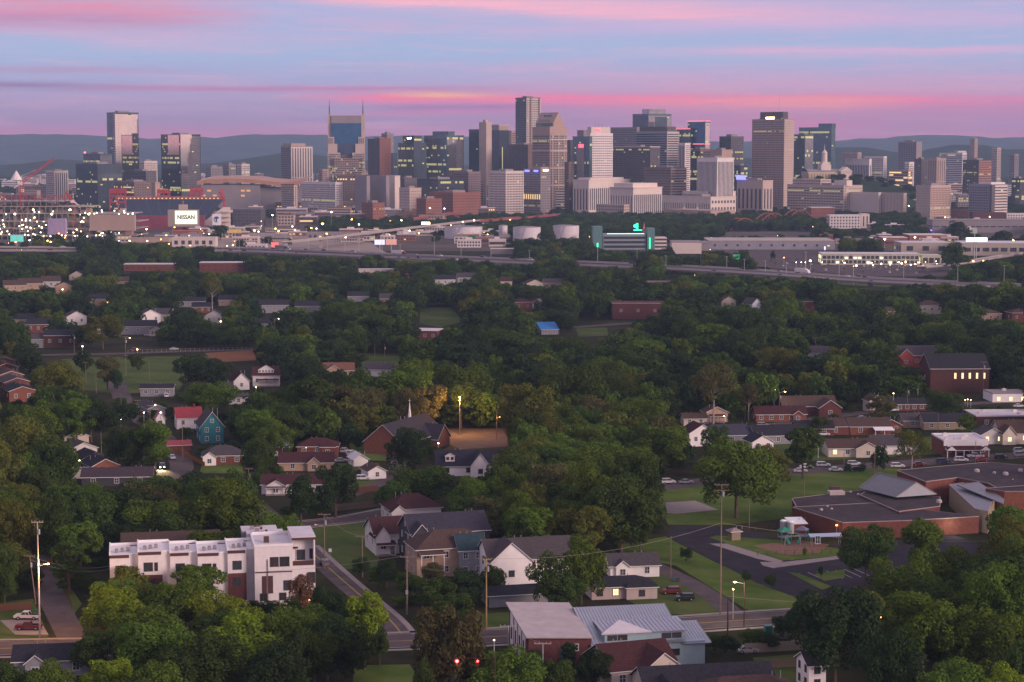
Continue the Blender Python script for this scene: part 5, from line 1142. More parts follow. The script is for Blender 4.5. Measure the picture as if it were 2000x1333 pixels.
# ---- left middle
H_(415, 866, 8.2, 14, 6.4, 'gy', 5.2, teal_siding, shingle_grey, 'tall teal gabled house with white trim and grey roof', rz=16, win=2, side=2, gwin=True, vis=(390, 800, 444, 858), floors=2)
H_(370, 838, 9.5, 8, 4.6, 'gx', 3.4, white_siding, red_metal, 'cottage with bright red metal roof left of the teal gabled house', rz=16, win=2, vis=(350, 804, 393, 832), chim=True)
H_(314, 838, 3.4, 5, 4.4, 'gy', 2.4, white_siding, red_metal, 'small outbuilding with red roof near the street lamps', rz=16, win=1, vis=(307, 804, 320, 832))
H_(348, 882, 9, 6, 2.4, 'gx', 1.2, red_brick, red_metal, 'low shed with dark red roof beside the street trees', rz=16, win=0, side=0, vis=(333, 858, 362, 870), name='shed', cat='shed')
H_(436, 908, 14, 9.5, 3.2, 'hip', 2.8, red_brick, shingle_grey, 'brick bungalow with grey hip roof on the lawn by the headlit car', rz=8, win=3, side=1, vis=(398, 870, 470, 906), wing=(-4.6, 4.4, 1.4, 3.1, 1.6, 'gy', white_siding))
H_(228, 950, 22, 10, 3.2, 'gx', 2.2, dark_siding, mat('shingle_purple', (.06, .045, .055), .9, .25, 1.5, bump=.3), 'long dark house with two white framed windows, nearest of the roofs at left', rz=5, win=3, side=1, vis=(160, 915, 300, 945))
H_(206, 928, 9, 13, 3.2, 'gy', 2.2, orange_brick, shingle_dark, 'house with dark roof and orange brick gable behind the long dark house', rz=28, win=1, vis=(160, 895, 225, 922))
H_(186, 912, 9, 12, 3.0, 'gy', 2.0, cream, shingle_dark, 'house with charcoal roof second in the row at left', rz=28, win=1, vis=(150, 886, 215, 900))
H_(164, 892, 9.5, 13, 3.0, 'gy', 2.0, pale_siding, shingle_grey, 'pale gabled house furthest back of the row at left', rz=28, win=1, vis=(137, 860, 185, 890))
H_(150, 868, 9, 12, 3.0, 'gy', 2.0, cream, shingle_grey, 'roof half hidden behind the pale gabled house at left', rz=28, win=0, vis=(140, 850, 160, 862))
H_(165, 935, 8, 6, 2.6, 'flat', .3, pale_siding, metal_roof, 'small flat metal roofed porch room beside the orange brick gable', rz=8, win=1, vis=(145, 913, 172, 925), name='shed', cat='shed')
for i, (x, y) in enumerate(((44, 786), (34, 768), (22, 754), (12, 738), (4, 724))):
    H_(x, y, 11, 18, 5, 'gy', 1.8, orange_brick if i % 2 == 0 else red_brick, (shingle_dark, shingle_grey, shingle_brown, shingle_red, shingle_brown)[i], ('nearest brick apartment gable of the terrace at the left edge, orange wall', 'second brick gable of the terrace at the left edge', 'third brick gable of the terrace at the left edge', 'fourth brick gable of the terrace at the left edge, maroon roof', 'furthest brick gable of the terrace at the left edge')[i], rz=24, win=2, name='terrace_house', vis=(x-40, y-32, x+20, y-6), group='brick terrace at the left edge', gwin=False)
H_(306, 775, 14, 7, 3.8, 'gx', 1.4, grey_siding, shingle_dark, 'long grey shed with dark roof at the foot of the park lawn', rz=3, win=3, side=0, name='shed', cat='shed')
H_(306, 812, 7, 20, 3, 'gy', 1.4, grey_siding, shingle_grey, 'narrow house with pale skylights in its grey roof below the grey shed', rz=24, win=1, vis=(288, 782, 330, 800))
H_(520, 755, 12, 9, 5.2, 'gx', 3.4, white_siding, shingle_red, 'white bungalow with a wide white dormer and porch lamp', rz=6, win=3, dormer=(0, 7, 1.5, white_siding), porch=(1, 9, 2, 2.8), vis=(495, 712, 552, 750))
H_(472, 762, 7, 14, 4.2, 'gy', 3.4, white_siding, shingle_red, 'narrow white gable house with maroon roof left of the white bungalow', rz=20, win=1, vis=(458, 720, 488, 758))
H_(466, 790, 8, 7, 3, 'gx', 1.2, pale_siding, shingle_grey, 'pale garage below the narrow white gable house', rz=8, win=1, vis=(456, 764, 482, 784), name='garage', cat='garage')
H_(660, 738, 15, 11, 3.6, 'gx', 3.0, tan_siding, shingle_terra, 'house with terracotta roof and folded front gable', rz=6, win=2, wing=(-2, 8, 2, 3.5, 2.6), vis=(632, 698, 690, 722), chim=False)
H_(735, 736, 14, 12, 3.6, 'gx', 2.4, white_siding, shingle_grey, 'low house with grey roof and white right gable near the field', rz=-20, win=2, vis=(700, 704, 768, 728))
# church
cr = H_(748, 888, 15, 34, 4.4, 'gy', 6.2, orange_brick, mat('shingle_church', (.04, .037, .048), .9, .2, 1.5, bump=.3), 'brick church with dark roof and slim white steeple', rz=-24, win=0, side=6, vis=(712, 812, 800, 884), name='church', cat='church')
H_(806, 872, 20, 10, 3.4, 'gx', 4.6, orange_brick, MATS['shingle_church'], 'brick church hall wing joined at the foot of the steeple', rz=-24, win=3, vis=(800, 826, 868, 850), name='church_hall', cat='church hall')
g = P(800, 812, G(0, 862).y); r = empty('steeple', (g.x, g.y, 0), 0, 'slim white church steeple with small square base', 'steeple'); zb = P(800, 825, g.y).z
m = MB(); m.box(-1.5, 1.5, -1.5, 1.5, 0, zb); put('base', m.mesh('base', white_siding), r)
m = MB(); m.cyl((0, 0, zb), (0, 0, zb+1.2), 1.3, .7, 8); m.cyl((0, 0, zb+1.2), (0, 0, P(0, 787, g.y).z), .7, .06, 8); put('spire', m.mesh('spire', white), r); m = MB(); z = P(0, 784, g.y).z; m.box(-.06, .06, -.06, .06, z-.8, z+.9); m.box(-.45, .45, -.05, .05, z+.1, z+.22); put('cross', m.mesh('cross', white), r)
keep(792, 784, 808, 826, g.y)
# middle houses under the church
H_(620, 893, 14, 9, 3.8, 'hip', 2.4, red_brick, shingle_red, 'brick house with maroon hip roof and two white windows beside the parked cars', rz=2, win=3, side=1, vis=(578, 860, 660, 888), wing=(3.6, 5, .8, 3.7, 1.2, 'hip'))
H_(598, 920, 18, 10, 3.0, 'gx', 2.6, tan_siding, shingle_red, 'house with dark maroon roof and one small white edged gable', rz=4, win=2, wing=(2.6, 4.2, 1.2, 2.9, 1.8), vis=(556, 890, 656, 910))
H_(574, 965, 20, 11, 3.2, 'gx', 2.2, white_siding, shingle_red, 'wide white house with maroon roof and porch hidden by two trees', rz=4, win=4, porch=(-5.5, 6, 3, 2.5), vis=(532, 930, 590, 962), wing=(-5.5, 5.5, 2, 3.1, 1.6))
H_(555, 888, 5, 5, 2.8, 'hip', 1.6, red_brick, metal_roof, 'small brick hut with domed grey roof left of the maroon hip roofed house', rz=2, win=1, vis=(548, 864, 578, 890), name='shed', cat='shed')
H_(508, 902, 5, 6, 3.0, 'gy', 1.6, red_brick, white, 'small brick building with a white pipe by the trees', rz=2, win=0, vis=(497, 886, 520, 902), name='shed', cat='shed')
H_(705, 911, 5, 8, 2.6, 'gy', 1.6, white_siding, roof_white, 'white tarpaulin covered shed, left of a pair', rz=18, win=0, vis=(700, 893, 732, 912), name='shed', cat='shed')
H_(737, 936, 6, 9, 2.8, 'gy', 1.6, white_siding, shingle_brown, 'white shed with brown roof, right of a pair', rz=20, win=1, side=0, vis=(716, 902, 756, 935), name='shed', cat='shed')
H_(915, 930, 21, 11, 3.6, 'gx', 4.2, white_siding, mat('shingle_navy', (.03, .03, .045), .9, .25, 1.5, bump=.3), 'white house with navy roof, one small and one tall front gable', rz=4, win=3, side=1, wing=(3.8, 6.4, 3.0, 3.9, 4.0), vis=(845, 872, 960, 925), dormer=(-6, 3, 2.0, white_siding), fm=dark_trim, key='dark')
# ---- mid distance
mid = [
 (830, 666, 14, 16, 5.5, 'flat', 0, red_brick, roof_white, 'brick hall with white sloping flat roof among trees', -10),
 (1022, 608, 12, 10, 6, 'hip', 1.8, orange_brick, shingle_red, 'orange lit two storey brick house in the trees', 6),
 (1052, 605, 10, 12, 5, 'gy', 2.6, white_siding, shingle_red, 'white gabled house right of the orange brick house', 10),
 (1246, 624, 32, 18, 10, 'flat', 0, purple_brick, purple_brick, 'big plain maroon brick school block among trees', 0),
 (1074, 654, 10, 13, 3, 'shed', 3.2, grey_siding, mat('blue_tarp', (.01, .16, .45), .6, .1), 'low building under a bright blue roof covering', 10),
 (870, 558, 16, 12, 5, 'gx', 3, pale_siding, shingle_dark, 'house with dark roof and pale front among verge trees', 8),
 (912, 554, 15, 12, 5, 'gx', 3.2, pale_siding, shingle_grey, 'house with grey roof right of the dark roofed one by the verge', 8),
 (1045, 565, 13, 12, 4.4, 'gy', 2.8, cream, shingle_brown, 'cream gabled house, left of two below the highway', 14),
 (1082, 563, 15, 12, 4.2, 'gx', 2.8, tan_siding, shingle_grey, 'brown roofed house, right of two below the highway', 10),
 (985, 560, 12, 10, 4.2, 'gx', 2.4, cream, shingle_red, 'small house with reddish roof in the trees below the highway', 5),
 (735, 536, 30, 12, 4, 'flat', 0, c_pale, roof_white, 'long low building with white roof left of the verge', 2),
 (803, 548, 9, 9, 5, 'flat', 0, red_brick, red_brick, 'small red brick cube building below the verge', 0),
 (1283, 560, 20, 12, 4, 'flat', 0, c_brown, shingle_brown, 'low brown shop below the highway at centre right', 2),
 (1423, 602, 10, 10, 5, 'gy', 2.6, cream, shingle_brown, 'small cream house left of the blue gabled house', 10),
 (1478, 618, 7, 12, 8, 'gy', 3.4, mat('pale_blue_siding', (.40, .45, .55), .7, .08), shingle_grey, 'tall narrow pale blue gabled house in the trees', 24),
 (1580, 617, 9, 12, 9, 'flat', 0, orange_brick, shingle_dark, 'tall orange brick townhouse in the trees', 12),
 (1738, 620, 14, 10, 4, 'gx', 2.2, tan_siding, shingle_brown, 'low tan house in the trees left of the cream two storey house', 6),
 (1820, 614, 15, 11, 6, 'hip', 2.6, cream, shingle_brown, 'cream two storey house with hip roof at the right', 10),
 (1935, 628, 14, 12, 5, 'hip', 2.2, tan_siding, shingle_brown, 'tan house with hip roof near the right edge', 6),
 (1995, 630, 12, 12, 6, 'hip', 2.4, red_brick, shingle_brown, 'brick house cut by the right edge', 6),
 (1635, 637, 7, 7, 4, 'gy', 2, white_siding, shingle_grey, 'tiny white shed with bright wall deep in the trees', 8),
 (1592, 705, 13, 10, 4.2, 'gx', 3, white_siding, shingle_grey, 'house with grey roof and white right gable in dense trees', -22),
 (1184, 757, 10, 9, 4, 'gy', 2.6, white_siding, shingle_red, 'white gable tip showing in dense trees', 20),
 (30, 570, 16, 14, 5, 'gx', 3.4, tan_siding, shingle_brown, 'tan house with brown roof, leftmost of the far left group', 20),
 (60, 566, 18, 14, 5, 'gx', 3.4, tan_siding, shingle_brown, 'long tan house with brown roof in the far left group', 14),
 (100, 562, 14, 12, 5, 'gx', 3.6, pale_siding, shingle_brown, 'brown roofed house with pale gable in the far left group', 14),
 (125, 578, 12, 12, 7, 'gy', 2.6, mat('peach_siding', (.45, .28, .18), .7, .08), shingle_brown, 'peach walled house with lamp in the far left group', 14),
 (150, 548, 12, 12, 4.2, 'gy', 3.2, cream, shingle_red, 'small house with cream gable behind the peach walled house', 14),
 (237, 562, 12, 12, 5, 'gx', 3, tan_siding, shingle_brown, 'brown roofed house alone among dark trees', 4),
 (295, 632, 12, 12, 5.5, 'gy', 3, white_siding, shingle_grey, 'house with white gable left of a grey roof', 20),
 (312, 628, 12, 12, 4.5, 'gx', 3.2, pale_siding, shingle_grey, 'house with grey roof and pale right gable', -18),
 (270, 654, 20, 12, 5, 'gx', 3, grey_siding, shingle_dark, 'long dark roofed house above the park road', 6),
 (305, 657, 8, 9, 3.6, 'gy', 2.2, cream, shingle_dark, 'cream garage right of the long dark roofed house', 6),
 (418, 632, 12, 12, 4.6, 'gy', 3.2, pale_siding, shingle_grey, 'pale gabled house near two orange lamps', 6),
 (395, 612, 13, 11, 4.2, 'gx', 2.6, red_brick, shingle_dark, 'dark roofed house with reddish lit porch', 6),
 (375, 600, 17, 10, 4, 'gx', 2.4, grey_siding, shingle_dark, 'long dark roof left of the bare trunked tree', 4),
 (450, 598, 16, 10, 4.4, 'gx', 2.8, tan_siding, shingle_dark, 'dark roof right of the bare trunked tree', 4),
 (535, 612, 19, 12, 5.5, 'gx', 3, grey_siding, shingle_dark, 'big grey two storey house with dark roof', 5),
 (605, 610, 19, 12, 4.2, 'gx', 2.8, grey_siding, shingle_dark, 'long grey house with dark roof right of the big grey one', 5),
 (520, 645, 18, 11, 4, 'gx', 2.6, grey_siding, shingle_dark, 'low dark roofed house below the big grey one', 5),
 (75, 650, 13, 11, 5, 'gx', 2.8, red_brick, shingle_dark, 'brick house with dark roof left of the park trees', 8),
 (50, 640, 14, 11, 5, 'gx', 3, tan_siding, shingle_dark, 'tan house with dark roof at the far left of the park road', 8),
 (118, 680, 17, 11, 7, 'gx', 2.6, dark_brick, shingle_dark, 'dark brick two storey house beside the park road', 4),
 (88, 680, 15, 10, 5, 'gx', 2.6, grey_siding, shingle_grey, 'grey house with low roof beside the park road', 4),
 (150, 636, 12, 12, 5.6, 'gy', 3, white_siding, shingle_grey, 'white gabled house between trees above the park road', 22),
 (195, 655, 8, 10, 5, 'gy', 2.6, white_siding, shingle_grey, 'narrow white gable between trees above the park road', 20),
 (192, 598, 12, 12, 5, 'gx', 3, tan_siding, shingle_dark, 'dark roofed house with a pale mast beside it', 8),
 (700, 590, 15, 10, 4.2, 'gx', 2.8, grey_siding, shingle_dark, 'slate roof peeking over trees at centre left', 4),
 (760, 594, 13, 10, 4.2, 'gx', 2.8, tan_siding, shingle_grey, 'brownish roof peeking over trees right of the slate roof', 4),
 (1790, 719, 22, 12, 6.5, 'gx', 4, mat('bright_brick', (.30, .07, .06), .85, .2), shingle_grey, 'red brick house with grey roof and white edged front gable at the right', 4),
 (1874, 768, 26, 20, 11, 'gx', 5.5, dark_brick, shingle_dark, 'large dark brick church with wide slate roof and a row of lit windows', 2),
]
for i, q in enumerate(mid):
    px, py, w, d, h, k, rh, wl_, rf, lb, rz = q; kw = {}
    zt_ = 300+(py-300)*1.0; kw['vis'] = (px-w*1.5, py-h*2.3*1150/max(500, G(px, py).y)-9, px+w*1.2, py-8)
    if 'blue roof' in lb: kw['vis'] = (1054, 628, 1100, 655)
    if 'front gable' in lb: kw['wing'] = (-5.5, 6.5, 1.5, 6.4, 3)
    if 'row of lit' in lb: kw |= dict(win=0, side=1, vis=(1835, 712, 1918, 775))
    r = H_(px, py, w, d, h, k, rh, wl_, rf, lb, rz=rz, **({'win': 2 if w < 13 else 3, 'side': 1} | kw))
    if 'row of lit' in lb:
        for j in range(5): window(r, -2+j*3.2, 0, 7.6, .8, 2.4, 0, lit=True)
# ---- right middle rows
right = [
 (1358, 832, 9, 8, 3, 'gx', 1.6, cream, shingle_brown, 'small cream house with dark trimmed windows left of the bare trunked trees', 4, {}),
 (1400, 825, 9, 8, 4, 'gy', 2.2, tan_siding, shingle_brown, 'little house with lit porch under the bare trunked trees', 8, dict(porch=(0, 6, 2, 2.6))),
 (1526, 824, 20, 9, 3.2, 'gx', 2.6, orange_brick, shingle_red, 'long orange brick house with maroon roof and four white windows', 4, dict(win=5, wing=(6.5, 4, .8, 3, 1.4))),
 (1582, 812, 22, 12, 4, 'gx', 3.4, purple_brick, shingle_brown, 'brown roofed brick house with white edged twin gables', 6, dict(wing=(7, 9, 5, 3.8, 3))),
 (1712, 806, 6, 8, 5, 'gy', 2.2, cream, shingle_brown, 'narrow cream house between trunks at the right', 10, {}),
 (1772, 803, 15, 8, 3, 'gx', 2, red_brick, shingle_dark, 'low house with a row of white shuttered windows under trees', 3, dict(win=5)),
 (1520, 868, 17, 12, 3.4, 'gx', 3, grey_siding, shingle_dark, 'house with slate blue roof behind the round street tree', 10, dict(win=3)),
 (1430, 868, 24, 12, 3.4, 'hip', 3.2, grey_siding, mat('shingle_blue', (.05, .05, .07), .9, .25, 1.5, bump=.3), 'wide house with blue-grey hip roof behind the huge lawn tree', 6, dict(win=3)),
 (1372, 872, 10, 10, 5, 'gy', 3, white_siding, shingle_red, 'house with maroon roof and small white dormered gable beside the lawn trees', 14, {}),
 (1490, 880, 8, 9, 3.2, 'gy', 2.2, white_siding, shingle_dark, 'small white gabled house above the parked white cars', 14, {}),
 (1648, 850, 12, 11, 3.4, 'gx', 2.4, red_brick, shingle_brown, 'dark red brick house with brown roof and two white windows', 2, dict(win=2, side=1)),
 (1592, 852, 14, 9, 3, 'gx', 2.4, red_brick, shingle_dark, 'dark roof between the round tree and the red brick house', 2, {}),
 (1700, 850, 15, 11, 3.4, 'gx', 2.6, orange_brick, shingle_brown, 'orange brick house with carport and white flat awning', 2, dict(porch=(4.5, 7, 4, 2.4, white))),
 (1740, 846, 8, 10, 3.2, 'gy', 2, orange_brick, shingle_brown, 'small orange brick gable right of the carport', 2, {}),
 (1800, 836, 14, 10, 3, 'gx', 2.2, tan_block, shingle_grey, 'tan block house with grey roof behind the sparse tree', 4, {}),
 (1850, 840, 18, 10, 3.2, 'gx', 2.6, tan_block, shingle_dark, 'tan block house with dark roof behind the white roofed shop', 4, dict(win=3)),
 (1668, 893, 18, 11, 3.3, 'gx', 2.4, cream, shingle_brown, 'cream house with brown roof and wide front gable facing the car street', 3, dict(win=4, wing=(4.6, 8.4, 1.6, 3.2, 2.2), lit=((0, 0),), side=1)),
 (1745, 888, 14, 10, 3.4, 'gx', 2.8, white_siding, shingle_grey, 'white walled house with grey roof behind the sparse street tree', 3, {}),
 (1940, 868, 9, 10, 3.6, 'gy', 2.4, pale_siding, shingle_grey, 'pale gabled house with lit porch light right of the white roofed shop', 4, dict(lit='all')),
 (1985, 868, 12, 12, 4.2, 'gx', 4, cream, shingle_brown, 'cream house with steep brown roof and lit windows at the right edge', 4, dict(lit='all', wing=(-3, 5, 1.5, 4, 3))),
]
for q in right:
    px, py, w, d, h, k, rh, wl_, rf, lb, rz, kw = q
    H_(px, py, w, d, h, k, rh, wl_, rf, lb, rz=rz, **({'win': 2, 'side': 1} | kw))
def shopbox(px0, px1, yt, yb, d, wall, roofm, label, rz=3, parap=.9, name='shop', cat='shop', units=3, win=4, lit=(), awn=None, face=None):
    a, b = G(px0, yb), G(px1, yb); w = (b.x-a.x)/math.cos(RAD(rz)); c = (a+b)/2; h = P((px0+px1)/2, yt, c.y).z; root = empty(name, c, RAD(rz), label, cat)
    m = MB(); m.box(-w/2, w/2, 0, d, 0, h); put('wall', m.mesh('wall', wall), root); m = MB(); m.box(-w/2+.3, w/2-.3, .3, d-.3, h, h+.12); put('roof', m.mesh('roof', roofm), root)
    m = MB(); t = .3; m.box(-w/2-.05, w/2+.05, -.05, t, h, h+parap); m.box(-w/2-.05, -w/2+t, t, d-t, h, h+parap); m.box(w/2-t, w/2+.05, t, d-t, h, h+parap); m.box(-w/2-.05, w/2+.05, d-t, d+.05, h, h+parap); put('parapet', m.mesh('parapet', face or roofm), root)
    rr = random.Random(int(px0))
    for i in range(units):
        x, y = rr.uniform(-w*.4, w*.4), rr.uniform(d*.2, d*.8); m = MB(); s = rr.uniform(.5, 1.0); m.box(x-s, x+s, y-s*.8, y+s*.8, h+.12, h+.12+s*1.1); m.cyl((x, y, h+.12+s*1.1), (x, y, h+.3+s*1.1), s*.5, n=8); put('roof_unit', m.mesh('roof_unit', c_white), root)
    for i in range(win): window(root, -w/2+w*(i+.5)/win, 0, h*.42, 1.4, 1.5, 0, None, 'white', i in lit)
    keep(px0, yt-8, px1, yb-3, c.y); LAND.append(((px0+px1)/2, (yt+yb)/2, label))
    for i in range(int(w//5)+1):
        for j in range(int(d//5)+1): FOOT.append((c.x-w/2+i*5, c.y+j*5+(i*5-w/2)*math.sin(RAD(rz)), 5))
    return root, w, h
r, w, h = shopbox(1842, 1930, 862, 892, 16, red_brick, roof_white, 'white roofed brick shop with a maroon awning on white posts', units=4, parap=.6, face=white)
m = MB(); m.box(-w/2, w/2, -.2, -.06, h-1.6, h+.6); put('fascia', m.mesh('fascia', white), r); put('awning', roof_mb('shed', -w/2+.5, w/2-.5, -3.2, -.25, h-2.7, .9, .1).mesh('awning', [shingle_red, white]), r)
for s in (-1, 1): put('awning_gable', wall_mb('gy', s*w*.38-1.6, s*w*.38+1.6, -3.8, -.3, h-2.75, h-2.6, 1.5).mesh('awning_gable', white), r)
for i in range(6): m = MB(); x = -w/2+.6+(w-1.2)*i/5; m.box(x-.12, x+.12, -3.2, -2.95, 0, h-2.7); put('post', m.mesh('post', white), r)
shopbox(1906, 2030, 814, 832, 18, dark_brick, roof_white, 'low dark brick store with wide white roof at the right edge', units=6, win=3, parap=.5)
r, w, h = shopbox(1938, 2010, 770, 786, 14, white_siding, c_grey, 'small lit white restaurant right of the dark brick church', units=1, win=3, lit=(0, 1, 2), parap=.4)
for i in range(10): p = G(1870+i*12, 803+((i*7) % 5)); 
# ------------------------------------------------------------- white townhouse row
def at(root_loc, rz, x, y): c, s = math.cos(rz), math.sin(rz); return Vector((root_loc.x+c*x-s*y, root_loc.y+s*x+c*y, 0))
TR = RAD(11)
T0 = G(216, 1192)           # left end of the front wall foot
sc_t = F/T0.y
HT = P(216, 1086, T0.y).z
mods = [(4.75, 1.6), (5.6, 0.8), (4.6, 1.6), (5.2, .8), (4.4, 1.6)]
x = 0
for i, (w, back) in enumerate(mods):
    full = w+1.75; L0 = at(T0, TR, x, 0)
    r = empty('townhouse', L0, TR, ('leftmost white townhouse of the row, one dark window', 'second white townhouse from the left, brown panel below its window', 'third white townhouse from the left, single square window', 'fourth white townhouse from the left, wide and narrow window', 'fifth white townhouse from the left, brown wall below its window')[i], 'townhouse', 'white townhouses in a row')
    h = HT+(0, .5, 0, -.3, .1)[i]
    m = MB(); m.box(0, w, 0, 12, 0, h); m.box(w+.01, full-.01, back, 12, 0, h-.25); put('wall', m.mesh('wall', white_brick), r)
    m = MB(); m.box(.25, w-.25, .25, 11.7, h-.45, h-.30); put('roof', m.mesh('roof', roof_white), r)
    m = MB(); m.box(.0, w-.3, -.12, .02, h-.65, h+.05); put('dark_fascia', m.mesh('dark_fascia', dark_trim), r)
    m = MB(); m.box(-.1, .2, .1, 12.1, h, h+.8); m.box(.2, full-.1, 11.8, 12.1, h, h+.6); m.box(w-.02, full+.02, back-.06, back+.2, h-.25, h+.1); put('parapet', m.mesh('parapet', white), r)
    for k in range(3):
        m = MB(); xx = 1.2+k*1.3; m.box(xx, xx+.8, 3+k*.7, 3.9+k*.7, h, h+.75); m.cyl((xx+.4, 3.4+k*.7, h+.75), (xx+.4, 3.4+k*.7, h+.95), .3, n=8); put('roof_unit', m.mesh('roof_unit', c_grey), r)
    window(r, w*.5-(.5 if i % 2 else 0), 0, h-3.5, 1.9, 1.9, 0, dark_trim, 'dark')
    if i % 2: window(r, w*.5+1.3, 0, h-3.5, .6, 1.8, 0, dark_trim, 'dark')
    if i in (1, 4):
        m = MB(); m.box(.05, w-.05, -.06, -.01, 1.0, h-5.4); put('brown_panel', m.mesh('brown_panel', purple_brick), r); window(r, w*.5, -.08, h-7.4, 1.6, 2.0, 0, dark_trim, 'dark')
    else: window(r, w*.5, 0, h-7.2, 1.6, 1.9, 0, dark_trim, 'dark')
    window(r, w*.5, 0, 1.7, 1.4, 2.0, 0, dark_trim, 'dark')
    q = proj((L0.x+w/2, L0.y, h)); LAND.append((q[0], q[1]+20, 'the white townhouse row')); x += full
w5 = x
L0 = at(T0, TR, x, -2.2); r = empty('townhouse', L0, TR, 'wide white townhouse with three upper windows near the right end of the row', 'townhouse', 'white townhouses in a row')
W5 = 8.9; h = HT+1.2
m = MB(); m.box(0, W5, 0, 14, 0, h); put('wall', m.mesh('wall', white_brick), r); m = MB(); m.box(.3, W5-.3, .3, 13.7, h, h+.15); put('roof', m.mesh('roof', roof_white), r)
m = MB(); m.box(-.1, W5+.1, -.1, .25, h, h+.55); m.box(-.1, .25, .25, 14, h, h+.55); m.box(.25, W5, 13.8, 14.1, h, h+.9); put('parapet', m.mesh('parapet', white), r)
m = MB(); m.box(2.5, 3.7, 4, 5.2, h+.15, h+1.5); put('roof_unit', m.mesh('roof_unit', dark_trim), r); m = MB(); m.cyl((4.2, 4.6, h+1), (6, 4.8, h+.6), .12); put('pipe', m.mesh('pipe', grey_steel), r)
for x_, w_ in ((4.1, .8), (5.1, .8), (7.0, 2.1)): window(r, x_, 0, h-3.7, w_, 2.1, 0, dark_trim, 'dark')
m = MB(); m.box(0.1, W5-.1, -.14, -.01, h-6.2, h-5.95); put('ledge', m.mesh('ledge', dark_trim), r)
for x_ in (2.2, 3.7): door(r, x_, 0, h-11.2, dark_trim, 0, 1.1, 4.2)
window(r, 7.6, 0, h-9.4, 1.6, 2.2, 0, dark_trim, 'dark'); window(r, 2, 0, 2, 1.5, 1.6, 0, dark_trim, 'dark'); window(r, 6.5, 0, 2, 1.5, 1.6, 0, dark_trim, 'dark')
m = MB(); m.cyl((3.0, -.2, 0), (3.0, -.2, h-3), .08); put('downpipe', m.mesh('downpipe', dark_trim), r)
L1 = at(T0, TR, x+W5, -1.2); r = empty('townhouse', L1, TR, 'taller end townhouse with a roof terrace and balcony at the street corner', 'townhouse', 'white townhouses in a row')
W6 = 5.4; h6 = h+1.6
m = MB(); m.box(0, W6, 2.2, 13, 0, h6); m.box(0, W6, 0, 2.19, 0, h6-6.6); m.box(W6-.35, W6, 0, 2.19, h6-6.6, h6); put('wall', m.mesh('wall', white_brick), r)
m = MB(); m.box(-.1, W6+.15, -.1, 13.2, h6, h6+.3); put('roof', m.mesh('roof', roof_white), r); m = MB(); m.box(-.12, W6+.17, -.16, -.11, h6-.5, h6+.05); put('dark_fascia', m.mesh('dark_fascia', dark_trim), r)
window(r, 2.2, 2.2, h6-4.5, 1.8, 2.3, 0, dark_trim, 'dark'); window(r, 4.7, 2.2, h6-4.3, .7, 2.2, 0, dark_trim, 'dark')
m = MB(); m.box(.1, W6-.4, -.05, .0, h6-6.6, h6-5.5); 
for k in range(14): m.box(.2+k*.4, .24+k*.4, -.08, -.05, h6-6.6, h6-5.4)
put('balcony_rail', m.mesh('balcony_rail', dark_trim), r); m = MB(); m.box(.3, 1.4, .2, 1.6, h6-2.6, h6-2.4); m.cyl((.8, 1, h6-6.5), (.8, 1, h6-2.6), .06); put('parasol', m.mesh('parasol', shingle_red), r)
window(r, 4.4, 0, h6-9.6, 1.7, 2.4, 0, dark_trim, 'dark'); window(r, 1.6, 0, 2, 1.4, 1.8, 0, dark_trim, 'dark'); window(r, 4.4, 0, 2, 1.4, 1.8, 0, dark_trim, 'dark')
for k, (xx, yy, dd) in enumerate(((.4, 14.3, 5), (-.5, 19.4, 5), (-1.4, 24.5, 7))):
    LL = at(T0, TR, x+xx, yy-2.2); r = empty('townhouse', LL, TR, ('white flat roofed townhouse directly behind the wide one', 'white flat roofed townhouse in the middle of the rear wing', 'rearmost white flat roofed townhouse with grey side wall')[k], 'townhouse', 'white townhouses of the rear wing')
    m = MB(); hh = h-.6-k*.3; m.box(0, 9-.2*k, 0, dd, 0, hh); put('wall', m.mesh('wall', grey_siding if k == 2 else white_brick), r); m = MB(); m.box(-.1, 9.1-.2*k, -.1, dd-.05, hh, hh+.35); put('roof', m.mesh('roof', roof_white), r)
    m = MB(); m.box(2, 3, 1.5, 2.5, hh+.35, hh+1.2); put('roof_unit', m.mesh('roof_unit', c_grey), r); m = MB(); m.box(4.4, 5, 1.2, 1.8, hh+.35, hh+.9); put('roof_unit', m.mesh('roof_unit', dark_trim), r)
    window(r, 0, 2, hh-2, .9, 1.6, 1, dark_trim, 'dark')
keep(216, 1080, 475, 1130, T0.y-3); keep(340, 1130, 480, 1138, T0.y-3); keep(475, 1048, 545, 1085, T0.y); keep(478, 1070, 618, 1178, T0.y-4); keep(440, 1130, 500, 1170, T0.y-4); keep(595, 1060, 622, 1172, T0.y-5)
for i in range(14):
    for j in range(4): p = at(T0, TR, i*3.8, j*4); FOOT.append((p.x, p.y, 4))
LAND.append((550, 1100, 'the white townhouses'))
H_(335, 1122, 24, 10, 8.5, 'gx', 1.6, dark_brick, shingle_brown, 'long building with brown roof behind the white townhouse row', rz=11, win=0, side=0, vis=(255, 1064, 410, 1080), name='building', cat='building')

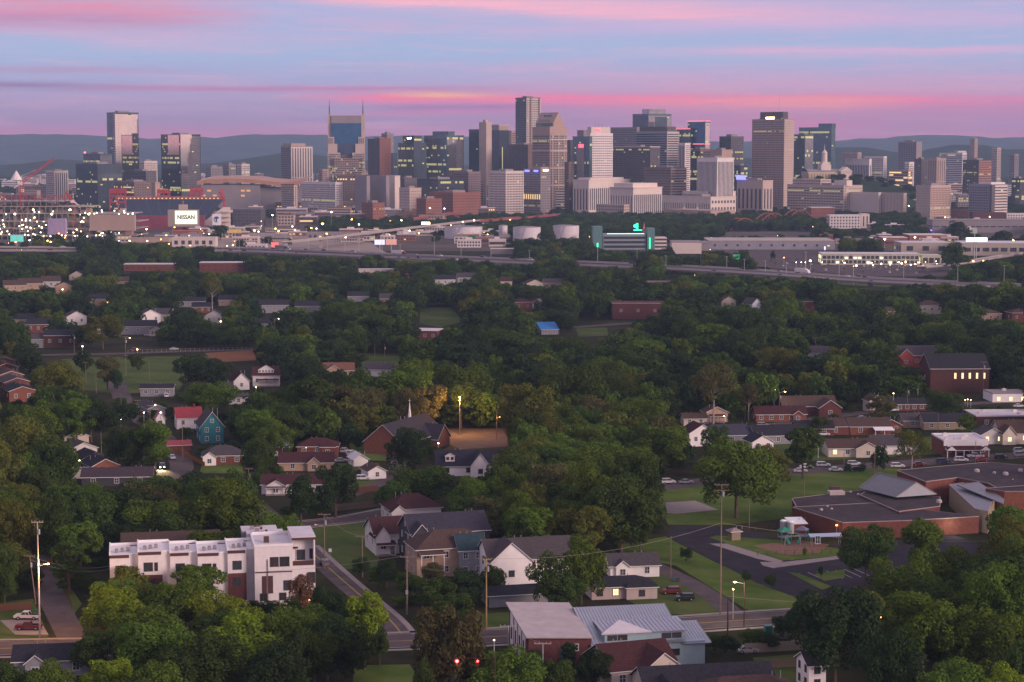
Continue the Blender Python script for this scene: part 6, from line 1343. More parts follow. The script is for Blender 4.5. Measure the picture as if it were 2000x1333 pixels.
# ------------------------------------------------------------- metal clad building pair
g = G(1155, 1308); MR = RAD(11)
r = empty('studio_building', at(g, MR, 0, 0), MR, 'building with pale mono-pitch roof, maroon brick wall and white left side', 'building')
W1, D1, h0, h1 = 13.2, 21, 7.0, 9.6; 
def P3(x, y, z): return (x, y, z)
m = MB(); m.box(-W1, 0, 0, D1, 0, h0-.6); m.poly([(-W1, 0, h0-.6), (0, 0, h0-.6), (0, 0, h0-.1), (-W1, 0, h0+.6)]); m.poly([(-W1, D1, h0-.6), (-W1, 0, h0-.6), (-W1, 0, h0+.6), (-W1, D1, h1)]); m.poly([(0, 0, h0-.6), (0, D1, h0-.6), (0, D1, h1-.5), (0, 0, h0-.1)]); put('wall', m.mesh('wall', purple_brick), r)
m = MB(); v = [(-W1-.7, -.8, h0+.7), (.1, -.8, h0), (.1, D1+.5, h1-.4), (-W1-.7, D1+.5, h1+.3)]; m.poly(v); m.poly([(a, b, c-.3) for a, b, c in reversed(v)])
for i in range(4): a, b = v[i], v[(i+1) % 4]; m.poly([(a[0], a[1], a[2]-.3), (b[0], b[1], b[2]-.3), b, a])
put('roof', m.mesh('roof', mat('taupe_membrane', (.38, .33, .33), .7, .12, .4)), r)
for k in range(4):
    y = 3.2+k*4.3; m = MB(); m.box(-W1-.09, -W1-.02, y, y+3.2, 1.0, h0-.2+y*.1); put('white_panel', m.mesh('white_panel', white_siding), r); window(r, -W1-.09, y+1.6, h0*.6, .9, 2.6, 1, dark_trim, 'dark')
window(r, -5.9, 0, h0-3.4, 1.8, 2.6, 0, dark_trim, 'dark'); window(r, -3.4, 0, h0-2.2, 1.2, 1.3, 0)
keep(1010, 1175, 1178, 1283, g.y-4); LAND.append((1090, 1230, 'the maroon brick studio'))
# panelled part with standing seam roofs, seams built one by one
r = empty('workshop_building', at(g, MR, .3, 0), MR, 'pale blue panelled building with grey standing seam roofs and clerestory windows', 'building')
W2, D2 = 24, 22
m = MB(); m.box(0, W2, 0, D2, 0, 5.0); m.poly([(0, D2, 5), (0, 0, 5), (0, D2*.72, 9.0)]); m.poly([(W2*.8, 0, 5), (W2*.8, D2, 5), (W2*.8, D2*.72, 9.0)]); put('wall', m.mesh('wall', blue_siding), r)
def seam_roof(name, a, b, c, d, n, mm=None):
    """a-b eave, d-c ridge; n seams"""
    a, b, c, d = map(Vector, (a, b, c, d)); nr = (b-a).cross(d-a).normalized(); m = MB(); m.poly([a, b, c, d]); e = nr*-.15; m.poly([d+e, c+e, b+e, a+e])
    for p, q in ((a, b), (b, c), (c, d), (d, a)): m.poly([p+e, q+e, q, p])
    o = put(name, m.mesh(name, mm or metal_roof), r); 
    for k in range(n+1):
        p, q = a.lerp(b, k/n), d.lerp(c, k/n); m = MB(); u = (b-a).normalized()*.05; m.quad(p-u+nr*.12, p+u+nr*.12, q+u+nr*.12, q-u+nr*.12); m.quad(p-u, p-u+nr*.12, q-u+nr*.12, q-u); m.quad(p+u+nr*.12, p+u, q+u, q+u+nr*.12)
        put('seam', m.mesh('seam', c_grey if False else metal_roof), o)
    return o
seam_roof('roof', (-.5, -.6, 5.1), (W2*.8+.4, -.6, 5.1), (W2*.8+.4, D2*.74, 9.3), (-.5, D2*.74, 9.3), 30)
seam_roof('rear_roof', (W2*.8+.4, D2+.5, 5.1), (-.5, D2+.5, 5.1), (-.5, D2*.74, 9.3), (W2*.8+.4, D2*.74, 9.3), 12)
seam_roof('side_roof', (W2*.8, -.6, 4.6), (W2+1.2, -.6, 4.6), (W2+1.2, D2*.5, 6.6), (W2*.8, D2*.5, 6.6), 9)
m = MB(); m.box(2.6, 19.6, .4, 8.5, 5.0, 7.3); put('clerestory', m.mesh('clerestory', blue_siding), r)
seam_roof('clerestory_roof', (2.2, .0, 7.35), (20, .0, 7.35), (20, 9.3, 7.9), (2.2, 9.3, 7.9), 20)
m = MB(); m.poly([(1.8, -.1, 7.42), (12.5, -.1, 7.42), (7.2, 6.5, 8.6)]); m.poly([(1.8, -.1, 7.2), (12.5, -.1, 7.2), (12.5, -.1, 7.42), (1.8, -.1, 7.42)]); put('folded_panel', m.mesh('folded_panel', roof_white), r)
for x_ in (4.2, 6.4, 15.8, 18.0): window(r, x_, .4, 6.3, 1.8, .9, 0, dark_trim, 'dark')
for x_ in (11, 12.6, 17.5): window(r, x_, 0, 2.8, 1.9, 1.2, 0, dark_trim, 'dark', x_ == 12.6)
keep(1130, 1175, 1380, 1245, g.y); keep(1180, 1240, 1240, 1260, g.y-2); LAND.append((1260, 1210, 'the standing seam workshop'))
for i in range(12):
    for j in range(6): p = at(g, MR, -13+i*3.4, j*4); FOOT.append((p.x, p.y, 4))

# ------------------------------------------------------------- brick school
SR = RAD(7)
S0 = G(1640, 1070)
school_h = P(1640, 1046, S0.y).z*0+4.6
r = empty('school_building', S0, SR, 'red brick school with broad dark flat roofs and a grey pitched metal roof', 'school')
def q2(px, py, z):   # photo point at height z -> school frame
    w_ = G(px, py, z)-S0; c, s = math.cos(SR), math.sin(SR); return (w_.x*c+w_.y*s, -w_.x*s+w_.y*c)
def wing(pts, z, name, mwall=red_brick, mroof=tar_roof, edge=True):
    P_ = [q2(a, b, z) for a, b in pts]; ar = sum(P_[i][0]*P_[(i+1) % len(P_)][1]-P_[(i+1) % len(P_)][0]*P_[i][1] for i in range(len(P_)))
    if ar < 0: P_ = P_[::-1]
    m = MB(); m.prism(P_, 0, z); put(name+'_wall', m.mesh(name+'_wall', mwall), r)
    cx, cy = sum(p[0] for p in P_)/len(P_), sum(p[1] for p in P_)/len(P_)
    m = MB(); m.prism(P_, z+.004, z+.15); put(name+'_roof', m.mesh(name+'_roof', mroof), r)
    if edge:
        m = MB()
        for i in range(len(P_)):
            a, b = Vector((*P_[i], z)), Vector((*P_[(i+1) % len(P_)], z)); m.cyl(a+Vector((0, 0, .12)), b+Vector((0, 0, .12)), .16, n=4)
        put('roof_edge', m.mesh('roof_edge', mat('coping', (.30, .24, .23), .6, .1)), r)
    for p in P_: w_ = at(S0, SR, p[0], p[1]); FOOT.append((w_.x, w_.y, 6))
wing([(1646, 1022), (1548, 992), (1700, 984), (1830, 1000), (1912, 1010), (1770, 1018)], 4.6, 'front')
wing([(1556, 992), (1547, 975), (1655, 962), (1760, 950), (1830, 985), (1700, 984)], 4.4, 'rear')
wing([(1808, 942), (1752, 920), (1930, 904), (2120, 920), (2120, 965), (1960, 961), (1930, 945), (1870, 934)], 7.2, 'upper')
wing([(1962, 961), (1925, 955), (2120, 942), (2120, 962)], 7.6, 'east', orange_brick)
wing([(1854, 948), (1910, 940), (1950, 950), (1930, 1000), (1905, 995)], 6.2, 'tan', tan_block, grey_metal_roof)
wing([(1758, 1002), (1680, 968), (1690, 962), (1836, 972), (1836, 990), (1757, 1000)], 5.0, 'gable_base')
# pitched metal roof on the middle
za, zb = 6.0, 10.0
def v3(px, py, z): a = q2(px, py, z); return Vector((a[0], a[1], z))
A_, B_, C_, D_ = v3(1678, 953, za), v3(1750, 972, za), v3(1790, 943, zb), v3(1716, 924, zb)
E_ = v3(1830, 966, za); F_ = v3(1760, 940, za)
m = MB(); m.poly([A_, B_, C_, D_]); put('metal_roof', m.mesh('metal_roof', grey_metal_roof), r)
m = MB(); m.poly([B_, E_, C_]); put('metal_gable', m.mesh('metal_gable', mat('ribbed_gable', (.40, .43, .47), .4, .06, .4, metal=.2, wave=('X', .6, .2))), r)
m = MB(); m.poly([E_, F_, D_, C_]); put('metal_roof_rear', m.mesh('metal_roof_rear', grey_metal_roof), r)
m = MB()
for a, b in ((B_, C_), (C_, E_), (A_, D_), (D_, C_)): m.cyl(a+Vector((0, 0, .1)), b+Vector((0, 0, .1)), .16, n=4)
put('roof_trim', m.mesh('roof_trim', c_grey), r)
a, b, c = v3(1870, 948, 7.4), v3(1912, 942, 7.4), v3(1960, 985, 6.6); m = MB(); m.cyl(a, b, .2, n=4); m.cyl(a, c, .2, n=4); m.poly([a, b, v3(1962, 975, 6.5), c]); put('folded_roof', m.mesh('folded_roof', grey_metal_roof), r)
def rbox(px, py, z, w, d, h, mm=c_white, nm='roof_unit'):
    a = q2(px, py, z); m = MB(); m.box(a[0]-w/2, a[0]+w/2, a[1]-d/2, a[1]+d/2, z+.15, z+h); put(nm, m.mesh(nm, mm), r)
rbox(1633, 967, 4.4, 4.6, 3, 1.2, mat('dirty_white', (.42, .37, .35), .7, .15)); rbox(1630, 962, 4.4, 2.8, 1.2, 1.8, dark_trim)
for x_, y_, z_, s_ in ((1661, 963, 4.4, .8), (1676, 968, 4.4, .8), (1720, 974, 4.4, .8), (1616, 991, 4.6, .6), (1604, 998, 4.6, .9), (1624, 996, 4.6, .7), (1834, 983, 5.0, 1.6), (1908, 923, 7.2, 1.6), (1942, 926, 7.2, 1.0), (1964, 929, 7.2, 1.6), (1993, 922, 7.2, 1.4), (1978, 938, 7.2, .4)):
    m = MB(); a = q2(x_, y_, z_); s_ *= .55; m.cyl((a[0], a[1], z_+.15), (a[0], a[1], z_+.15+s_*.7), s_, n=10); m.ball((a[0], a[1], z_+.15+s_*.7), s_*.9, 10, zs=.5, z0=0); put('roof_vent', m.mesh('roof_vent', MATS['dirty_white']), r)
for x_, y_ in ((1740, 1034), (1790, 1030), (1860, 1026)):
    a = q2(x_, y_, 2.2); window(r, a[0], min(a[1], 20)-.05, 2.2, 1.5, 2.2, 0)
window(r, -6, 0.4, 2.2, 1.2, 2.0, 0)
keep(1548, 960, 1660, 1040, S0.y+12); keep(1646, 1000, 1700, 1060, S0.y-2); keep(1680, 920, 1850, 1020, S0.y+10); keep(1755, 905, 2000, 960, 620); keep(1850, 950, 1905, 1005, 590); keep(1700, 1018, 1760, 1050, S0.y)
LAND.append((1640, 1010, 'the brick school'))
for i in range(14):
    for j in range(8): p = at(S0, SR, -10+i*6, 2+j*6.5); FOOT.append((p.x, p.y, 5))
# tanks by the school wall
for i, (x_, y_) in enumerate(((1530, 1040), (1544, 1042))):
    a = G(x_, y_); q = empty('water_tank', a, 0, ('left grey-white round tank against the school end wall', 'right grey-white round tank against the school end wall')[i], 'tank', 'tanks at the school end wall'); m = MB(); m.cyl((0, 0, 0), (0, 0, 3.2), 1.0, n=14); put('shell', m.mesh('shell', mat('tank_grey', (.36, .41, .42), .5, .08)), q); m = MB(); m.ball((0, 0, 3.2), 1.0, 14, zs=.45, z0=0); put('lid', m.mesh('lid', white), q)
H_(1560, 1042, 4, 6, 2.8, 'shed', .6, red_brick, white, 'small brick lean-to with curved white roof edge at the school end wall', rz=7, win=0, side=0, name='shed', cat='shed', vis=(1540, 1000, 1576, 1036))
keep(1520, 1000, 1600, 1062, S0.y)
# playground
def p_obj(name, px, py, label, cat, parts, rz=0, group=None):
    a = G(px, py); q = empty(name, a, rz, label, cat, group)
    for nm, mb_, mm in parts: put(nm, mb_.mesh(nm, mm), q)
    return q
grn = mat('green_play_plastic', (.02, .22, .13), .5, .1); slate_p = mat('purple_play_plastic', (.14, .12, .2), .5, .1)
pa = MB(); 
for sx in (-1.4, 1.4):
    for sy in (-1.2, 1.2): pa.cyl((sx, sy, 0), (sx, sy, 3.4), .13, n=6)
pb = MB(); pb.box(-1.5, 1.5, -1.3, 1.3, 1.5, 1.65); pc = MB(); pc.poly([(-1.7, -1.5, 3.3), (1.7, -1.5, 3.3), (0, 0, 4.4)]); pc.poly([(1.7, -1.5, 3.3), (1.7, 1.5, 3.3), (0, 0, 4.4)]); pc.poly([(1.7, 1.5, 3.3), (-1.7, 1.5, 3.3), (0, 0, 4.4)]); pc.poly([(-1.7, 1.5, 3.3), (-1.7, -1.5, 3.3), (0, 0, 4.4)])
pd = MB(); pd.quad((-.4, -1.3, 1.5), (.4, -1.3, 1.5), (.4, -3.8, .2), (-.4, -3.8, .2))
p_obj('play_tower', 1532, 1060, 'green playground tower with posts and slide, left of two', 'playground tower', [('posts', pa, grn), ('platform', pb, slate_p), ('canopy', pc, grn), ('slide', pd, grn)], .3, 'playground equipment')
p_obj('play_tower', 1566, 1058, 'green playground tower with posts and slide, right of two', 'playground tower', [('posts', pa, grn), ('platform', pb, slate_p), ('canopy', pc, slate_p), ('slide', pd, grn)], -.4, 'playground equipment')
m = MB(); m.cyl((-2.2, 0, 0), (-1.9, 0, 2.6), .1); m.cyl((2.2, 0, 0), (1.9, 0, 2.6), .1); m.cyl((-1.9, 0, 2.6), (1.9, 0, 2.6), .1); m2 = MB(); m2.box(-.9, -.4, -.1, .1, .5, .56); m2.cyl((-.9, 0, .5), (-.9, 0, 2.6), .02, n=4); m2.cyl((-.4, 0, .5), (-.4, 0, 2.6), .02, n=4)
p_obj('swing', 1548, 1066, 'grey swing frame between the green play towers', 'swing', [('frame', m, grey_steel), ('seat', m2, slate_p)])
m = MB(); m.poly([(-4.4, -1.6, 2.6), (4.4, -1.6, 2.9), (4.4, 1.8, 3.2), (-4.4, 1.8, 2.9)]); m.poly([(-4.4, 1.8, 2.8), (4.4, 1.8, 3.1), (4.4, -1.6, 2.8), (-4.4, -1.6, 2.5)]); m2 = MB()
for sx in (-3.8, 3.8):
    for sy in (-1.3, 1.3): m2.cyl((sx, sy, 0), (sx, sy, 2.7), .08)
p_obj('picnic_shelter', 1612, 1066, 'small shelter with a light blue metal roof before the school wall', 'shelter', [('roof', m, mat('light_blue_metal', (.36, .44, .56), .4, .05)), ('post', m2, grey_steel)])
keep(1480, 1046, 1640, 1078, 530)
H_(1438, 1056, 2.6, 2.6, 2.6, 'hip', .8, tan_block, concrete, 'tiny block kiosk with pale roof at the car park corner', win=0, side=0, name='kiosk', cat='kiosk')

# ------------------------------------------------------------- fences
def fence(p0, p1, hgt, m_, label, dz=0, boards=True, name='board_fence', cat='fence', kp=False):
    a, b = G(*p0), G(*p1); d = b-a; Ln = d.length; r = empty(name, a, math.atan2(d.y, d.x), label, cat); n = int(Ln/2.4)
    for i in range(n+1): m = MB(); m.box(i*Ln/n-.06, i*Ln/n+.06, -.06, .06, 0, hgt+.1); put('post', m.mesh('post', m_), r)
    if boards:
        nb = min(290, int(Ln/.32)); bw = Ln/nb; m = MB(); m.box(.01, bw*.94, -.09, -.065, .05, hgt); me = m.mesh('board', m_)
        for i in range(nb): put('board', me, r, (i*bw, 0, ((i*7) % 3)*.02))
        m = MB(); m.box(0, Ln, -.064, -.02, hgt*.75, hgt*.82); m.box(0, Ln, -.064, -.02, hgt*.2, hgt*.27); put('rail', m.mesh('rail', m_), r)
    else:
        m = MB(); m.cyl((0, 0, hgt), (Ln, 0, hgt), .03, n=4); m.cyl((0, 0, hgt*.5), (Ln, 0, hgt*.5), .02, n=4); put('rail', m.mesh('rail', m_), r)
    if kp: keep(min(p0[0], p1[0]), min(p0[1], p1[1])-hgt*8, max(p0[0], p1[0]), max(p0[1], p1[1]), a.y)
fence((1455, 1277), (1568, 1270), 2.2, mat('weathered_board', (.27, .23, .17), .9, .2, 1.5), 'tall weathered board fence in front of the main road at lower right', kp=True)
fence((1490, 1306), (1575, 1302), 2.0, fence_wood, 'grey-brown fence around the small back lawn at the bottom right', kp=True)
fence((0, 1195), (62, 1190), 1.8, fence_dark, 'reddish board fence behind the parked pickups', kp=True)
fence((655, 968), (738, 960), 2.0, fence_dark, 'long brown fence above the curved drive')
fence((650, 1000), (755, 988), 2.0, fence_wood, 'pale brown fence along the cross street')
fence((656, 932), (744, 926), 1.8, fence_dark, 'maroon fence between the sheds and the back yard')
fence((345, 884), (400, 912), 1.6, mat('orange_board', (.30, .13, .05), .9, .2), 'orange-brown fence beside the headlit street')
fence((250, 690), (500, 684), 1.6, grey_steel, 'long wire fence on posts above the park lawn', boards=False)
fence((1480, 1086), (1640, 1082), 1.2, dark_trim, 'low dark railing round the playground', boards=False)
fence((1420, 1046), (1530, 1032), 1.3, dark_trim, 'dark railing between the lawn and the school car park', boards=False)
fence((112, 1120), (140, 1190), 1.6, dark_trim, 'dark hedge-like fence beside the lamplit alley', boards=False)
# ------------------------------------------------------------- vehicles
paint = lambda n, c: mat('paint_'+n, c, .3, .05, 1, spec=.6)
def wheel(root, x, y, r=.36):
    m = MB(); m.cyl((0, -.12, 0), (0, .12, 0), r, n=12); o = put('wheel', m.mesh('wheel', black_rub), root, (x, y, r)); m = MB(); m.cyl((0, -.14, 0), (0, .14, 0), r*.55, n=8); put('rim', m.mesh('rim', grey_steel), o)
def vehicle(kind, p, rz, pm, label, group=None, lights=False, z=0.02, parts=True, tail=False):
    nm = {'sedan': 'parked_car', 'suv': 'parked_suv', 'pickup': 'pickup_truck', 'van': 'white_van'}[kind]
    r = empty(nm if not lights and not tail else 'driving_car', (p[0], p[1], z), rz, label, {'pickup': 'pickup'}.get(kind, 'car'), group)
    Lh, w = {'sedan': (2.3, .88), 'suv': (2.35, .95), 'pickup': (2.9, .98), 'van': (2.6, 1.0)}[kind]
    if kind == 'sedan': body = [(-2.3, .35), (2.3, .35), (2.3, .75), (1.9, .9), (1.0, .95), (-1.6, .98), (-2.25, .85)]; cab = [(1.0, .93), (.35, 1.42), (-1.0, 1.45), (-1.75, .96)]; H1 = 1.45
    elif kind == 'suv': body = [(-2.35, .4), (2.35, .4), (2.35, .9), (2.0, 1.05), (1.1, 1.1), (-2.3, 1.1)]; cab = [(1.1, 1.08), (.5, 1.68), (-1.9, 1.72), (-2.25, 1.1)]; H1 = 1.72
    elif kind == 'van': body = [(-2.6, .4), (2.6, .4), (2.6, 1.0), (1.9, 1.25), (-2.6, 1.25)]; cab = [(1.9, 1.2), (1.3, 2.1), (-2.5, 2.15), (-2.6, 1.2)]; H1 = 2.1
    else: body = [(-2.9, .5), (2.9, .5), (2.9, 1.0), (2.6, 1.15), (1.35, 1.2), (-.6, 1.2), (-.6, 1.18), (-2.9, 1.18)]; cab = [(1.35, 1.18), (.8, 1.8), (-.45, 1.85), (-.75, 1.18)]; H1 = 1.85
    m = MB(); m.side(body, -w, w); put('body', m.mesh('body', pm), r)
    m = MB(); cw = w*.86; m.side(cab, -cw, cw); put('cabin_glass', m.mesh('cabin_glass', glass_dark), r)
    a, b = cab[1], cab[2]; m = MB(); m.box(b[0]-.05, a[0]+.05, -cw-.02, cw+.02, H1-.06, H1+.03); 
    for s in (-1, 1):
        m.bar((cab[0][0], s*cw, cab[0][1]), (a[0], s*(cw), a[1]), .07); m.bar((cab[-1][0], s*cw, cab[-1][1]), (b[0], s*cw, b[1]), .09); m.bar(((a[0]+b[0])/2, s*cw, cab[0][1]), ((a[0]+b[0])/2, s*cw, H1), .08)
    put('roof', m.mesh('roof', pm), r)
    if kind == 'pickup': m = MB(); m.box(-2.75, -.75, -.8, .8, 1.185, 1.20); put('bed', m.mesh('bed', black_rub), r)
    if parts:
        for sx in (-1, 1):
            for sy in (-1, 1): wheel(r, sx*Lh*.62, sy*(w-.06), .36 if kind != 'pickup' else .42)
    hl = mat('headlight_glass', (.6, .6, .58), .2, .05); tl = mat('taillight_red', (.35, .01, .01), .3, .05)
    for sy in (-1, 1):
        m = MB(); m.box(Lh-.02, Lh+.04, sy*w*.7-.16, sy*w*.7+.16, .62, .82); o = put('headlight', m.mesh('headlight', glow('headlight_on', (1, .82, .5), 30) if lights else hl), r)
        m = MB(); m.box(-Lh-.04, -Lh+.02, sy*w*.75-.13, sy*w*.75+.13, .7, .95); put('taillight', m.mesh('taillight', glow('taillight_on', (1, .03, .02), 8) if tail else tl), r)
    q = proj((p[0], p[1], 1)); 
    return r
PW, PR, PK, PG, PB, PS = paint('white', (.62, .61, .63)), paint('red', (.15, .012, .018)), paint('black', (.02, .02, .025)), paint('grey', (.15, .15, .17)), paint('blue', (.03, .05, .10)), paint('silver', (.38, .38, .40))
def V(kind, px, py, rz, pm, label, kp=True, **k):
    g = G(px, py); vehicle(kind, g, RAD(rz), pm, label, **k); s = F/g.y; w = 2.6*s
    if kp: keep(px-w, py-1.7*s, px+w, py+2, g.y)
    FOOT.append((g.x, g.y, 3))
V('pickup', 53, 1210, 178, PW, 'white crew cab pickup truck on the grass by the alley')
V('pickup', 56, 1230, 180, PR, 'dark red pickup truck parked before the white one')
V('suv', 1310, 1160, 186, PR, 'red suv on the gravel strip beside the ranch house')
V('suv', 1337, 1173, 186, PK, 'black car parked beside the red suv')
V('sedan', 572, 1046, 120, PB, 'dark blue sedan at the top of the diagonal street', kp=False)
V('suv', 634, 1105, 105, PG, 'grey suv parked at the kerb beside the end townhouse', kp=False)
g = G(317, 915); vehicle('suv', g, RAD(-80), PK, 'car driving towards the camera with both headlights on', lights=True); keep(305, 895, 330, 925, g.y)
for s in (-.7, .7):
    ld = bpy.data.lights.new('headlight_beam', 'SPOT'); lo = bpy.data.objects.new('headlight_beam', ld); COL.objects.link(lo); ld.energy = 9000; ld.color = (1, .72, .4); ld.spot_size = RAD(70); ld.spot_blend = .6
    lo.location = (g.x+s, g.y-2.6, .9); lo.rotation_euler = (RAD(72), 0, RAD(190)); ld.shadow_soft_size = .2
V('sedan', 336, 897, -70, PS, 'silver sedan parked at the kerb behind the headlit car')
V('sedan', 199, 832, 160, PK, 'black car on the clearing among shrubs at left')
V('sedan', 197, 826, 160, PG, 'grey car behind the black one on the clearing at left', kp=False)
V('suv', 672, 884, 80, PS, 'silver suv, furthest of the cars beside the maroon roofed brick house'); V('suv', 686, 889, 70, PW, 'white suv in the middle of the cars beside the maroon roofed brick house'); V('pickup', 694, 893, 75, PK, 'dark pickup nearest the grass beside the maroon roofed brick house'); V('sedan', 666, 903, 10, PS, 'pale car at the brown fence below the three parked ones')
V('suv', 1608, 912, 4, PW, 'white suv in the street row below the cream house, left of two'); V('suv', 1668, 910, 4, PW, 'white suv in the street row below the cream house, right of two'); V('sedan', 1632, 921, 6, PW, 'white hatchback nearest the kerb in front of two white suvs'); V('sedan', 1563, 923, 6, PS, 'pale sedan left of the tall street tree trunk'); V('sedan', 1575, 915, 6, PW, 'white car behind the pale sedan by the tall street tree')
V('sedan', 1672, 920, 4, PK, 'dark low car between the street bushes'); V('suv', 1753, 914, 4, PW, 'white suv under the sparse street tree'); V('sedan', 1795, 910, 4, PR, 'red-brown sedan right of the sparse street tree'); V('suv', 1842, 905, 4, PB, 'dark blue suv in front of the white roofed shop'); V('suv', 1877, 902, 4, PW, 'white suv in front of the white roofed shop'); V('sedan', 1917, 901, 4, paint('bright_red', (.28, .02, .03)), 'bright red coupe behind the school roof'); V('suv', 1955, 897, 4, PK, 'black suv right of the bright red coupe'); V('suv', 1992, 892, 4, PG, 'grey suv at the right edge of the street row'); V('suv', 1992, 884, 4, PS, 'silver suv behind the grey one at the right edge')
V('sedan', 1866, 885, 30, PK, 'black car parked under the left end of the maroon awning', kp=False); V('suv', 1908, 886, 10, PB, 'dark suv parked under the right end of the maroon awning')
V('suv', 1461, 837, 4, PW, 'white car under the bare trunked trees', kp=False); V('suv', 1490, 834, 4, PS, 'silver suv right of the bare trunked trees'); V('suv', 1650, 826, 4, PK, 'black suv behind the red brick house'); V('sedan', 1684, 820, 4, PW, 'white sedan behind the red brick house'); V('sedan', 1990, 796, 4, PW, 'white car in the lot of the dark brick store')
V('sedan', 1340, 945, 10, PS, 'silver car under the edge of the huge lawn tree', kp=False); V('suv', 1305, 945, 12, PW, 'white suv half hidden beside the lawn trees')
V('sedan', 246, 700, 4, PK, 'dark car on the park road', kp=False); V('suv', 266, 686, 4, PR, 'car with glowing orange lamps on the park road', tail=True); V('sedan', 340, 684, 4, PW, 'white car on the park road')
V('sedan', 1460, 1275, 8, PS, 'silver car half hidden by the hedge at the main road', kp=False); V('suv', 1535, 1262, 8, PK, 'dark suv behind the weathered fence'); V('suv', 690, 1262, 8, PW, 'white suv under the tree at the junction', kp=False)
# traffic on the highway
rr = random.Random(8); pcols = [PW, PW, PR, PK, PG, PB, PS]; hn = 0
names_ = ['white', 'white', 'dark red', 'black', 'grey', 'blue', 'silver']
def along(g, t): i = min(len(g)-2, int(t*(len(g)-1))); f = t*(len(g)-1)-i; p = g[i].lerp(g[i+1], f); d = g[i+1]-g[i]; return p, math.atan2(d.y, d.x)
MOV = []
for k in range(34):
    gl_, zz_ = (hwy1, 7.05) if k % 2 else (hwy2, 6.65); t = rr.uniform(.04, .97); p, a = along(gl_, t); ci = rr.randrange(7); lane = rr.uniform(-4, 4)
    r = vehicle(rr.choice(('sedan', 'suv', 'van')), (p.x, p.y+lane), a if k % 2 else a+math.pi, pcols[ci], None, 'vehicles on the highway', z=zz_, tail=bool(k % 2), lights=(k % 4 == 0), parts=False); MOV.append((r, 'car', names_[ci]))
for k, t in enumerate((.455, .47, .82, .30)):
    p, a = along(hwy1 if k != 1 else hwy2, t); r = empty('semi_truck', (p.x, p.y, 7.05 if k != 1 else 6.65), a, None, 'truck', 'vehicles on the highway')
    m = MB(); m.box(-9, 4, -1.25, 1.25, 1.2, 4.1); put('trailer', m.mesh('trailer', c_white if k % 2 == 0 else c_grey), r); m = MB(); m.side([(4.4, .8), (7.4, .8), (7.4, 1.9), (6.6, 2.1), (6.2, 3.3), (4.4, 3.4)], -1.2, 1.2); put('tractor', m.mesh('tractor', (PR, PB, PW, PK)[k]), r)
    for x_ in (-7.5, -6.2, 3, 6.4):
        for s in (-1, 1): wheel(r, x_, s*1.1, .5)
    MOV.append((r, 'truck', ('white trailered', 'grey trailered', 'white trailered', 'grey trailered')[k]))
rc_ = random.Random(4); kc = 0
for hx, hy, hw in [(a_, b_, c_) for a_, b_, c_ in LAND if 540 < b_ < 960 and ('house' in c_ or 'roof' in c_)]:
    if rc_.random() < .75:
        g = G(hx+rc_.choice((-1, 1))*rc_.uniform(14, 30)*700/G(hx, hy).y, hy+18*700/G(hx, hy).y); ci = rc_.randrange(7)
        r = vehicle(rc_.choice(('sedan', 'suv', 'pickup')), g, RAD(rc_.choice((10, 100, 190))+rc_.uniform(-8, 8)), pcols[ci], None, 'cars parked between the houses'); MOV.append((r, 'yard', names_[ci])); FOOT.append((g.x, g.y, 2.5))
        q = proj(g); keep(q[0]-9*600/g.y, q[1]-9*600/g.y, q[0]+9*600/g.y, q[1], g.y)
cars = []
for row in range(5):
    for k in range(15):
        px = 1490+k*24+row*14+rr.uniform(-6, 6); py = 505+row*5.4+k*.9
        if rr.random() < .75: g = G(px, py); ci = rr.randrange(7); r = vehicle(rr.choice(('sedan', 'suv')), g, RAD(rr.choice((80, 84, 262))), pcols[ci], None, 'cars in the dealership lot', z=.14, parts=False); MOV.append((r, 'lot', names_[ci]))
# ------------------------------------------------------------- poles, lamps, wires
def lab(o, kind, px, py, noun): AUTO.append((o, px, py, kind, noun))
AUTO = []
def pole(px, yt, yb, label, arms=1, lamp=None, drum=False, r0=.17, m_=None, lean=0, keepit=False, wide=1.3, box=False, name='utility_pole'):
    g = G(px, yb); h = P(px, yt, g.y).z; r = empty(name, g, 0, label, 'utility pole' if name == 'utility_pole' else 'street lamp', None)
    m = MB(); m.cyl((0, 0, 0), (lean, 0, h), r0, r0*.6, 8); put('pole', m.mesh('pole', m_ or wood_pole), r)
    for i in range(arms):
        m = MB(); z = h-.25-i*1.3; m.box(-wide, wide, -.07, .07, z, z+.16)
        for x in (-wide+.1, -wide*.4, wide*.4, wide-.1): m.cyl((x, 0, z+.16), (x, 0, z+.45), .07, n=5)
        put('crossarm', m.mesh('crossarm', m_ or wood_pole), r, (lean, 0, 0))
    if drum: m = MB(); m.cyl((.35, -.2, h-2.8), (.35, -.2, h-1.7), .28, n=10); put('transformer', m.mesh('transformer', grey_steel), r, (lean, 0, 0))
    if box: m = MB(); m.box(-.3, .3, -.35, -.1, h*.35, h*.35+.9); put('equipment_box', m.mesh('equipment_box', grey_steel), r)
    if lamp:
        side, zf, col, lit = lamp; z = h*zf; m = MB(); m.cyl((0, 0, z), (side*2.0, -.3, z+.5), .05, n=5); put('lamp_arm', m.mesh('lamp_arm', grey_steel), r)
        m = MB(); m.ball((side*2.2, -.35, z+.45), .32, 8, zs=.5); put('lamp_head', m.mesh('lamp_head', lit and {'o': lamp_orange, 'w': lamp_warm, 'x': lamp_white}[col] or c_white), r)
        if lit:
            ld = bpy.data.lights.new('lamp_light', 'POINT'); lo = bpy.data.objects.new('lamp_light', ld); COL.objects.link(lo); lo.parent = r; lo.location = (side*2.2, -.6, z-.1)
            ld.energy = lit; ld.color = (1, .45, .10) if col == 'o' else (1, .8, .5); ld.shadow_soft_size = .3
    if keepit: keep(px-3, yt, px+3, yb-10, g.y)
    return r, Vector((g.x+lean, g.y, h))
pp = {}
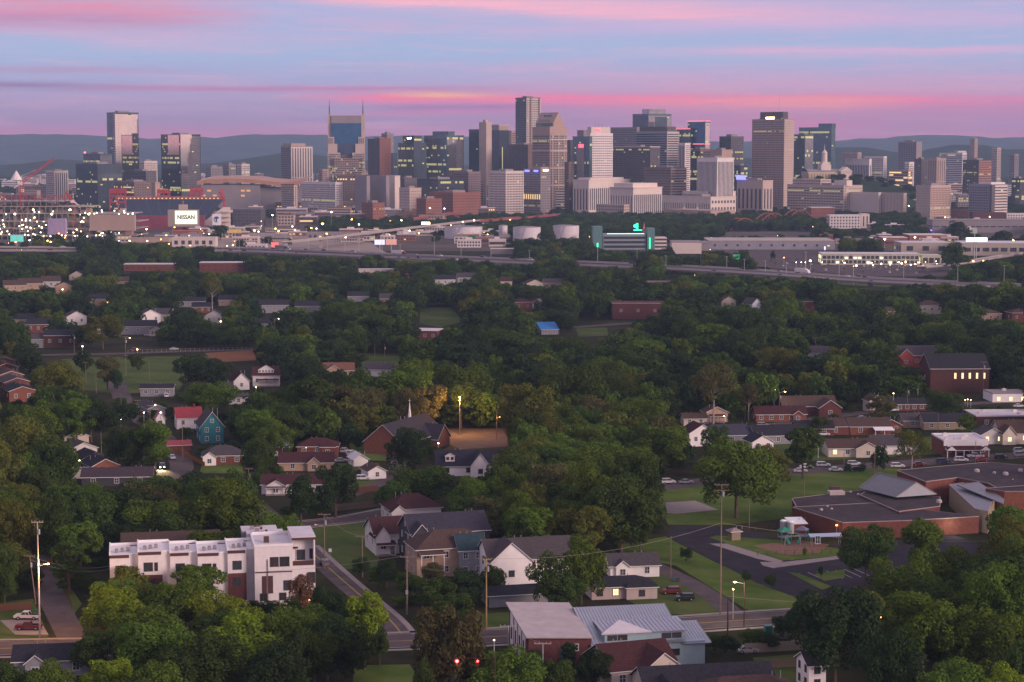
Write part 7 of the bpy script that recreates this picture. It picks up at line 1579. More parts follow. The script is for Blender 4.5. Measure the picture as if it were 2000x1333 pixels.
pp['a'] = pole(78, 1019, 1245, 'tall pale utility pole with lit orange lamp beside the two pickups', 1, (1, .62, 'o', 9000), True, .22, mat('pale_pole', (.42, .36, .34), .8, .15), keepit=True)[1]
pp['b'] = pole(70, 1085, 1180, 'dark leaning utility pole directly behind the tall pale one', 1, None, True, .17, lean=-1.2)[1]
pp['c'] = pole(634, 1004, 1113, 'utility pole with grey street lamp arm behind the end townhouse', 1, (-1, .78, 'x', 0), True, .17, keepit=True, wide=1.6)[1]
pp['d'] = pole(708, 1047, 1128, 'utility pole standing by the shrubs opposite the townhouses', 1, None, False, .17, keepit=True, wide=1.6)[1]
pp['e'] = pole(795, 1087, 1200, 'thick weathered utility pole at the kerb of the diagonal street', 1, None, False, .24, keepit=True, wide=1.5, box=True)[1]
pp['f'] = pole(950, 1092, 1232, 'yellowish utility pole in front of the large white house', 1, None, True, .2, mat('yellow_pole', (.34, .25, .10), .9, .2), keepit=True, wide=1.1)[1]
pp['g'] = pole(1060, 1256, 1332, 'pale utility pole before the maroon brick studio wall', 1, None, False, .2, grey_steel, keepit=True, wide=1.7)[1]
pp['h'] = pole(993, 1222, 1300, 'pale utility pole left of the studio with long crossarm', 1, None, False, .18, grey_steel, wide=1.8)[1]
pp['i'] = pole(1407, 946, 1200, 'very tall utility pole with double crossarms over the school car park', 2, None, True, .2, keepit=True, wide=1.7)[1]
pp['j'] = pole(1421, 1166, 1252, 'short dark utility pole by the driveway mouth at the main road', 1, None, False, .2, dark_trim, keepit=True, wide=1.1)[1]
pole(1453, 1138, 1226, 'dark street lamp post with yellow glowing head by the main road', 0, (-1, .97, 'w', 2200), False, .13, dark_trim, keepit=True, name='street_lamp')
pp['k'] = pole(1310, 1048, 1135, 'thin utility pole behind the small white house', 0, None, False, .13)[1]
pp['l'] = pole(486, 915, 975, 'utility pole with transformer near the brick bungalow lawn', 1, None, True, .15, keepit=True)[1]
pole(898, 778, 850, 'church car park lamp glowing orange under the trees', 0, (0, 1.0, 'o', 24000), False, .14, grey_steel, keepit=True, name='street_lamp'); keep(868, 770, 930, 850, G(0, 850).y+3); keep(868, 826, 990, 880, G(0, 840).y)
pole(970, 800, 860, 'utility pole with small orange lamp at the right end of the church car park', 0, (.5, .72, 'o', 700), False, .13, keepit=True, name='street_lamp')
pole(1802, 1282, 1340, 'brown utility pole with a lamp arm among the bottom right trees', 0, (-1, .98, 'x', 0), False, .2, keepit=True)
for i, (x, yt, yb, lb, arms, drum) in enumerate(((168, 708, 752, 'utility pole at the left end of the park lawn', 1, False), (188, 733, 768, 'shorter pole in front of the park lawn', 0, False), (246, 658, 735, 'tall pole with lamps rising above the park trees', 1, True), (292, 705, 745, 'thin pole standing on the park lawn', 0, False), (145, 652, 690, 'pole beside the dark brick house by the park road', 0, True), (537, 622, 672, 'pole with a warm lamp right of the park road', 0, False), (610, 680, 712, 'pole left of the terracotta roof', 0, True), (732, 672, 700, 'thin pole above the field, left of two', 0, False), (751, 672, 700, 'thin pole above the field, right of two', 0, True), (940, 603, 640, 'pole with round head in the central trees', 0, True), (269, 782, 828, 'crossarmed pole above the street at left', 1, True), (293, 792, 822, 'pole with bright lamps near the small red roof', 1, False), (237, 770, 808, 'thin pole left of the crossarmed pole at left', 0, False), (198, 844, 888, 'thin pole before the long clearing at left', 0, False), (357, 822, 902, 'tall dark pole in front of the red roofed cottage', 0, False), (449, 770, 810, 'pole beside the house below the white gable', 0, True), (1455, 750, 818, 'thin pole right of the bare trunked trees', 0, False), (1522, 765, 812, 'pole with orange light behind the long orange brick house', 0, True), (1772, 755, 806, 'pole in front of the low shuttered house', 0, True), (1920, 707, 772, 'tall pole with transformer right of the dark brick church', 1, True), (1750, 690, 712, 'pole with lamp arm left of the brick gabled house', 0, False), (1832, 808, 845, 'pale pole left of the round street tree', 0, False), (1880, 793, 826, 'pole at the corner of the dark brick store', 0, False), (1648, 885, 925, 'thin grey pole in front of the cream house', 0, False), (1708, 885, 930, 'thin grey pole beside the street bush', 0, False), (1463, 978, 1032, 'thin lawn pole left of the school', 0, False), (1570, 942, 1000, 'thin pole left of the school roof', 0, False), (1862, 856, 892, 'white pole at the shop awning', 0, False), (1905, 861, 905, 'pole before the shop near the street', 0, False), (1592, 660, 705, 'crossarmed pole above the grey roof in dense trees', 1, False), (1996, 735, 775, 'crossarmed pole at the right edge', 1, False))):
    pole(x, yt, yb, lb, arms, (1, .95, 'w', 300) if 'lamp' in lb or 'light' in lb else None, drum, .14)
    q = G(x, yb); keep(x-2, yt, x+2, yt+(yb-yt)*.6, q.y)
def wire(a, b, sag, label, n=14, r=.022):
    m = MB(); pts = [a.lerp(b, i/n)-Vector((0, 0, sag*4*(i/n)*(1-i/n))) for i in range(n+1)]
    for i in range(n): m.cyl(pts[i]-pts[0], pts[i+1]-pts[0], r, n=4, cap=False)
    o = put('power_line', m.mesh('power_line', mat('wire_aluminium', (.30, .28, .28), .6, .1)), None, pts[0]); tag(o, label, 'power line', 'power lines over the street')
Z = lambda v, z, x=0: Vector((v.x+x, v.y, v.z+z))
far_l = P(-60, 1135, 470); 
for k, (a, b, s_, l_) in enumerate(((far_l, pp['b'], 1, 'wire coming in from the left edge to the leaning pole'), (pp['b'], P(216, 1106, 480), 1.5, 'upper wire from the leaning pole to the townhouses'), (Z(pp['b'], -1), P(216, 1112, 480), 1.5, 'lower wire from the leaning pole to the townhouses'), (P(216, 1112, 470), Z(pp['e'], 0, -1), 2.2, 'wire in front of the townhouses to the kerb pole'), (Z(pp['e'], .2, 1), Z(pp['f'], .1), 1.6, 'upper wire between the kerb pole and the yellowish pole'), (Z(pp['e'], -1.5), Z(pp['f'], -1.5), 1.6, 'lower wire between the kerb pole and the yellowish pole'), (Z(pp['f'], .1), Z(pp['i'], -9), 2.5, 'wire crossing in front of the white house towards the car park pole'), (Z(pp['i'], -9), P(2080, 1045, 520), 3, 'wire from the tall car park pole to the right edge'), (pp['d'], pp['e'], 1.5, 'wire along the diagonal street'), (pp['c'], pp['d'], 1.2, 'wire over the corner lawn'), (Z(pp['h'], .1), pp['g'], .6, 'short wire in front of the studio'), (Z(pp['j'], .1), P(2080, 1150, 445), 2.5, 'wire along the main road to the right edge'), (P(1280, 584, 1300), P(1850, 588, 1300), 8, 'long pale wire sagging over the right hand woods'))):
    wire(a, b, s_, l_, r=.03 if k < 12 else .09)
def far_lamp(px, py, col='w', hh=9, s=1.0, yb=None):
    """lamp head at photo point (px,py), hh metres tall"""
    Y = (H-hh)*F/(py-290); p = P(px, py, Y); r = empty('street_lamp', (p.x, Y, 0), 0, None, 'street lamp', 'street lamps and masts of the city strip')
    m_ = {'o': lamp_orange, 'w': lamp_warm, 'x': lamp_white, 'g': glow('dim_lamp', (1, .55, .25), 5)}[col]
    k = ('pl', hh)
    if k not in LME: m = MB(); m.cyl((0, 0, 0), (0, 0, hh), .14, .1, 5); LME[k] = m.mesh('pole', grey_steel)
    put('pole', LME[k], r); k = ('hd', col)
    if k not in LME: m = MB(); m.ball((0, 0, 0), .55, 6); LME[k] = m.mesh('lamp_head', m_)
    sc = s*max(.5, min(1.7, Y/1500)); put('lamp_head', LME[k], r, (0, 0, hh), 0, (sc, sc, sc*.8)); lab(r, 'lamp', px, py, {'o': 'orange', 'w': 'warm white', 'x': 'bright white', 'g': 'dim'}[col])
LME = {}
for q in ((532, 420, 'x', 26), (647, 414, 'x', 26), (630, 437, 'o', 10, 1.8), (687, 428, 'o', 12), (701, 438, 'w', 12), (763, 431, 'o', 10, 1.4), (784, 430, 'w', 12), (840, 406, 'x', 22), (868, 407, 'x', 22), (571, 442, 'o', 12), (576, 449, 'w', 10), (538, 446, 'o', 10), (544, 451, 'o', 10), (497, 450, 'w', 10, 1.2), (505, 452, 'w', 9), (608, 445, 'o', 12), (618, 446, 'w', 12), (638, 456, 'o', 9), (595, 469, 'x', 6, .9), (615, 466, 'x', 6, .9), (633, 465, 'x', 6, .9), (653, 463, 'x', 6, .9), (663, 462, 'x', 6, .9), (675, 463, 'x', 6, .9), (760, 458, 'w', 8), (800, 450, 'w', 10), (818, 455, 'o', 8), (881, 440, 'w', 10), (911, 449, 'x', 10, 1.3), (904, 433, 'w', 12), (926, 430, 'w', 12), (1003, 452, 'x', 9, .8), (1051, 436, 'x', 9), (1095, 471, 'w', 6), (1202, 407, 'w', 12), (1208, 407, 'o', 12), (1184, 471, 'g', 6), (1462, 402, 'x', 8, 1.5), (1480, 402, 'x', 8, 1.5), (1498, 402, 'x', 8, 1.5), (1532, 405, 'o', 8, 1.4), (1465, 391, 'w', 8, .8), (1475, 393, 'w', 8, .8), (1485, 390, 'w', 8, .8), (1452, 394, 'w', 8, .8), (1583, 509, 'x', 8, 1.5), (1555, 512, 'x', 5, .6), (1565, 512, 'x', 5, .6), (1573, 512, 'x', 5, .6), (1606, 512, 'x', 5, .6), (1728, 467, 'x', 9, 1.2), (1787, 463, 'x', 9, 1.2), (1979, 469, 'o', 9, 1.2), (1774, 418, 'w', 10), (1846, 424, 'w', 10, .9), (1933, 423, 'w', 10, .9), (1901, 510, 'w', 6), (1920, 509, 'o', 6), (1775, 402, 'x', 18), (1942, 517, 'w', 9),
          (113, 516, 'o', 8, 1.2), (356, 502, 'w', 9), (210, 590, 'o', 8), (202, 600, 'w', 8), (346, 584, 'w', 8), (122, 565, 'w', 7), (556, 562, 'o', 8, 1.1), (528, 562, 'o', 8), (580, 511, 'o', 8, 1.2), (688, 548, 'w', 8), (161, 677, 'o', 6), (268, 683, 'w', 4), (381, 616, 'o', 8, 1.1), (431, 628, 'w', 7), (688, 547, 'o', 8), (1036, 641, 'o', 7, 1.1), (1128, 539, 'x', 8), (1144, 547, 'o', 8), (1153, 569, 'o', 7), (1182, 540, 'x', 9, 1.5), (1186, 547, 'w', 8, 1.3), (1183, 558, 'o', 6, 1.2), (1232, 546, 'w', 8), (1293, 693, 'o', 8, .8), (1607, 635, 'x', 6, 1.1), (1594, 614, 'w', 7, .8), (1970, 698, 'w', 8, 1.0), (1512, 762, 'o', 9, 1.9), (1745, 770, 'w', 7, .8), (1793, 751, 'x', 7, .8), (800, 865, 'w', 5, .5), (856, 869, 'x', 4, .9), (524, 737, 'o', 4, .9), (500, 758, 'w', 5, .8), (281, 808, 'x', 7, .8), (314, 808, 'x', 7, .9), (236, 822, 'w', 4, .9), (598, 878, 'g', 4, .6), (155, 904, 'w', 3, 1.2), (1937, 840, 'x', 4, 1.0), (1985, 840, 'x', 4, .9), (1598, 876, 'w', 4, .9), (1890, 782, 'w', 4, .7), (1885, 783, 'w', 4, .6), (1896, 783, 'w', 4, .6), (1414, 815, 'w', 3, .8), (1634, 1033, 'o', 3.6, .8), (1862, 1022, 'x', 3.6, 1.1), (605, 1184, 'o', 3, .8), (1043, 980, 'g', 6, .5), (1720, 1218, 'o', 8, .7), (1432, 1162, 'w', 7, .7), (965, 1265, 'w', 8, .6)):
    far_lamp(*q)
rl = random.Random(21)
for i in range(56): far_lamp(rl.uniform(0, 460), rl.uniform(440, 480), rl.choice('wwxogoo'), rl.choice((5, 8)), rl.uniform(.3, 1.4))
for i in range(26): far_lamp(rl.uniform(940, 1650), rl.uniform(398, 500), rl.choice('wwxogg'), rl.choice((5, 8)), rl.uniform(.25, .7))
for i in range(34): far_lamp(rl.uniform(380, 940), rl.uniform(388, 450), rl.choice('wwxogg'), rl.choice((4, 8)), rl.uniform(.25, .75))
for i in range(32): far_lamp(rl.uniform(1640, 1838), rl.uniform(498, 519), rl.choice('xwxww'), rl.choice((3, 5)), rl.uniform(.4, 1.2))
for i in range(18): far_lamp(rl.uniform(1560, 2000), rl.uniform(322, 400), rl.choice('wwxogg'), 6, rl.uniform(.2, .4))
for i in range(9): far_lamp(rl.uniform(0, 700), rl.uniform(335, 372), rl.choice('wxg'), 6, rl.uniform(.25, .4))
for i in range(16): far_lamp(rl.uniform(940, 1990), rl.uniform(500, 545), rl.choice('wogg'), 6, rl.uniform(.3, .6))
for x_, y_, c_, e_ in ((1634, 1036, (1, .6, .25), 350), (1862, 1026, (1, .9, .7), 600), (605, 1188, (1, .55, .15), 350)):
    g = G(x_, y_, 3.2); ld = bpy.data.lights.new('wall_lamp_light', 'POINT'); lo = bpy.data.objects.new('wall_lamp_light', ld); COL.objects.link(lo); lo.location = (g.x, g.y-.8, 3.2); ld.energy = e_; ld.color = c_; ld.shadow_soft_size = .3
# slim unlit masts along the highway
for i in range(38):
    p, a = along(hwy1, (i+.5)/38); r = empty('mast_lamp', (p.x+rl.uniform(-6, 6), p.y+rl.choice((-12, 12)), 0), 0, None, 'street lamp', 'slim masts along the highway'); hh = rl.choice((16, 20, 24))
    m = MB(); m.cyl((0, 0, 0), (0, 0, hh), .22, .12, 5); put('pole', m.mesh('pole', grey_steel), r); m = MB(); m.box(-1.2, 1.2, -.2, .2, hh, hh+.25); put('crossarm', m.mesh('crossarm', grey_steel), r); q = proj((p.x, p.y, hh)); lab(r, 'mast', q[0], q[1], 'slim')
# red traffic signal
g = G(893, 1425); zt = P(893, 1295, g.y).z; r = empty('traffic_signal', (g.x+3, g.y, 0), 0, 'traffic signal glowing red among the bottom trees', 'traffic light')
m = MB(); m.cyl((4, 0, 0), (4, 0, zt+1.2), .10, .08, 8); m.cyl((4, 0, zt+.8), (-3.4, 0, zt+.9), .05, n=6); put('mast_arm', m.mesh('mast_arm', dark_trim), r)
for x_ in (-3, .8):
    m = MB(); m.box(x_-.2, x_+.2, -.15, .15, zt-.6, zt+.6); h_ = put('signal_head', m.mesh('signal_head', dark_trim), r); m = MB(); m.ball((x_, -.2, zt+.35), .30 if x_ < 0 else .18, 8); put('red_lens', m.mesh('red_lens', glow('signal_red', (1, .02, .02), 40)), h_)
ld = bpy.data.lights.new('signal_light', 'POINT'); lo = bpy.data.objects.new('signal_light', ld); COL.objects.link(lo); lo.parent = r; lo.location = (-3, -1.2, zt+.3); ld.energy = 160; ld.color = (1, .02, .02); ld.shadow_soft_size = .3
keep(880, 1284, 906, 1306, g.y)
# street signs
for x_, y_, lb in ((557, 1030, 'white square sign on a post at the top of the diagonal street'), (645, 1082, 'white square sign behind the end townhouse'), (1466, 1262, 'small sign post by the hedge at the main road')):
    g = G(x_, y_+9); r = empty('street_sign', g, 0, lb, 'sign'); m = MB(); m.cyl((0, 0, 0), (0, 0, 2.6), .04, n=5); put('post', m.mesh('post', grey_steel), r); m = MB(); m.box(-.4, .4, -.06, -.02, 1.7, 2.6); put('plate', m.mesh('plate', white), r)
for x_, y_, lb in ((244*4/4, 1196, ''),): pass
# wheelie bins and dumpsters
for x_, y_, lb, c_ in ((1318, 1136, 'blue bin at the edge of the gravel strip, left of two', (.03, .10, .14)), (1324, 1136, 'dark bin at the edge of the gravel strip, right of two', (.06, .05, .05)), (70, 1200, 'green bin behind the white pickup truck', (.02, .12, .06)), (1500, 1240, 'teal dumpster behind the hedge at the main road', (.02, .14, .12))):
    g = G(x_, y_); r = empty('bin', g, .2, lb, 'bin'); s = 1.6 if 'dump' in lb else .8; m = MB(); m.box(-s*.5, s*.5, -s*.4, s*.4, .1, s*1.2); put('body', m.mesh('body', mat('bin_'+str(x_), c_, .6)), r); m = MB(); m.box(-s*.55, s*.55, -s*.45, s*.45, s*1.2, s*1.3); put('lid', m.mesh('lid', mat('bin_'+str(x_), c_)), r)

# ------------------------------------------------------------- trees
lm_ = bpy.data.materials.new('leaves'); lm_.use_nodes = True; t_ = lm_.node_tree; t_.nodes.clear(); crgb = t_.nodes.new('ShaderNodeRGB'); crgb.name = 'tone'
def tn(k, **kw):
    n = t_.nodes.new(k)
    for a, b in kw.items(): setattr(n, a, b)
    return n
o_ = tn('ShaderNodeOutputMaterial'); oi = tn('ShaderNodeObjectInfo'); gi = tn('ShaderNodeNewGeometry')
mr = tn('ShaderNodeMapRange'); t_.links.new(gi.outputs['Random Per Island'], mr.inputs[0]); mr.inputs[3].default_value = .74; mr.inputs[4].default_value = 1.26
mr2 = tn('ShaderNodeMapRange'); t_.links.new(oi.outputs['Random'], mr2.inputs[0]); mr2.inputs[3].default_value = .82; mr2.inputs[4].default_value = 1.22
mul = tn('ShaderNodeMath', operation='MULTIPLY'); t_.links.new(mr.outputs[0], mul.inputs[0]); t_.links.new(mr2.outputs[0], mul.inputs[1])
mr3 = tn('ShaderNodeMapRange'); t_.links.new(oi.outputs['Random'], mr3.inputs[0]); mr3.inputs[3].default_value = .485; mr3.inputs[4].default_value = .512
hs = tn('ShaderNodeHueSaturation'); t_.links.new(crgb.outputs[0], hs.inputs['Color']); t_.links.new(mul.outputs[0], hs.inputs['Value']); t_.links.new(mr3.outputs[0], hs.inputs['Hue'])
df = tn('ShaderNodeBsdfDiffuse'); tl_ = tn('ShaderNodeBsdfTranslucent'); mxs = tn('ShaderNodeMixShader'); mxs.inputs[0].default_value = .28
t_.links.new(hs.outputs[0], df.inputs[0]); t_.links.new(hs.outputs[0], tl_.inputs[0]); t_.links.new(df.outputs[0], mxs.inputs[1]); t_.links.new(tl_.outputs[0], mxs.inputs[2]); t_.links.new(mxs.outputs[0], o_.inputs[0])
bark = mat('bark', (.10, .075, .06), .9, .3, 2); pale_bark = mat('pale_bark', (.32, .28, .25), .9, .25, 2)
def crown_mesh(seed, Wd, z0, z1, nb, nl, ls, rb=(.26, .42), taper=0.0, flat_=1.0):
    """leaf-sized faces on the outside of many overlapping clumps"""
    g = np.random.default_rng(seed); R_ = Wd/2; hc = (z0+z1)/2; hz_ = (z1-z0)/2
    C_ = []; S_ = []
    for k in range(nb):
        d = g.normal(size=3); d /= np.linalg.norm(d); rad = g.uniform(.42, .92) if k > nb*.15 else g.uniform(0, .4)
        if d[2] < -.3 and g.random() < .4: d[2] = -d[2]
        tz = d[2]*rad; sh = 1-taper*max(0, (tz+1)/2)
        C_.append((d[0]*rad*R_*sh, d[1]*rad*R_*sh, hc+tz*hz_*flat_)); S_.append(g.uniform(*rb)*R_*(1-.4*taper*(tz+1)/2))
    C_ = np.array(C_); S_ = np.array(S_)
    pk = S_**2; idx = g.choice(nb, size=int(nl*1.9), p=pk/pk.sum())
    d = g.normal(size=(len(idx), 3)); d[:, 2] += .25; d /= np.linalg.norm(d, axis=1)[:, None]
    rr_ = S_[idx]*g.uniform(.72, 1.08, len(idx)); pos = C_[idx]+d*rr_[:, None]*np.array([1, 1, .82])
    # ragged twigs
    inside = np.zeros(len(idx), bool)
    for k in range(nb):
        dist = np.linalg.norm((pos-C_[k])/np.array([1, 1, .82]), axis=1)/S_[k]; inside |= (dist < .68) & (idx != k)
    pos = pos[~inside][:nl]; d = d[~inside][:nl]; n = len(pos)
    nr = d*.75+np.array([0, 0, .30])+g.normal(size=(n, 3))*.42; nr /= np.linalg.norm(nr, axis=1)[:, None]
    a = np.cross(nr, g.normal(size=(n, 3))); a /= np.linalg.norm(a, axis=1)[:, None]; b = np.cross(nr, a)
    s1 = ls*g.uniform(.55, 1.35, (n, 1)); s2 = ls*g.uniform(.45, 1.1, (n, 1))
    v = np.stack([pos-a*s1*.5, pos-b*s2*.5, pos+a*s1*.55+nr*ls*.08, pos+b*s2*.5], 1).reshape(-1, 3)
    me = bpy.data.meshes.new('crown'); me.vertices.add(len(v)); me.vertices.foreach_set('co', v.astype(np.float32).ravel())
    me.loops.add(4*n); me.loops.foreach_set('vertex_index', np.arange(4*n, dtype=np.int32)); me.polygons.add(n)
    me.polygons.foreach_set('loop_start', np.arange(0, 4*n, 4, dtype=np.int32)); me.materials.append(lm_); me.update(); me.validate()
    return me
def trunk_mesh(seed, hgt, z0, Wd, r0, limbs, m_):
    g = random.Random(seed); m = MB(); top = (g.uniform(-.3, .3), g.uniform(-.3, .3), z0+(hgt-z0)*.45); m.cyl((0, 0, -.3), top, r0, r0*.45, 7)
    for k in range(limbs):
        f = g.uniform(.35, 1); s = Vector(top)*f; s.z = z0*.6+(top[2]-z0*.6)*f; t = k/limbs*6.28+g.uniform(-.4, .4); e = s+Vector((math.cos(t)*Wd*.3, math.sin(t)*Wd*.3, (hgt-z0)*g.uniform(.2, .45)))
        m.cyl(s, e, r0*.4, r0*.12, 5)
    return m.mesh('trunk', m_)
VAR = {}   # name -> list of (crown, trunk, width, height)
def var(nm, n, Wd, hgt, z0, nb, nl, ls, limbs=5, **k):
    bk_ = k.pop('bark_', bark); r0 = k.pop('r0', .35)
    VAR[nm] = [(crown_mesh(hash((nm, i)) % 9999 if False else i*17+len(nm)*101, Wd, z0, hgt, nb, nl, ls, **k), trunk_mesh(i+7, hgt, z0, Wd, r0, limbs, bk_), Wd, hgt) for i in range(n)]
var('broad', 5, 15, 14.5, 1.6, 62, 9500, .52, rb=(.13, .33))
var('tall', 2, 11, 16, 2.2, 46, 7500, .50, rb=(.15, .38), taper=.15)
var('round', 2, 10, 9.5, 1.2, 38, 6000, .46, rb=(.16, .36))
var('sparse', 2, 15, 17, 6.0, 30, 4200, .50, limbs=12, rb=(.16, .28), bark_=pale_bark, r0=.30)
var('cone', 1, 7, 14, 1.0, 26, 5200, .44, rb=(.26, .42), taper=.75)
var('bush', 2, 5, 3.2, .1, 14, 1800, .34, rb=(.28, .45), limbs=3, r0=.08)
var('mid_broad', 4, 14, 13.5, 1.5, 44, 2300, .95, rb=(.15, .35))
var('mid_tall', 2, 10, 15, 2.0, 26, 1700, .9, rb=(.25, .4), taper=.15)
TONES = {'dark green': (.033, .058, .022), 'deep green': (.054, .092, .022), 'mid green': (.086, .138, .021), 'yellow green': (.150, .205, .018), 'olive': (.112, .128, .026), 'brownish green': (.098, .096, .036), 'reddish brown': (.13, .07, .05)}
LEAF = {}
for k_, c_ in TONES.items():
    LEAF[k_] = lm_.copy(); LEAF[k_].node_tree.nodes['tone'].outputs[0].default_value = (*c_, 1)
TC = {}
def toned(me, tone):
    if (me.name, tone) not in TC: c = me.copy(); c.materials[0] = LEAF[tone]; TC[(me.name, tone)] = c
    return TC[(me.name, tone)]
TREES = []
TPOS = []
def T(cx, yt, yb, w, kind='broad', tone='mid green', kp=False):
    g = G(cx, yb); s = F/math.hypot(g.y, 0); h = P(cx, yt, g.y+w/s*.15).z; TREES.append(dict(x=g.x, y=g.y, w=w/s, h=max(2.5, h), kind=kind, tone=tone, px=cx, py=(yt+yb)/2, hand=True)); TPOS.append((g.x, g.y, w/s/2))
D, DG, MG, Y_, OL, BR, RB = 'dark green', 'deep green', 'mid green', 'yellow green', 'olive', 'brownish green', 'reddish brown'
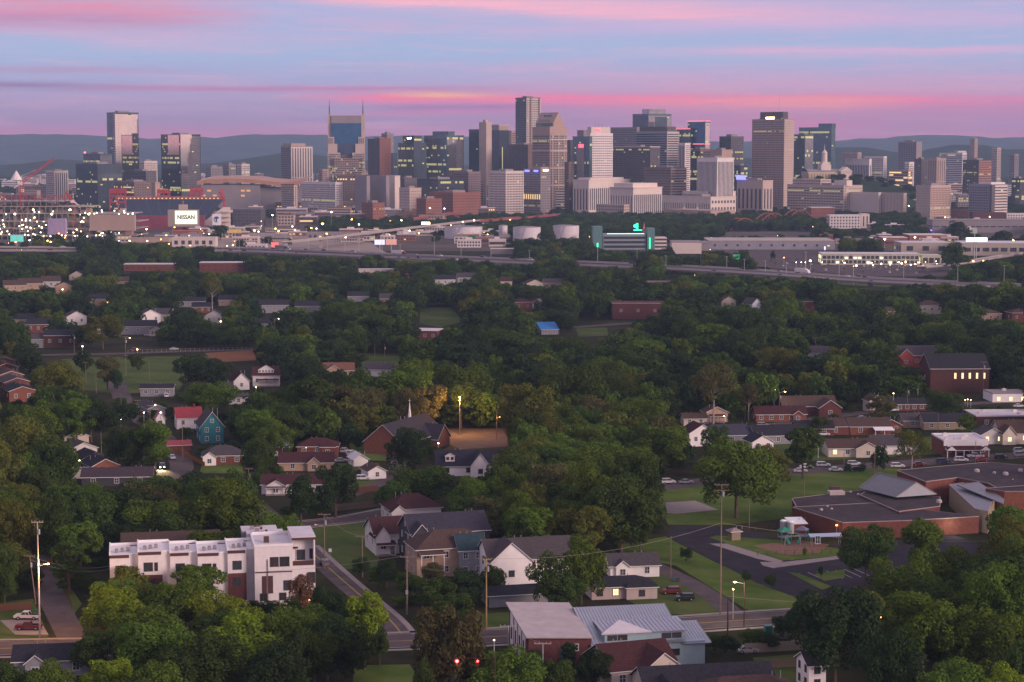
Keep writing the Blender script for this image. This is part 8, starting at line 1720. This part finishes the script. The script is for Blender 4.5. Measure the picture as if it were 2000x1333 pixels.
for q in ((225, 1148, 1262, 150, 'broad', Y_), (335, 1132, 1250, 140, 'broad', MG), (430, 1150, 1262, 150, 'broad', Y_), (300, 1200, 1330, 170, 'broad', MG), (180, 1215, 1325, 100, 'tall', DG), (480, 1192, 1320, 160, 'broad', Y_), (582, 1178, 1310, 130, 'broad', MG), (400, 1235, 1370, 180, 'broad', DG), (540, 1248, 1380, 150, 'broad', D), (95, 1290, 1410, 130, 'broad', MG), (20, 1292, 1410, 100, 'broad', DG), (205, 1268, 1400, 110, 'tall', Y_), (300, 1285, 1420, 150, 'broad', MG), (640, 1200, 1330, 110, 'broad', D),
          (250, 1108, 1195, 90, 'round', OL), (590, 1122, 1205, 58, 'round', RB), (655, 1150, 1245, 110, 'broad', D), (712, 1126, 1308, 100, 'tall', Y_), (705, 1165, 1290, 90, 'broad', DG), (880, 1180, 1390, 165, 'broad', BR), (985, 1262, 1400, 170, 'broad', MG), (830, 1290, 1420, 50, 'broad', DG), (1110, 1245, 1325, 62, 'cone', D), (1165, 1268, 1345, 66, 'round', D), (502, 1172, 1216, 44, 'round', D), (536, 1174, 1222, 50, 'round', D), (572, 1166, 1222, 50, 'round', DG), (1100, 1290, 1360, 60, 'round', DG), (1040, 1268, 1340, 50, 'round', D), (690, 1218, 1335, 100, 'broad', D), (615, 1218, 1345, 95, 'broad', DG), (632, 1146, 1222, 62, 'round', D), (742, 1228, 1300, 44, 'round', DG), (1075, 1285, 1370, 80, 'broad', DG), (1215, 1235, 1290, 50, 'round', DG), (1330, 1238, 1282, 50, 'bush', D), (705, 1088, 1128, 40, 'round', D), (738, 1106, 1150, 44, 'round', DG), (1145, 1280, 1345, 60, 'round', D), (1280, 1212, 1268, 70, 'round', DG),
          (800, 1118, 1172, 70, 'round', DG), (850, 1128, 1190, 90, 'round', DG), (905, 1112, 1185, 90, 'round', D), (962, 1106, 1172, 64, 'round', DG), (880, 1158, 1212, 90, 'round', DG), (755, 1092, 1150, 50, 'round', D), (1072, 1078, 1200, 92, 'broad', DG), (1135, 1048, 1182, 105, 'broad', MG), (1100, 1125, 1205, 90, 'round', DG), (845, 1098, 1142, 46, 'round', BR),
          (1212, 928, 1085, 190, 'broad', DG), (1145, 900, 1060, 110, 'broad', MG), (1062, 880, 1045, 105, 'tall', BR), (1000, 880, 1010, 130, 'broad', DG), (1185, 865, 985, 150, 'broad', MG), (1110, 860, 960, 100, 'broad', DG), (1050, 850, 950, 100, 'broad', OL), (1292, 815, 928, 112, 'tall', MG), (1438, 855, 1012, 180, 'broad', MG), (1500, 868, 960, 90, 'broad', OL), (1568, 823, 935, 86, 'tall', DG), (1398, 832, 905, 60, 'round', DG), (1338, 860, 925, 50, 'round', D), (1035, 1015, 1070, 50, 'round', OL), (1000, 985, 1060, 90, 'broad', DG), (935, 965, 1030, 90, 'broad', DG), (1250, 1000, 1080, 60, 'broad', DG), (1340, 1068, 1098, 28, 'bush', D),
          (1630, 1143, 1335, 185, 'broad', D), (1570, 1160, 1265, 90, 'broad', D), (1690, 1020, 1155, 120, 'broad', DG), (1800, 1002, 1145, 100, 'tall', MG), (1860, 1065, 1195, 130, 'broad', MG), (1765, 1085, 1230, 150, 'broad', MG), (1905, 1105, 1260, 160, 'broad', DG), (1980, 1090, 1235, 110, 'broad', MG), (1680, 1148, 1290, 140, 'broad', OL), (1800, 1155, 1330, 180, 'broad', MG), (1920, 1185, 1340, 170, 'broad', MG), (1995, 1240, 1400, 120, 'broad', DG), (1860, 1285, 1440, 170, 'broad', MG), (1965, 975, 1110, 100, 'tall', MG), (1960, 1298, 1440, 120, 'broad', Y_), (1740, 1230, 1420, 130, 'broad', D), (1530, 1200, 1250, 50, 'round', D), (1470, 1225, 1270, 50, 'bush', DG), (1425, 1240, 1280, 50, 'bush', D), (1500, 1235, 1272, 50, 'bush', D), (1390, 1240, 1275, 44, 'bush', DG),
          (30, 970, 1110, 110, 'broad', OL), (45, 812, 965, 150, 'broad', OL), (110, 850, 985, 120, 'broad', DG), (60, 790, 905, 130, 'broad', MG), (0, 860, 1010, 100, 'broad', OL), (100, 965, 1105, 100, 'broad', DG), (10, 1060, 1190, 60, 'broad', DG), (135, 1030, 1160, 90, 'cone', DG), (185, 955, 1085, 130, 'broad', DG), (262, 952, 1075, 150, 'broad', D), (340, 985, 1090, 120, 'broad', DG), (440, 932, 1080, 165, 'broad', MG), (480, 1000, 1085, 80, 'round', DG), (300, 925, 1025, 120, 'broad', DG), (380, 920, 1005, 100, 'broad', D), (165, 940, 1020, 100, 'broad', MG), (240, 1010, 1095, 110, 'broad', D), (60, 1110, 1150, 60, 'round', D),
          (232, 832, 912, 70, 'broad', DG), (272, 825, 922, 60, 'tall', DG), (303, 812, 928, 84, 'tall', MG), (655, 908, 1012, 88, 'round', D), (588, 930, 1022, 70, 'round', D), (505, 850, 940, 80, 'broad', DG), (412, 740, 812, 120, 'broad', MG), (395, 690, 762, 110, 'broad', D), (178, 770, 865, 130, 'broad', D), (110, 705, 812, 120, 'broad', OL), (210, 690, 762, 60, 'tall', BR), (162, 683, 735, 40, 'tall', D), (265, 690, 725, 34, 'round', DG), (228, 720, 765, 28, 'round', D), (250, 785, 830, 50, 'round', D),
          (800, 835, 932, 96, 'broad', D), (825, 905, 995, 140, 'broad', DG), (770, 938, 1012, 90, 'broad', DG), (530, 815, 900, 90, 'broad', MG), (480, 790, 860, 70, 'broad', DG), (612, 722, 858, 96, 'tall', DG), (556, 760, 855, 110, 'broad', DG), (700, 722, 838, 110, 'broad', DG), (752, 748, 812, 60, 'broad', D), (812, 700, 826, 100, 'broad', MG), (900, 702, 824, 130, 'broad', MG), (948, 742, 826, 60, 'tall', MG), (1030, 748, 878, 140, 'broad', OL), (1120, 698, 832, 130, 'broad', DG), (1040, 690, 760, 90, 'broad', Y_), (1160, 775, 860, 120, 'broad', BR), (1215, 728, 800, 70, 'broad', OL), (1250, 775, 865, 130, 'broad', MG), (1012, 800, 880, 60, 'broad', OL), (660, 800, 868, 60, 'round', D), (690, 828, 880, 50, 'round', D),
          (1393, 708, 832, 110, 'sparse', BR), (1462, 748, 822, 60, 'sparse', BR), (1300, 740, 770, 22, 'cone', Y_), (415, 530, 612, 56, 'sparse', OL), (1722, 760, 828, 60, 'tall', BR), (1780, 835, 925, 90, 'sparse', OL), (1720, 870, 925, 40, 'round', D), (1888, 808, 848, 40, 'round', MG), (1845, 762, 820, 70, 'broad', DG), (1655, 905, 925, 18, 'bush', D), (1685, 905, 925, 18, 'bush', D), (1600, 812, 850, 44, 'round', DG), (1240, 860, 930, 60, 'broad', DG),
          (1505, 1120, 1150, 26, 'bush', DG), (1458, 1112, 1140, 20, 'bush', DG), (1602, 1106, 1128, 12, 'bush', DG), (1540, 925, 945, 12, 'bush', D), (1510, 905, 925, 14, 'bush', D), (1572, 1072, 1088, 10, 'bush', Y_), (820, 872, 900, 30, 'round', D), (738, 860, 884, 22, 'bush', D), (1035, 478, 512, 40, 'round', DG), (1070, 445, 480, 40, 'broad', DG), (1862, 474, 530, 56, 'broad', DG), (1868, 432, 470, 50, 'broad', D), (1955, 450, 485, 50, 'broad', D), (430, 438, 470, 32, 'round', D), (470, 468, 488, 24, 'round', D), (566, 466, 482, 10, 'round', D), (522, 462, 484, 26, 'round', D), (72, 458, 484, 20, 'round', D), (115, 456, 484, 20, 'round', D), (160, 453, 480, 20, 'round', D), (215, 450, 482, 26, 'tall', D), (1405, 490, 520, 40, 'broad', D), (1450, 488, 520, 36, 'broad', DG), (1510, 490, 510, 12, 'round', D), (1308, 480, 510, 22, 'round', D)):
    T(*q)
# where the hand placed ones are, random ones keep off; everything else is filled in
HS = {}
def hadd(x, y, r): 
    for i in range(int((x-r)//12), int((x+r)//12)+1):
        for j in range(int((y-r)//12), int((y+r)//12)+1): HS.setdefault((i, j), []).append((x, y, r))
for x, y, r in FOOT: hadd(x, y, r)
for x, y, r in TPOS: hadd(x, y, r*.55)
rt = random.Random(77)
def blocked(x, y, r):
    for a, b, c in HS.get((int(x//12), int(y//12)), ()):
        if (a-x)**2+(b-y)**2 < (c+r*.35)**2: return True
    return False
def fill(x0, x1, Y0, Y1, sp, prob, hr, wr, tones, thr=.06, z=0, natural=True):
    Y = Y0
    while Y < Y1:
        X = (x0-1000)/F*Y
        while X < (x1-1000)/F*Y:
            x = X+rt.uniform(-.45, .45)*sp; y = Y+rt.uniform(-.45, .45)*sp; X += sp
            cl = noise.noise(Vector((x*.012, y*.012, 1.7)))
            if rt.random() > prob*(1+.5*cl): continue
            h = rt.uniform(*hr)*(1+.25*cl); w = rt.uniform(*wr)*(1+.15*cl)
            if blocked(x, y, w/2): continue
            q = proj((x, y, h*.55))
            if q is None: continue
            s = F/q[2]; a, b = q[0]-w*s*.45, q[0]+w*s*.45; c, d = q[1]-h*s*.45, q[1]+h*s*.5
            if b < -60 or a > 2060 or c > 1420: continue
            i0, i1, j0, j1 = int(max(0, a)//4), int(min(1999, b)//4)+1, int(max(0, c)//4), int(min(1332, d)//4)+1
            if i1 > i0 and j1 > j0:
                reg = CLEAR[j0:j1, i0:i1]
                if (reg > y).mean() > thr: continue
            tn_ = tones[int(min(.999, max(0, .5+.55*noise.noise(Vector((x*.02+50, y*.02, 0)))+rt.uniform(-.3, .3)))*len(tones))]
            TREES.append(dict(x=x, y=y, w=w, h=h, kind=rt.choice(('broad', 'broad', 'tall')), tone=tn_, px=q[0], py=q[1], hand=False)); hadd(x, y, w*.28)
        Y += sp*.92
TS = [D, DG, DG, MG, MG, OL, MG, DG, BR, DG]
fill(-150, 2150, 405, 760, 9.5, .95, (11, 19), (11, 18), TS)
T2 = [D, DG, D, DG, D, MG, DG, D, OL, D]
fill(-80, 2080, 700, 1300, 27, .55, (17, 22), (19, 25), T2)
fill(-60, 2060, 1300, 2050, 32, .45, (14, 19), (18, 24), T2)
fill(-80, 2080, 760, 1300, 10.5, .84, (9, 17), (10, 17), T2)
fill(-60, 2060, 1300, 2060, 11.5, .80, (9, 16), (12, 18), T2)
# small understorey bushes
fill(-60, 2060, 410, 900, 7.0, .5, (2.5, 5), (4, 6), [D, DG, DG, MG], .03)
fill(930, 1650, 2330, 2960, 12, .9, (9, 15), (12, 18), [D, DG, D, DG, MG])
fill(640, 940, 2500, 2900, 13, .65, (8, 13), (12, 16), [D, DG, D])
fill(1640, 2060, 2380, 3000, 14, .62, (8, 14), (12, 17), [D, DG, D, D])
fill(0, 930, 2100, 2560, 24, .22, (6, 10), (8, 13), [D, DG])
fill(930, 2060, 2080, 2400, 20, .28, (6, 11), (9, 14), [D, DG])
fill(-60, 2060, 2950, 3500, 22, .35, (8, 13), (12, 18), [D, D, DG])
fill(-60, 700, 3500, 6800, 30, .75, (8, 14), (16, 26), [D, D, DG])
fill(1560, 2080, 3400, 6800, 26, .80, (8, 14), (16, 26), [D, D, DG])
fill(700, 1560, 3700, 6500, 45, .6, (8, 14), (16, 26), [D, D])
hc = P(1625, 350, 3440)
for i in range(90):
    a, rr_ = rt.uniform(0, 6.28), rt.uniform(40, 165); x, y = hc.x+math.cos(a)*rr_*1.15, 3440+math.sin(a)*rr_*.9
    if y < 3430 and abs(x-hc.x) < 40 and False: continue
    zz_ = (zc+2)*math.sqrt(max(0, 1-(rr_/150)**2)); TREES.append(dict(x=x, y=y, w=15, h=11, kind='broad', tone=D, px=0, py=0, hand=False, z=zz_-2))
def scr_size(t):
    q = proj((t['x'], t['y'], t['h']*.5)); s = F/q[2]; vis = 1 if (-10 < q[0] < 2010 and q[1]-t['h']*s*.5 < 1333) else 0
    return vis*t['w']*t['h']*s*s*(1.6 if t['hand'] else 1)
TREES.sort(key=scr_size, reverse=True)
near = TREES[:299]; rest = TREES[299:]
cnt = {}
GRP = 'trees of the neighbourhood'
for t in near:
    k = t['kind']; vs_ = VAR[k if k in VAR else 'broad']
    if t['w'] < 7 and k in ('broad', 'tall'): vs_ = VAR['round']
    if t['h'] < 5.5 and t['w'] < 8 and k != 'bush': vs_ = VAR['bush']
    c, tr, Wd, hg = vs_[rt.randrange(len(vs_))]; nm = 'shrub' if vs_ is VAR['bush'] else 'tree'
    r = empty(nm, (t['x'], t['y'], 0), rt.uniform(0, 6.28), None, 'shrub' if nm == 'shrub' else 'tree', 'shrubs of the neighbourhood' if nm == 'shrub' else GRP)
    sx, sz = t['w']/Wd, t['h']/hg
    co = put('crown', toned(c, t['tone']), r, scale=(sx, sx, sz)); to = put('trunk', tr, r, scale=(sx, sx, sz))
    q = proj((t['x'], t['y'], t['h']*.5)); lab(r, nm, q[0], q[1], t['tone']+(' tall' if t['h'] > 1.25*t['w'] else ' broad' if t['w'] > 14 else ''))
# the rest stand as masses of individual crowns placed from points
def forest(name, items, crowns):
    base = bpy.data.meshes.new(name); base.vertices.add(len(items))
    base.vertices.foreach_set('co', np.array([(t['x'], t['y'], t.get('z', 0)) for t in items], np.float32).ravel())
    at_ = base.attributes.new('size', 'FLOAT_VECTOR', 'POINT'); W_, H_v = crowns[0][2], crowns[0][3]
    at_.data.foreach_set('vector', np.array([(t['w']/W_, t['w']/W_, t['h']/H_v) for t in items], np.float32).ravel())
    ar_ = base.attributes.new('turn', 'FLOAT_VECTOR', 'POINT'); ar_.data.foreach_set('vector', np.array([(0, 0, rt.uniform(0, 6.28)) for t in items], np.float32).ravel())
    ai = base.attributes.new('pick', 'INT', 'POINT'); ai.data.foreach_set('value', np.array([rt.randrange(len(crowns)) for t in items], np.int32))
    ng = bpy.data.node_groups.new(name, 'GeometryNodeTree'); ng.interface.new_socket('Geometry', in_out='INPUT', socket_type='NodeSocketGeometry'); ng.interface.new_socket('Geometry', in_out='OUTPUT', socket_type='NodeSocketGeometry')
    gi_ = ng.nodes.new('NodeGroupInput'); go = ng.nodes.new('NodeGroupOutput'); jn = ng.nodes.new('GeometryNodeJoinGeometry')
    def att(nm, ty): n = ng.nodes.new('GeometryNodeInputNamedAttribute'); n.data_type = ty; n.inputs[0].default_value = nm; return [o for o in n.outputs if o.enabled and o.name == 'Attribute'][0]
    for k, (co, tr, _, _) in enumerate(crowns):
        ip = ng.nodes.new('GeometryNodeInstanceOnPoints'); ob = ng.nodes.new('GeometryNodeObjectInfo'); ob.transform_space = 'ORIGINAL'; ob.inputs['Object'].default_value = co
        cp = ng.nodes.new('FunctionNodeCompare'); cp.data_type = 'INT'; cp.operation = 'EQUAL'; ng.links.new(att('pick', 'INT'), [i for i in cp.inputs if i.enabled][0]); [i for i in cp.inputs if i.enabled][1].default_value = k
        ng.links.new(gi_.outputs[0], ip.inputs['Points']); ng.links.new(ob.outputs['Geometry'], ip.inputs['Instance']); ng.links.new(cp.outputs[0], ip.inputs['Selection'])
        ng.links.new(att('size', 'FLOAT_VECTOR'), ip.inputs['Scale']); ng.links.new(att('turn', 'FLOAT_VECTOR'), ip.inputs['Rotation']); ng.links.new(ip.outputs[0], jn.inputs[0])
    ng.links.new(jn.outputs[0], go.inputs[0])
    o = put(name, base); md = o.modifiers.new('scatter', 'NODES'); md.node_group = ng; return o
# the tree masses: one object per tone of green and distance
groups_ = {}
for t in rest:
    d = 'near' if t['y'] < 620 else 'mid' if t['y'] < 2070 else 'far'
    groups_.setdefault((d, t['tone']), []).append(t)
for (d, tone), items in groups_.items():
    kind = 'broad' if d == 'near' else 'mid_broad'; crowns = []
    pat = items[:len(VAR[kind])]; body = items[len(VAR[kind]):]
    if len(body) < 5: body = items
    for (c, tr, Wd, hg), t in zip(VAR[kind], pat):     # pattern trees: ordinary trees of the mass
        r = empty('tree', (t['x'], t['y'], t.get('z', 0)), rt.uniform(0, 6), None, 'tree', GRP)
        co = put('crown', toned(c, tone), r); put('trunk', tr, r); r.scale = (t['w']/Wd, t['w']/Wd, t['h']/hg); crowns.append((co, tr, Wd, hg))
        q = proj((t['x'], t['y'], t['h']*.5)); lab(r, 'tree', q[0], q[1], tone)
    o = forest('woodland', body, crowns)
    tag(o, None, None, None, 'stuff')
print('TREES', len(TREES), {k: len(v) for k, v in groups_.items()})

# ------------------------------------------------------------- words for what comes in numbers
LM = [(90, 280, 'the left hills'), (234, 290, 'the pink glass tower'), (345, 320, 'the twin-topped glass tower'), (180, 345, 'the dark stepped block'), (495, 365, 'the copper roofed hall'), (577, 315, 'the ribbed concrete tower'), (676, 290, 'the spired tower'), (725, 365, 'the windowless blocks'), (870, 310, 'the green tinted tower'), (885, 390, 'the brick warehouse'), (625, 375, 'the long white apartments'), (990, 365, 'the cream office block'), (1074, 300, 'the gable crowned tower'), (1245, 390, 'the courthouse'), (1400, 340, 'the white ribbed tower'), (1515, 290, 'the big beige tower'), (1610, 340, 'the capitol'), (1556, 385, 'the domed auditorium'), (1830, 385, 'the checkered hotel'), (1940, 385, 'the blue-grey office block'), (1790, 305, 'the dark grid tower'), (1904, 290, 'the slim stone tower'), (1760, 340, 'the yellow lit hotel'), (1500, 440, 'the rust truss bridge'), (1660, 434, 'the chequered apartments'), (1925, 442, 'the grey factory'),
      (130, 430, 'the half built stadium'), (350, 410, 'the navy stadium'), (360, 425, 'the glowing scoreboard'), (378, 472, 'the white arched building'), (33, 466, 'the cyan screen'), (753, 474, 'the paired billboards'), (537, 480, 'the red roadside sign'), (905, 455, 'the leftmost white tank'), (1060, 457, 'the wide white tanks'), (1230, 470, 'the green neon office'), (1500, 480, 'the long metal warehouse'), (1700, 506, 'the lit showroom'), (1907, 468, 'the long white sign'), (1960, 490, 'the low white roofed warehouse'), (1439, 502, 'the green highway sign'), (1810, 470, 'the tan warehouse'), (860, 437, 'the red sided ramp'), (600, 465, 'the elevated road foot'),
      (290, 523, 'the left brick row'), (440, 523, 'the right brick row'), (90, 560, 'the far left brown roofs'), (415, 560, 'the pale trunked tree'), (535, 600, 'the big grey house'), (300, 625, 'the paired gables'), (80, 660, 'the park road houses'), (280, 730, 'the park lawn'), (830, 655, 'the sloping roofed brick hall'), (1040, 600, 'the orange brick house'), (1246, 605, 'the maroon school block'), (890, 545, 'the verge houses'), (1075, 645, 'the blue roof covering'), (1480, 600, 'the pale blue gable'), (1580, 600, 'the orange townhouse'), (1820, 600, 'the cream hipped house'), (1592, 695, 'the grey roof in the woods'), (1184, 750, 'the white gable tip'), (1790, 705, 'the brick gabled house'), (1874, 740, 'the dark brick church'),
      (20, 745, 'the brick terrace'), (306, 760, 'the grey park shed'), (520, 735, 'the white bungalow'), (660, 712, 'the terracotta roof'), (735, 715, 'the white right gable'), (370, 818, 'the red metal roof'), (416, 830, 'the teal gabled house'), (436, 890, 'the brick bungalow'), (220, 915, 'the long dark house'), (317, 915, 'the headlit car'), (750, 845, 'the steepled church'), (920, 855, 'the church car park'), (620, 875, 'the hip roofed brick house'), (735, 915, 'the white sheds'), (905, 900, 'the navy roofed house'), (570, 945, 'the wide white porch house'), (700, 1000, 'the corner fence'),
      (1393, 770, 'the bare trunked tree'), (1526, 805, 'the long orange brick house'), (1600, 790, 'the twin gabled brick house'), (1670, 875, 'the cream gabled house'), (1885, 875, 'the white roofed shop'), (1970, 820, 'the flat white store'), (1345, 988, 'the basketball court'), (1500, 970, 'the school lawn'), (1620, 1000, 'the flat school roof'), (1760, 960, 'the pitched school roof'), (1550, 1060, 'the playground'), (1480, 1110, 'the school car park'), (1407, 1070, 'the tall car park pole'),
      (300, 1110, 'the white townhouses'), (550, 1110, 'the end townhouse'), (55, 1220, 'the parked pickups'), (110, 1170, 'the lamplit alley'), (100, 1295, 'the dark blue roof'), (700, 1050, 'the corner lawn'), (765, 1055, 'the maroon roofed cottage'), (880, 1060, 'the brown hip roofed house'), (1010, 1095, 'the large white house'), (1220, 1140, 'the ranch house'), (1323, 1165, 'the parked red suv'), (1090, 1230, 'the maroon studio'), (1260, 1215, 'the metal roofed workshop'), (1265, 1300, 'the cream maroon-roofed house'), (1420, 1310, 'the long charcoal roof'), (1510, 1272, 'the weathered fence'), (1585, 1315, 'the narrow white house'), (795, 1150, 'the kerbside pole'), (893, 1295, 'the red signal'), (740, 1315, 'the bottom lawn'), (1900, 1010, 'the tan school wing'), (1802, 1310, 'the bottom right pole'), (660, 1130, 'the diagonal street'), (950, 1160, 'the yellowish pole')]
for r, px, py, w_, wd, hh in FILL: AUTO.append((r, px, py, 'fill', w_+(' high' if hh > 20 else ' long' if wd > 40 else '')))
for r, k, w_ in MOV:
    q = proj(r.location); AUTO.append((r, q[0], q[1], k, w_))
tmpl = {'lamp': '{n} street lamp {p}', 'mast': '{n} highway mast {p}', 'tree': '{n} tree {p}', 'shrub': '{n} shrub {p}', 'fill': '{n} low city building {p}', 'car': '{n} car on the highway {p}', 'truck': '{n} truck on the highway {p}', 'lot': '{n} car in the dealer lot {p}', 'yard': '{n} parked car between houses {p}'}
by = {}
for o, px, py, k, n in AUTO:
    off = not (0 <= px <= 2000 and 0 <= py <= 1333)
    d, lx, ly, w_ = min(((px-a)**2+((py-b)*1.6)**2, a, b, c) for a, b, c in LM)
    dx_, dy_ = px-lx, (py-ly)*1.6
    rel = ('right of' if dx_ > 0 else 'left of') if abs(dx_) > abs(dy_) else ('below' if dy_ > 0 else 'above')
    if d < 64: rel = 'at'
    by.setdefault((tmpl[k].format(n=n, p=rel+' '+w_)), []).append((d, o))
ordn = ['closest', 'second closest', 'third closest', 'fourth closest', 'fifth closest', 'sixth closest', 'seventh closest', 'eighth closest', 'ninth closest', 'tenth closest', 'eleventh closest', 'twelfth closest']+[w+' closest' for w in 'thirteenth fourteenth fifteenth sixteenth seventeenth eighteenth nineteenth twentieth'.split()]
for lb, items in by.items():
    items.sort(key=lambda q: q[0])
    for i, (d, o) in enumerate(items):
        o['label'] = lb if len(items) == 1 else lb+', '+(ordn[min(i, 19)])+' to it'
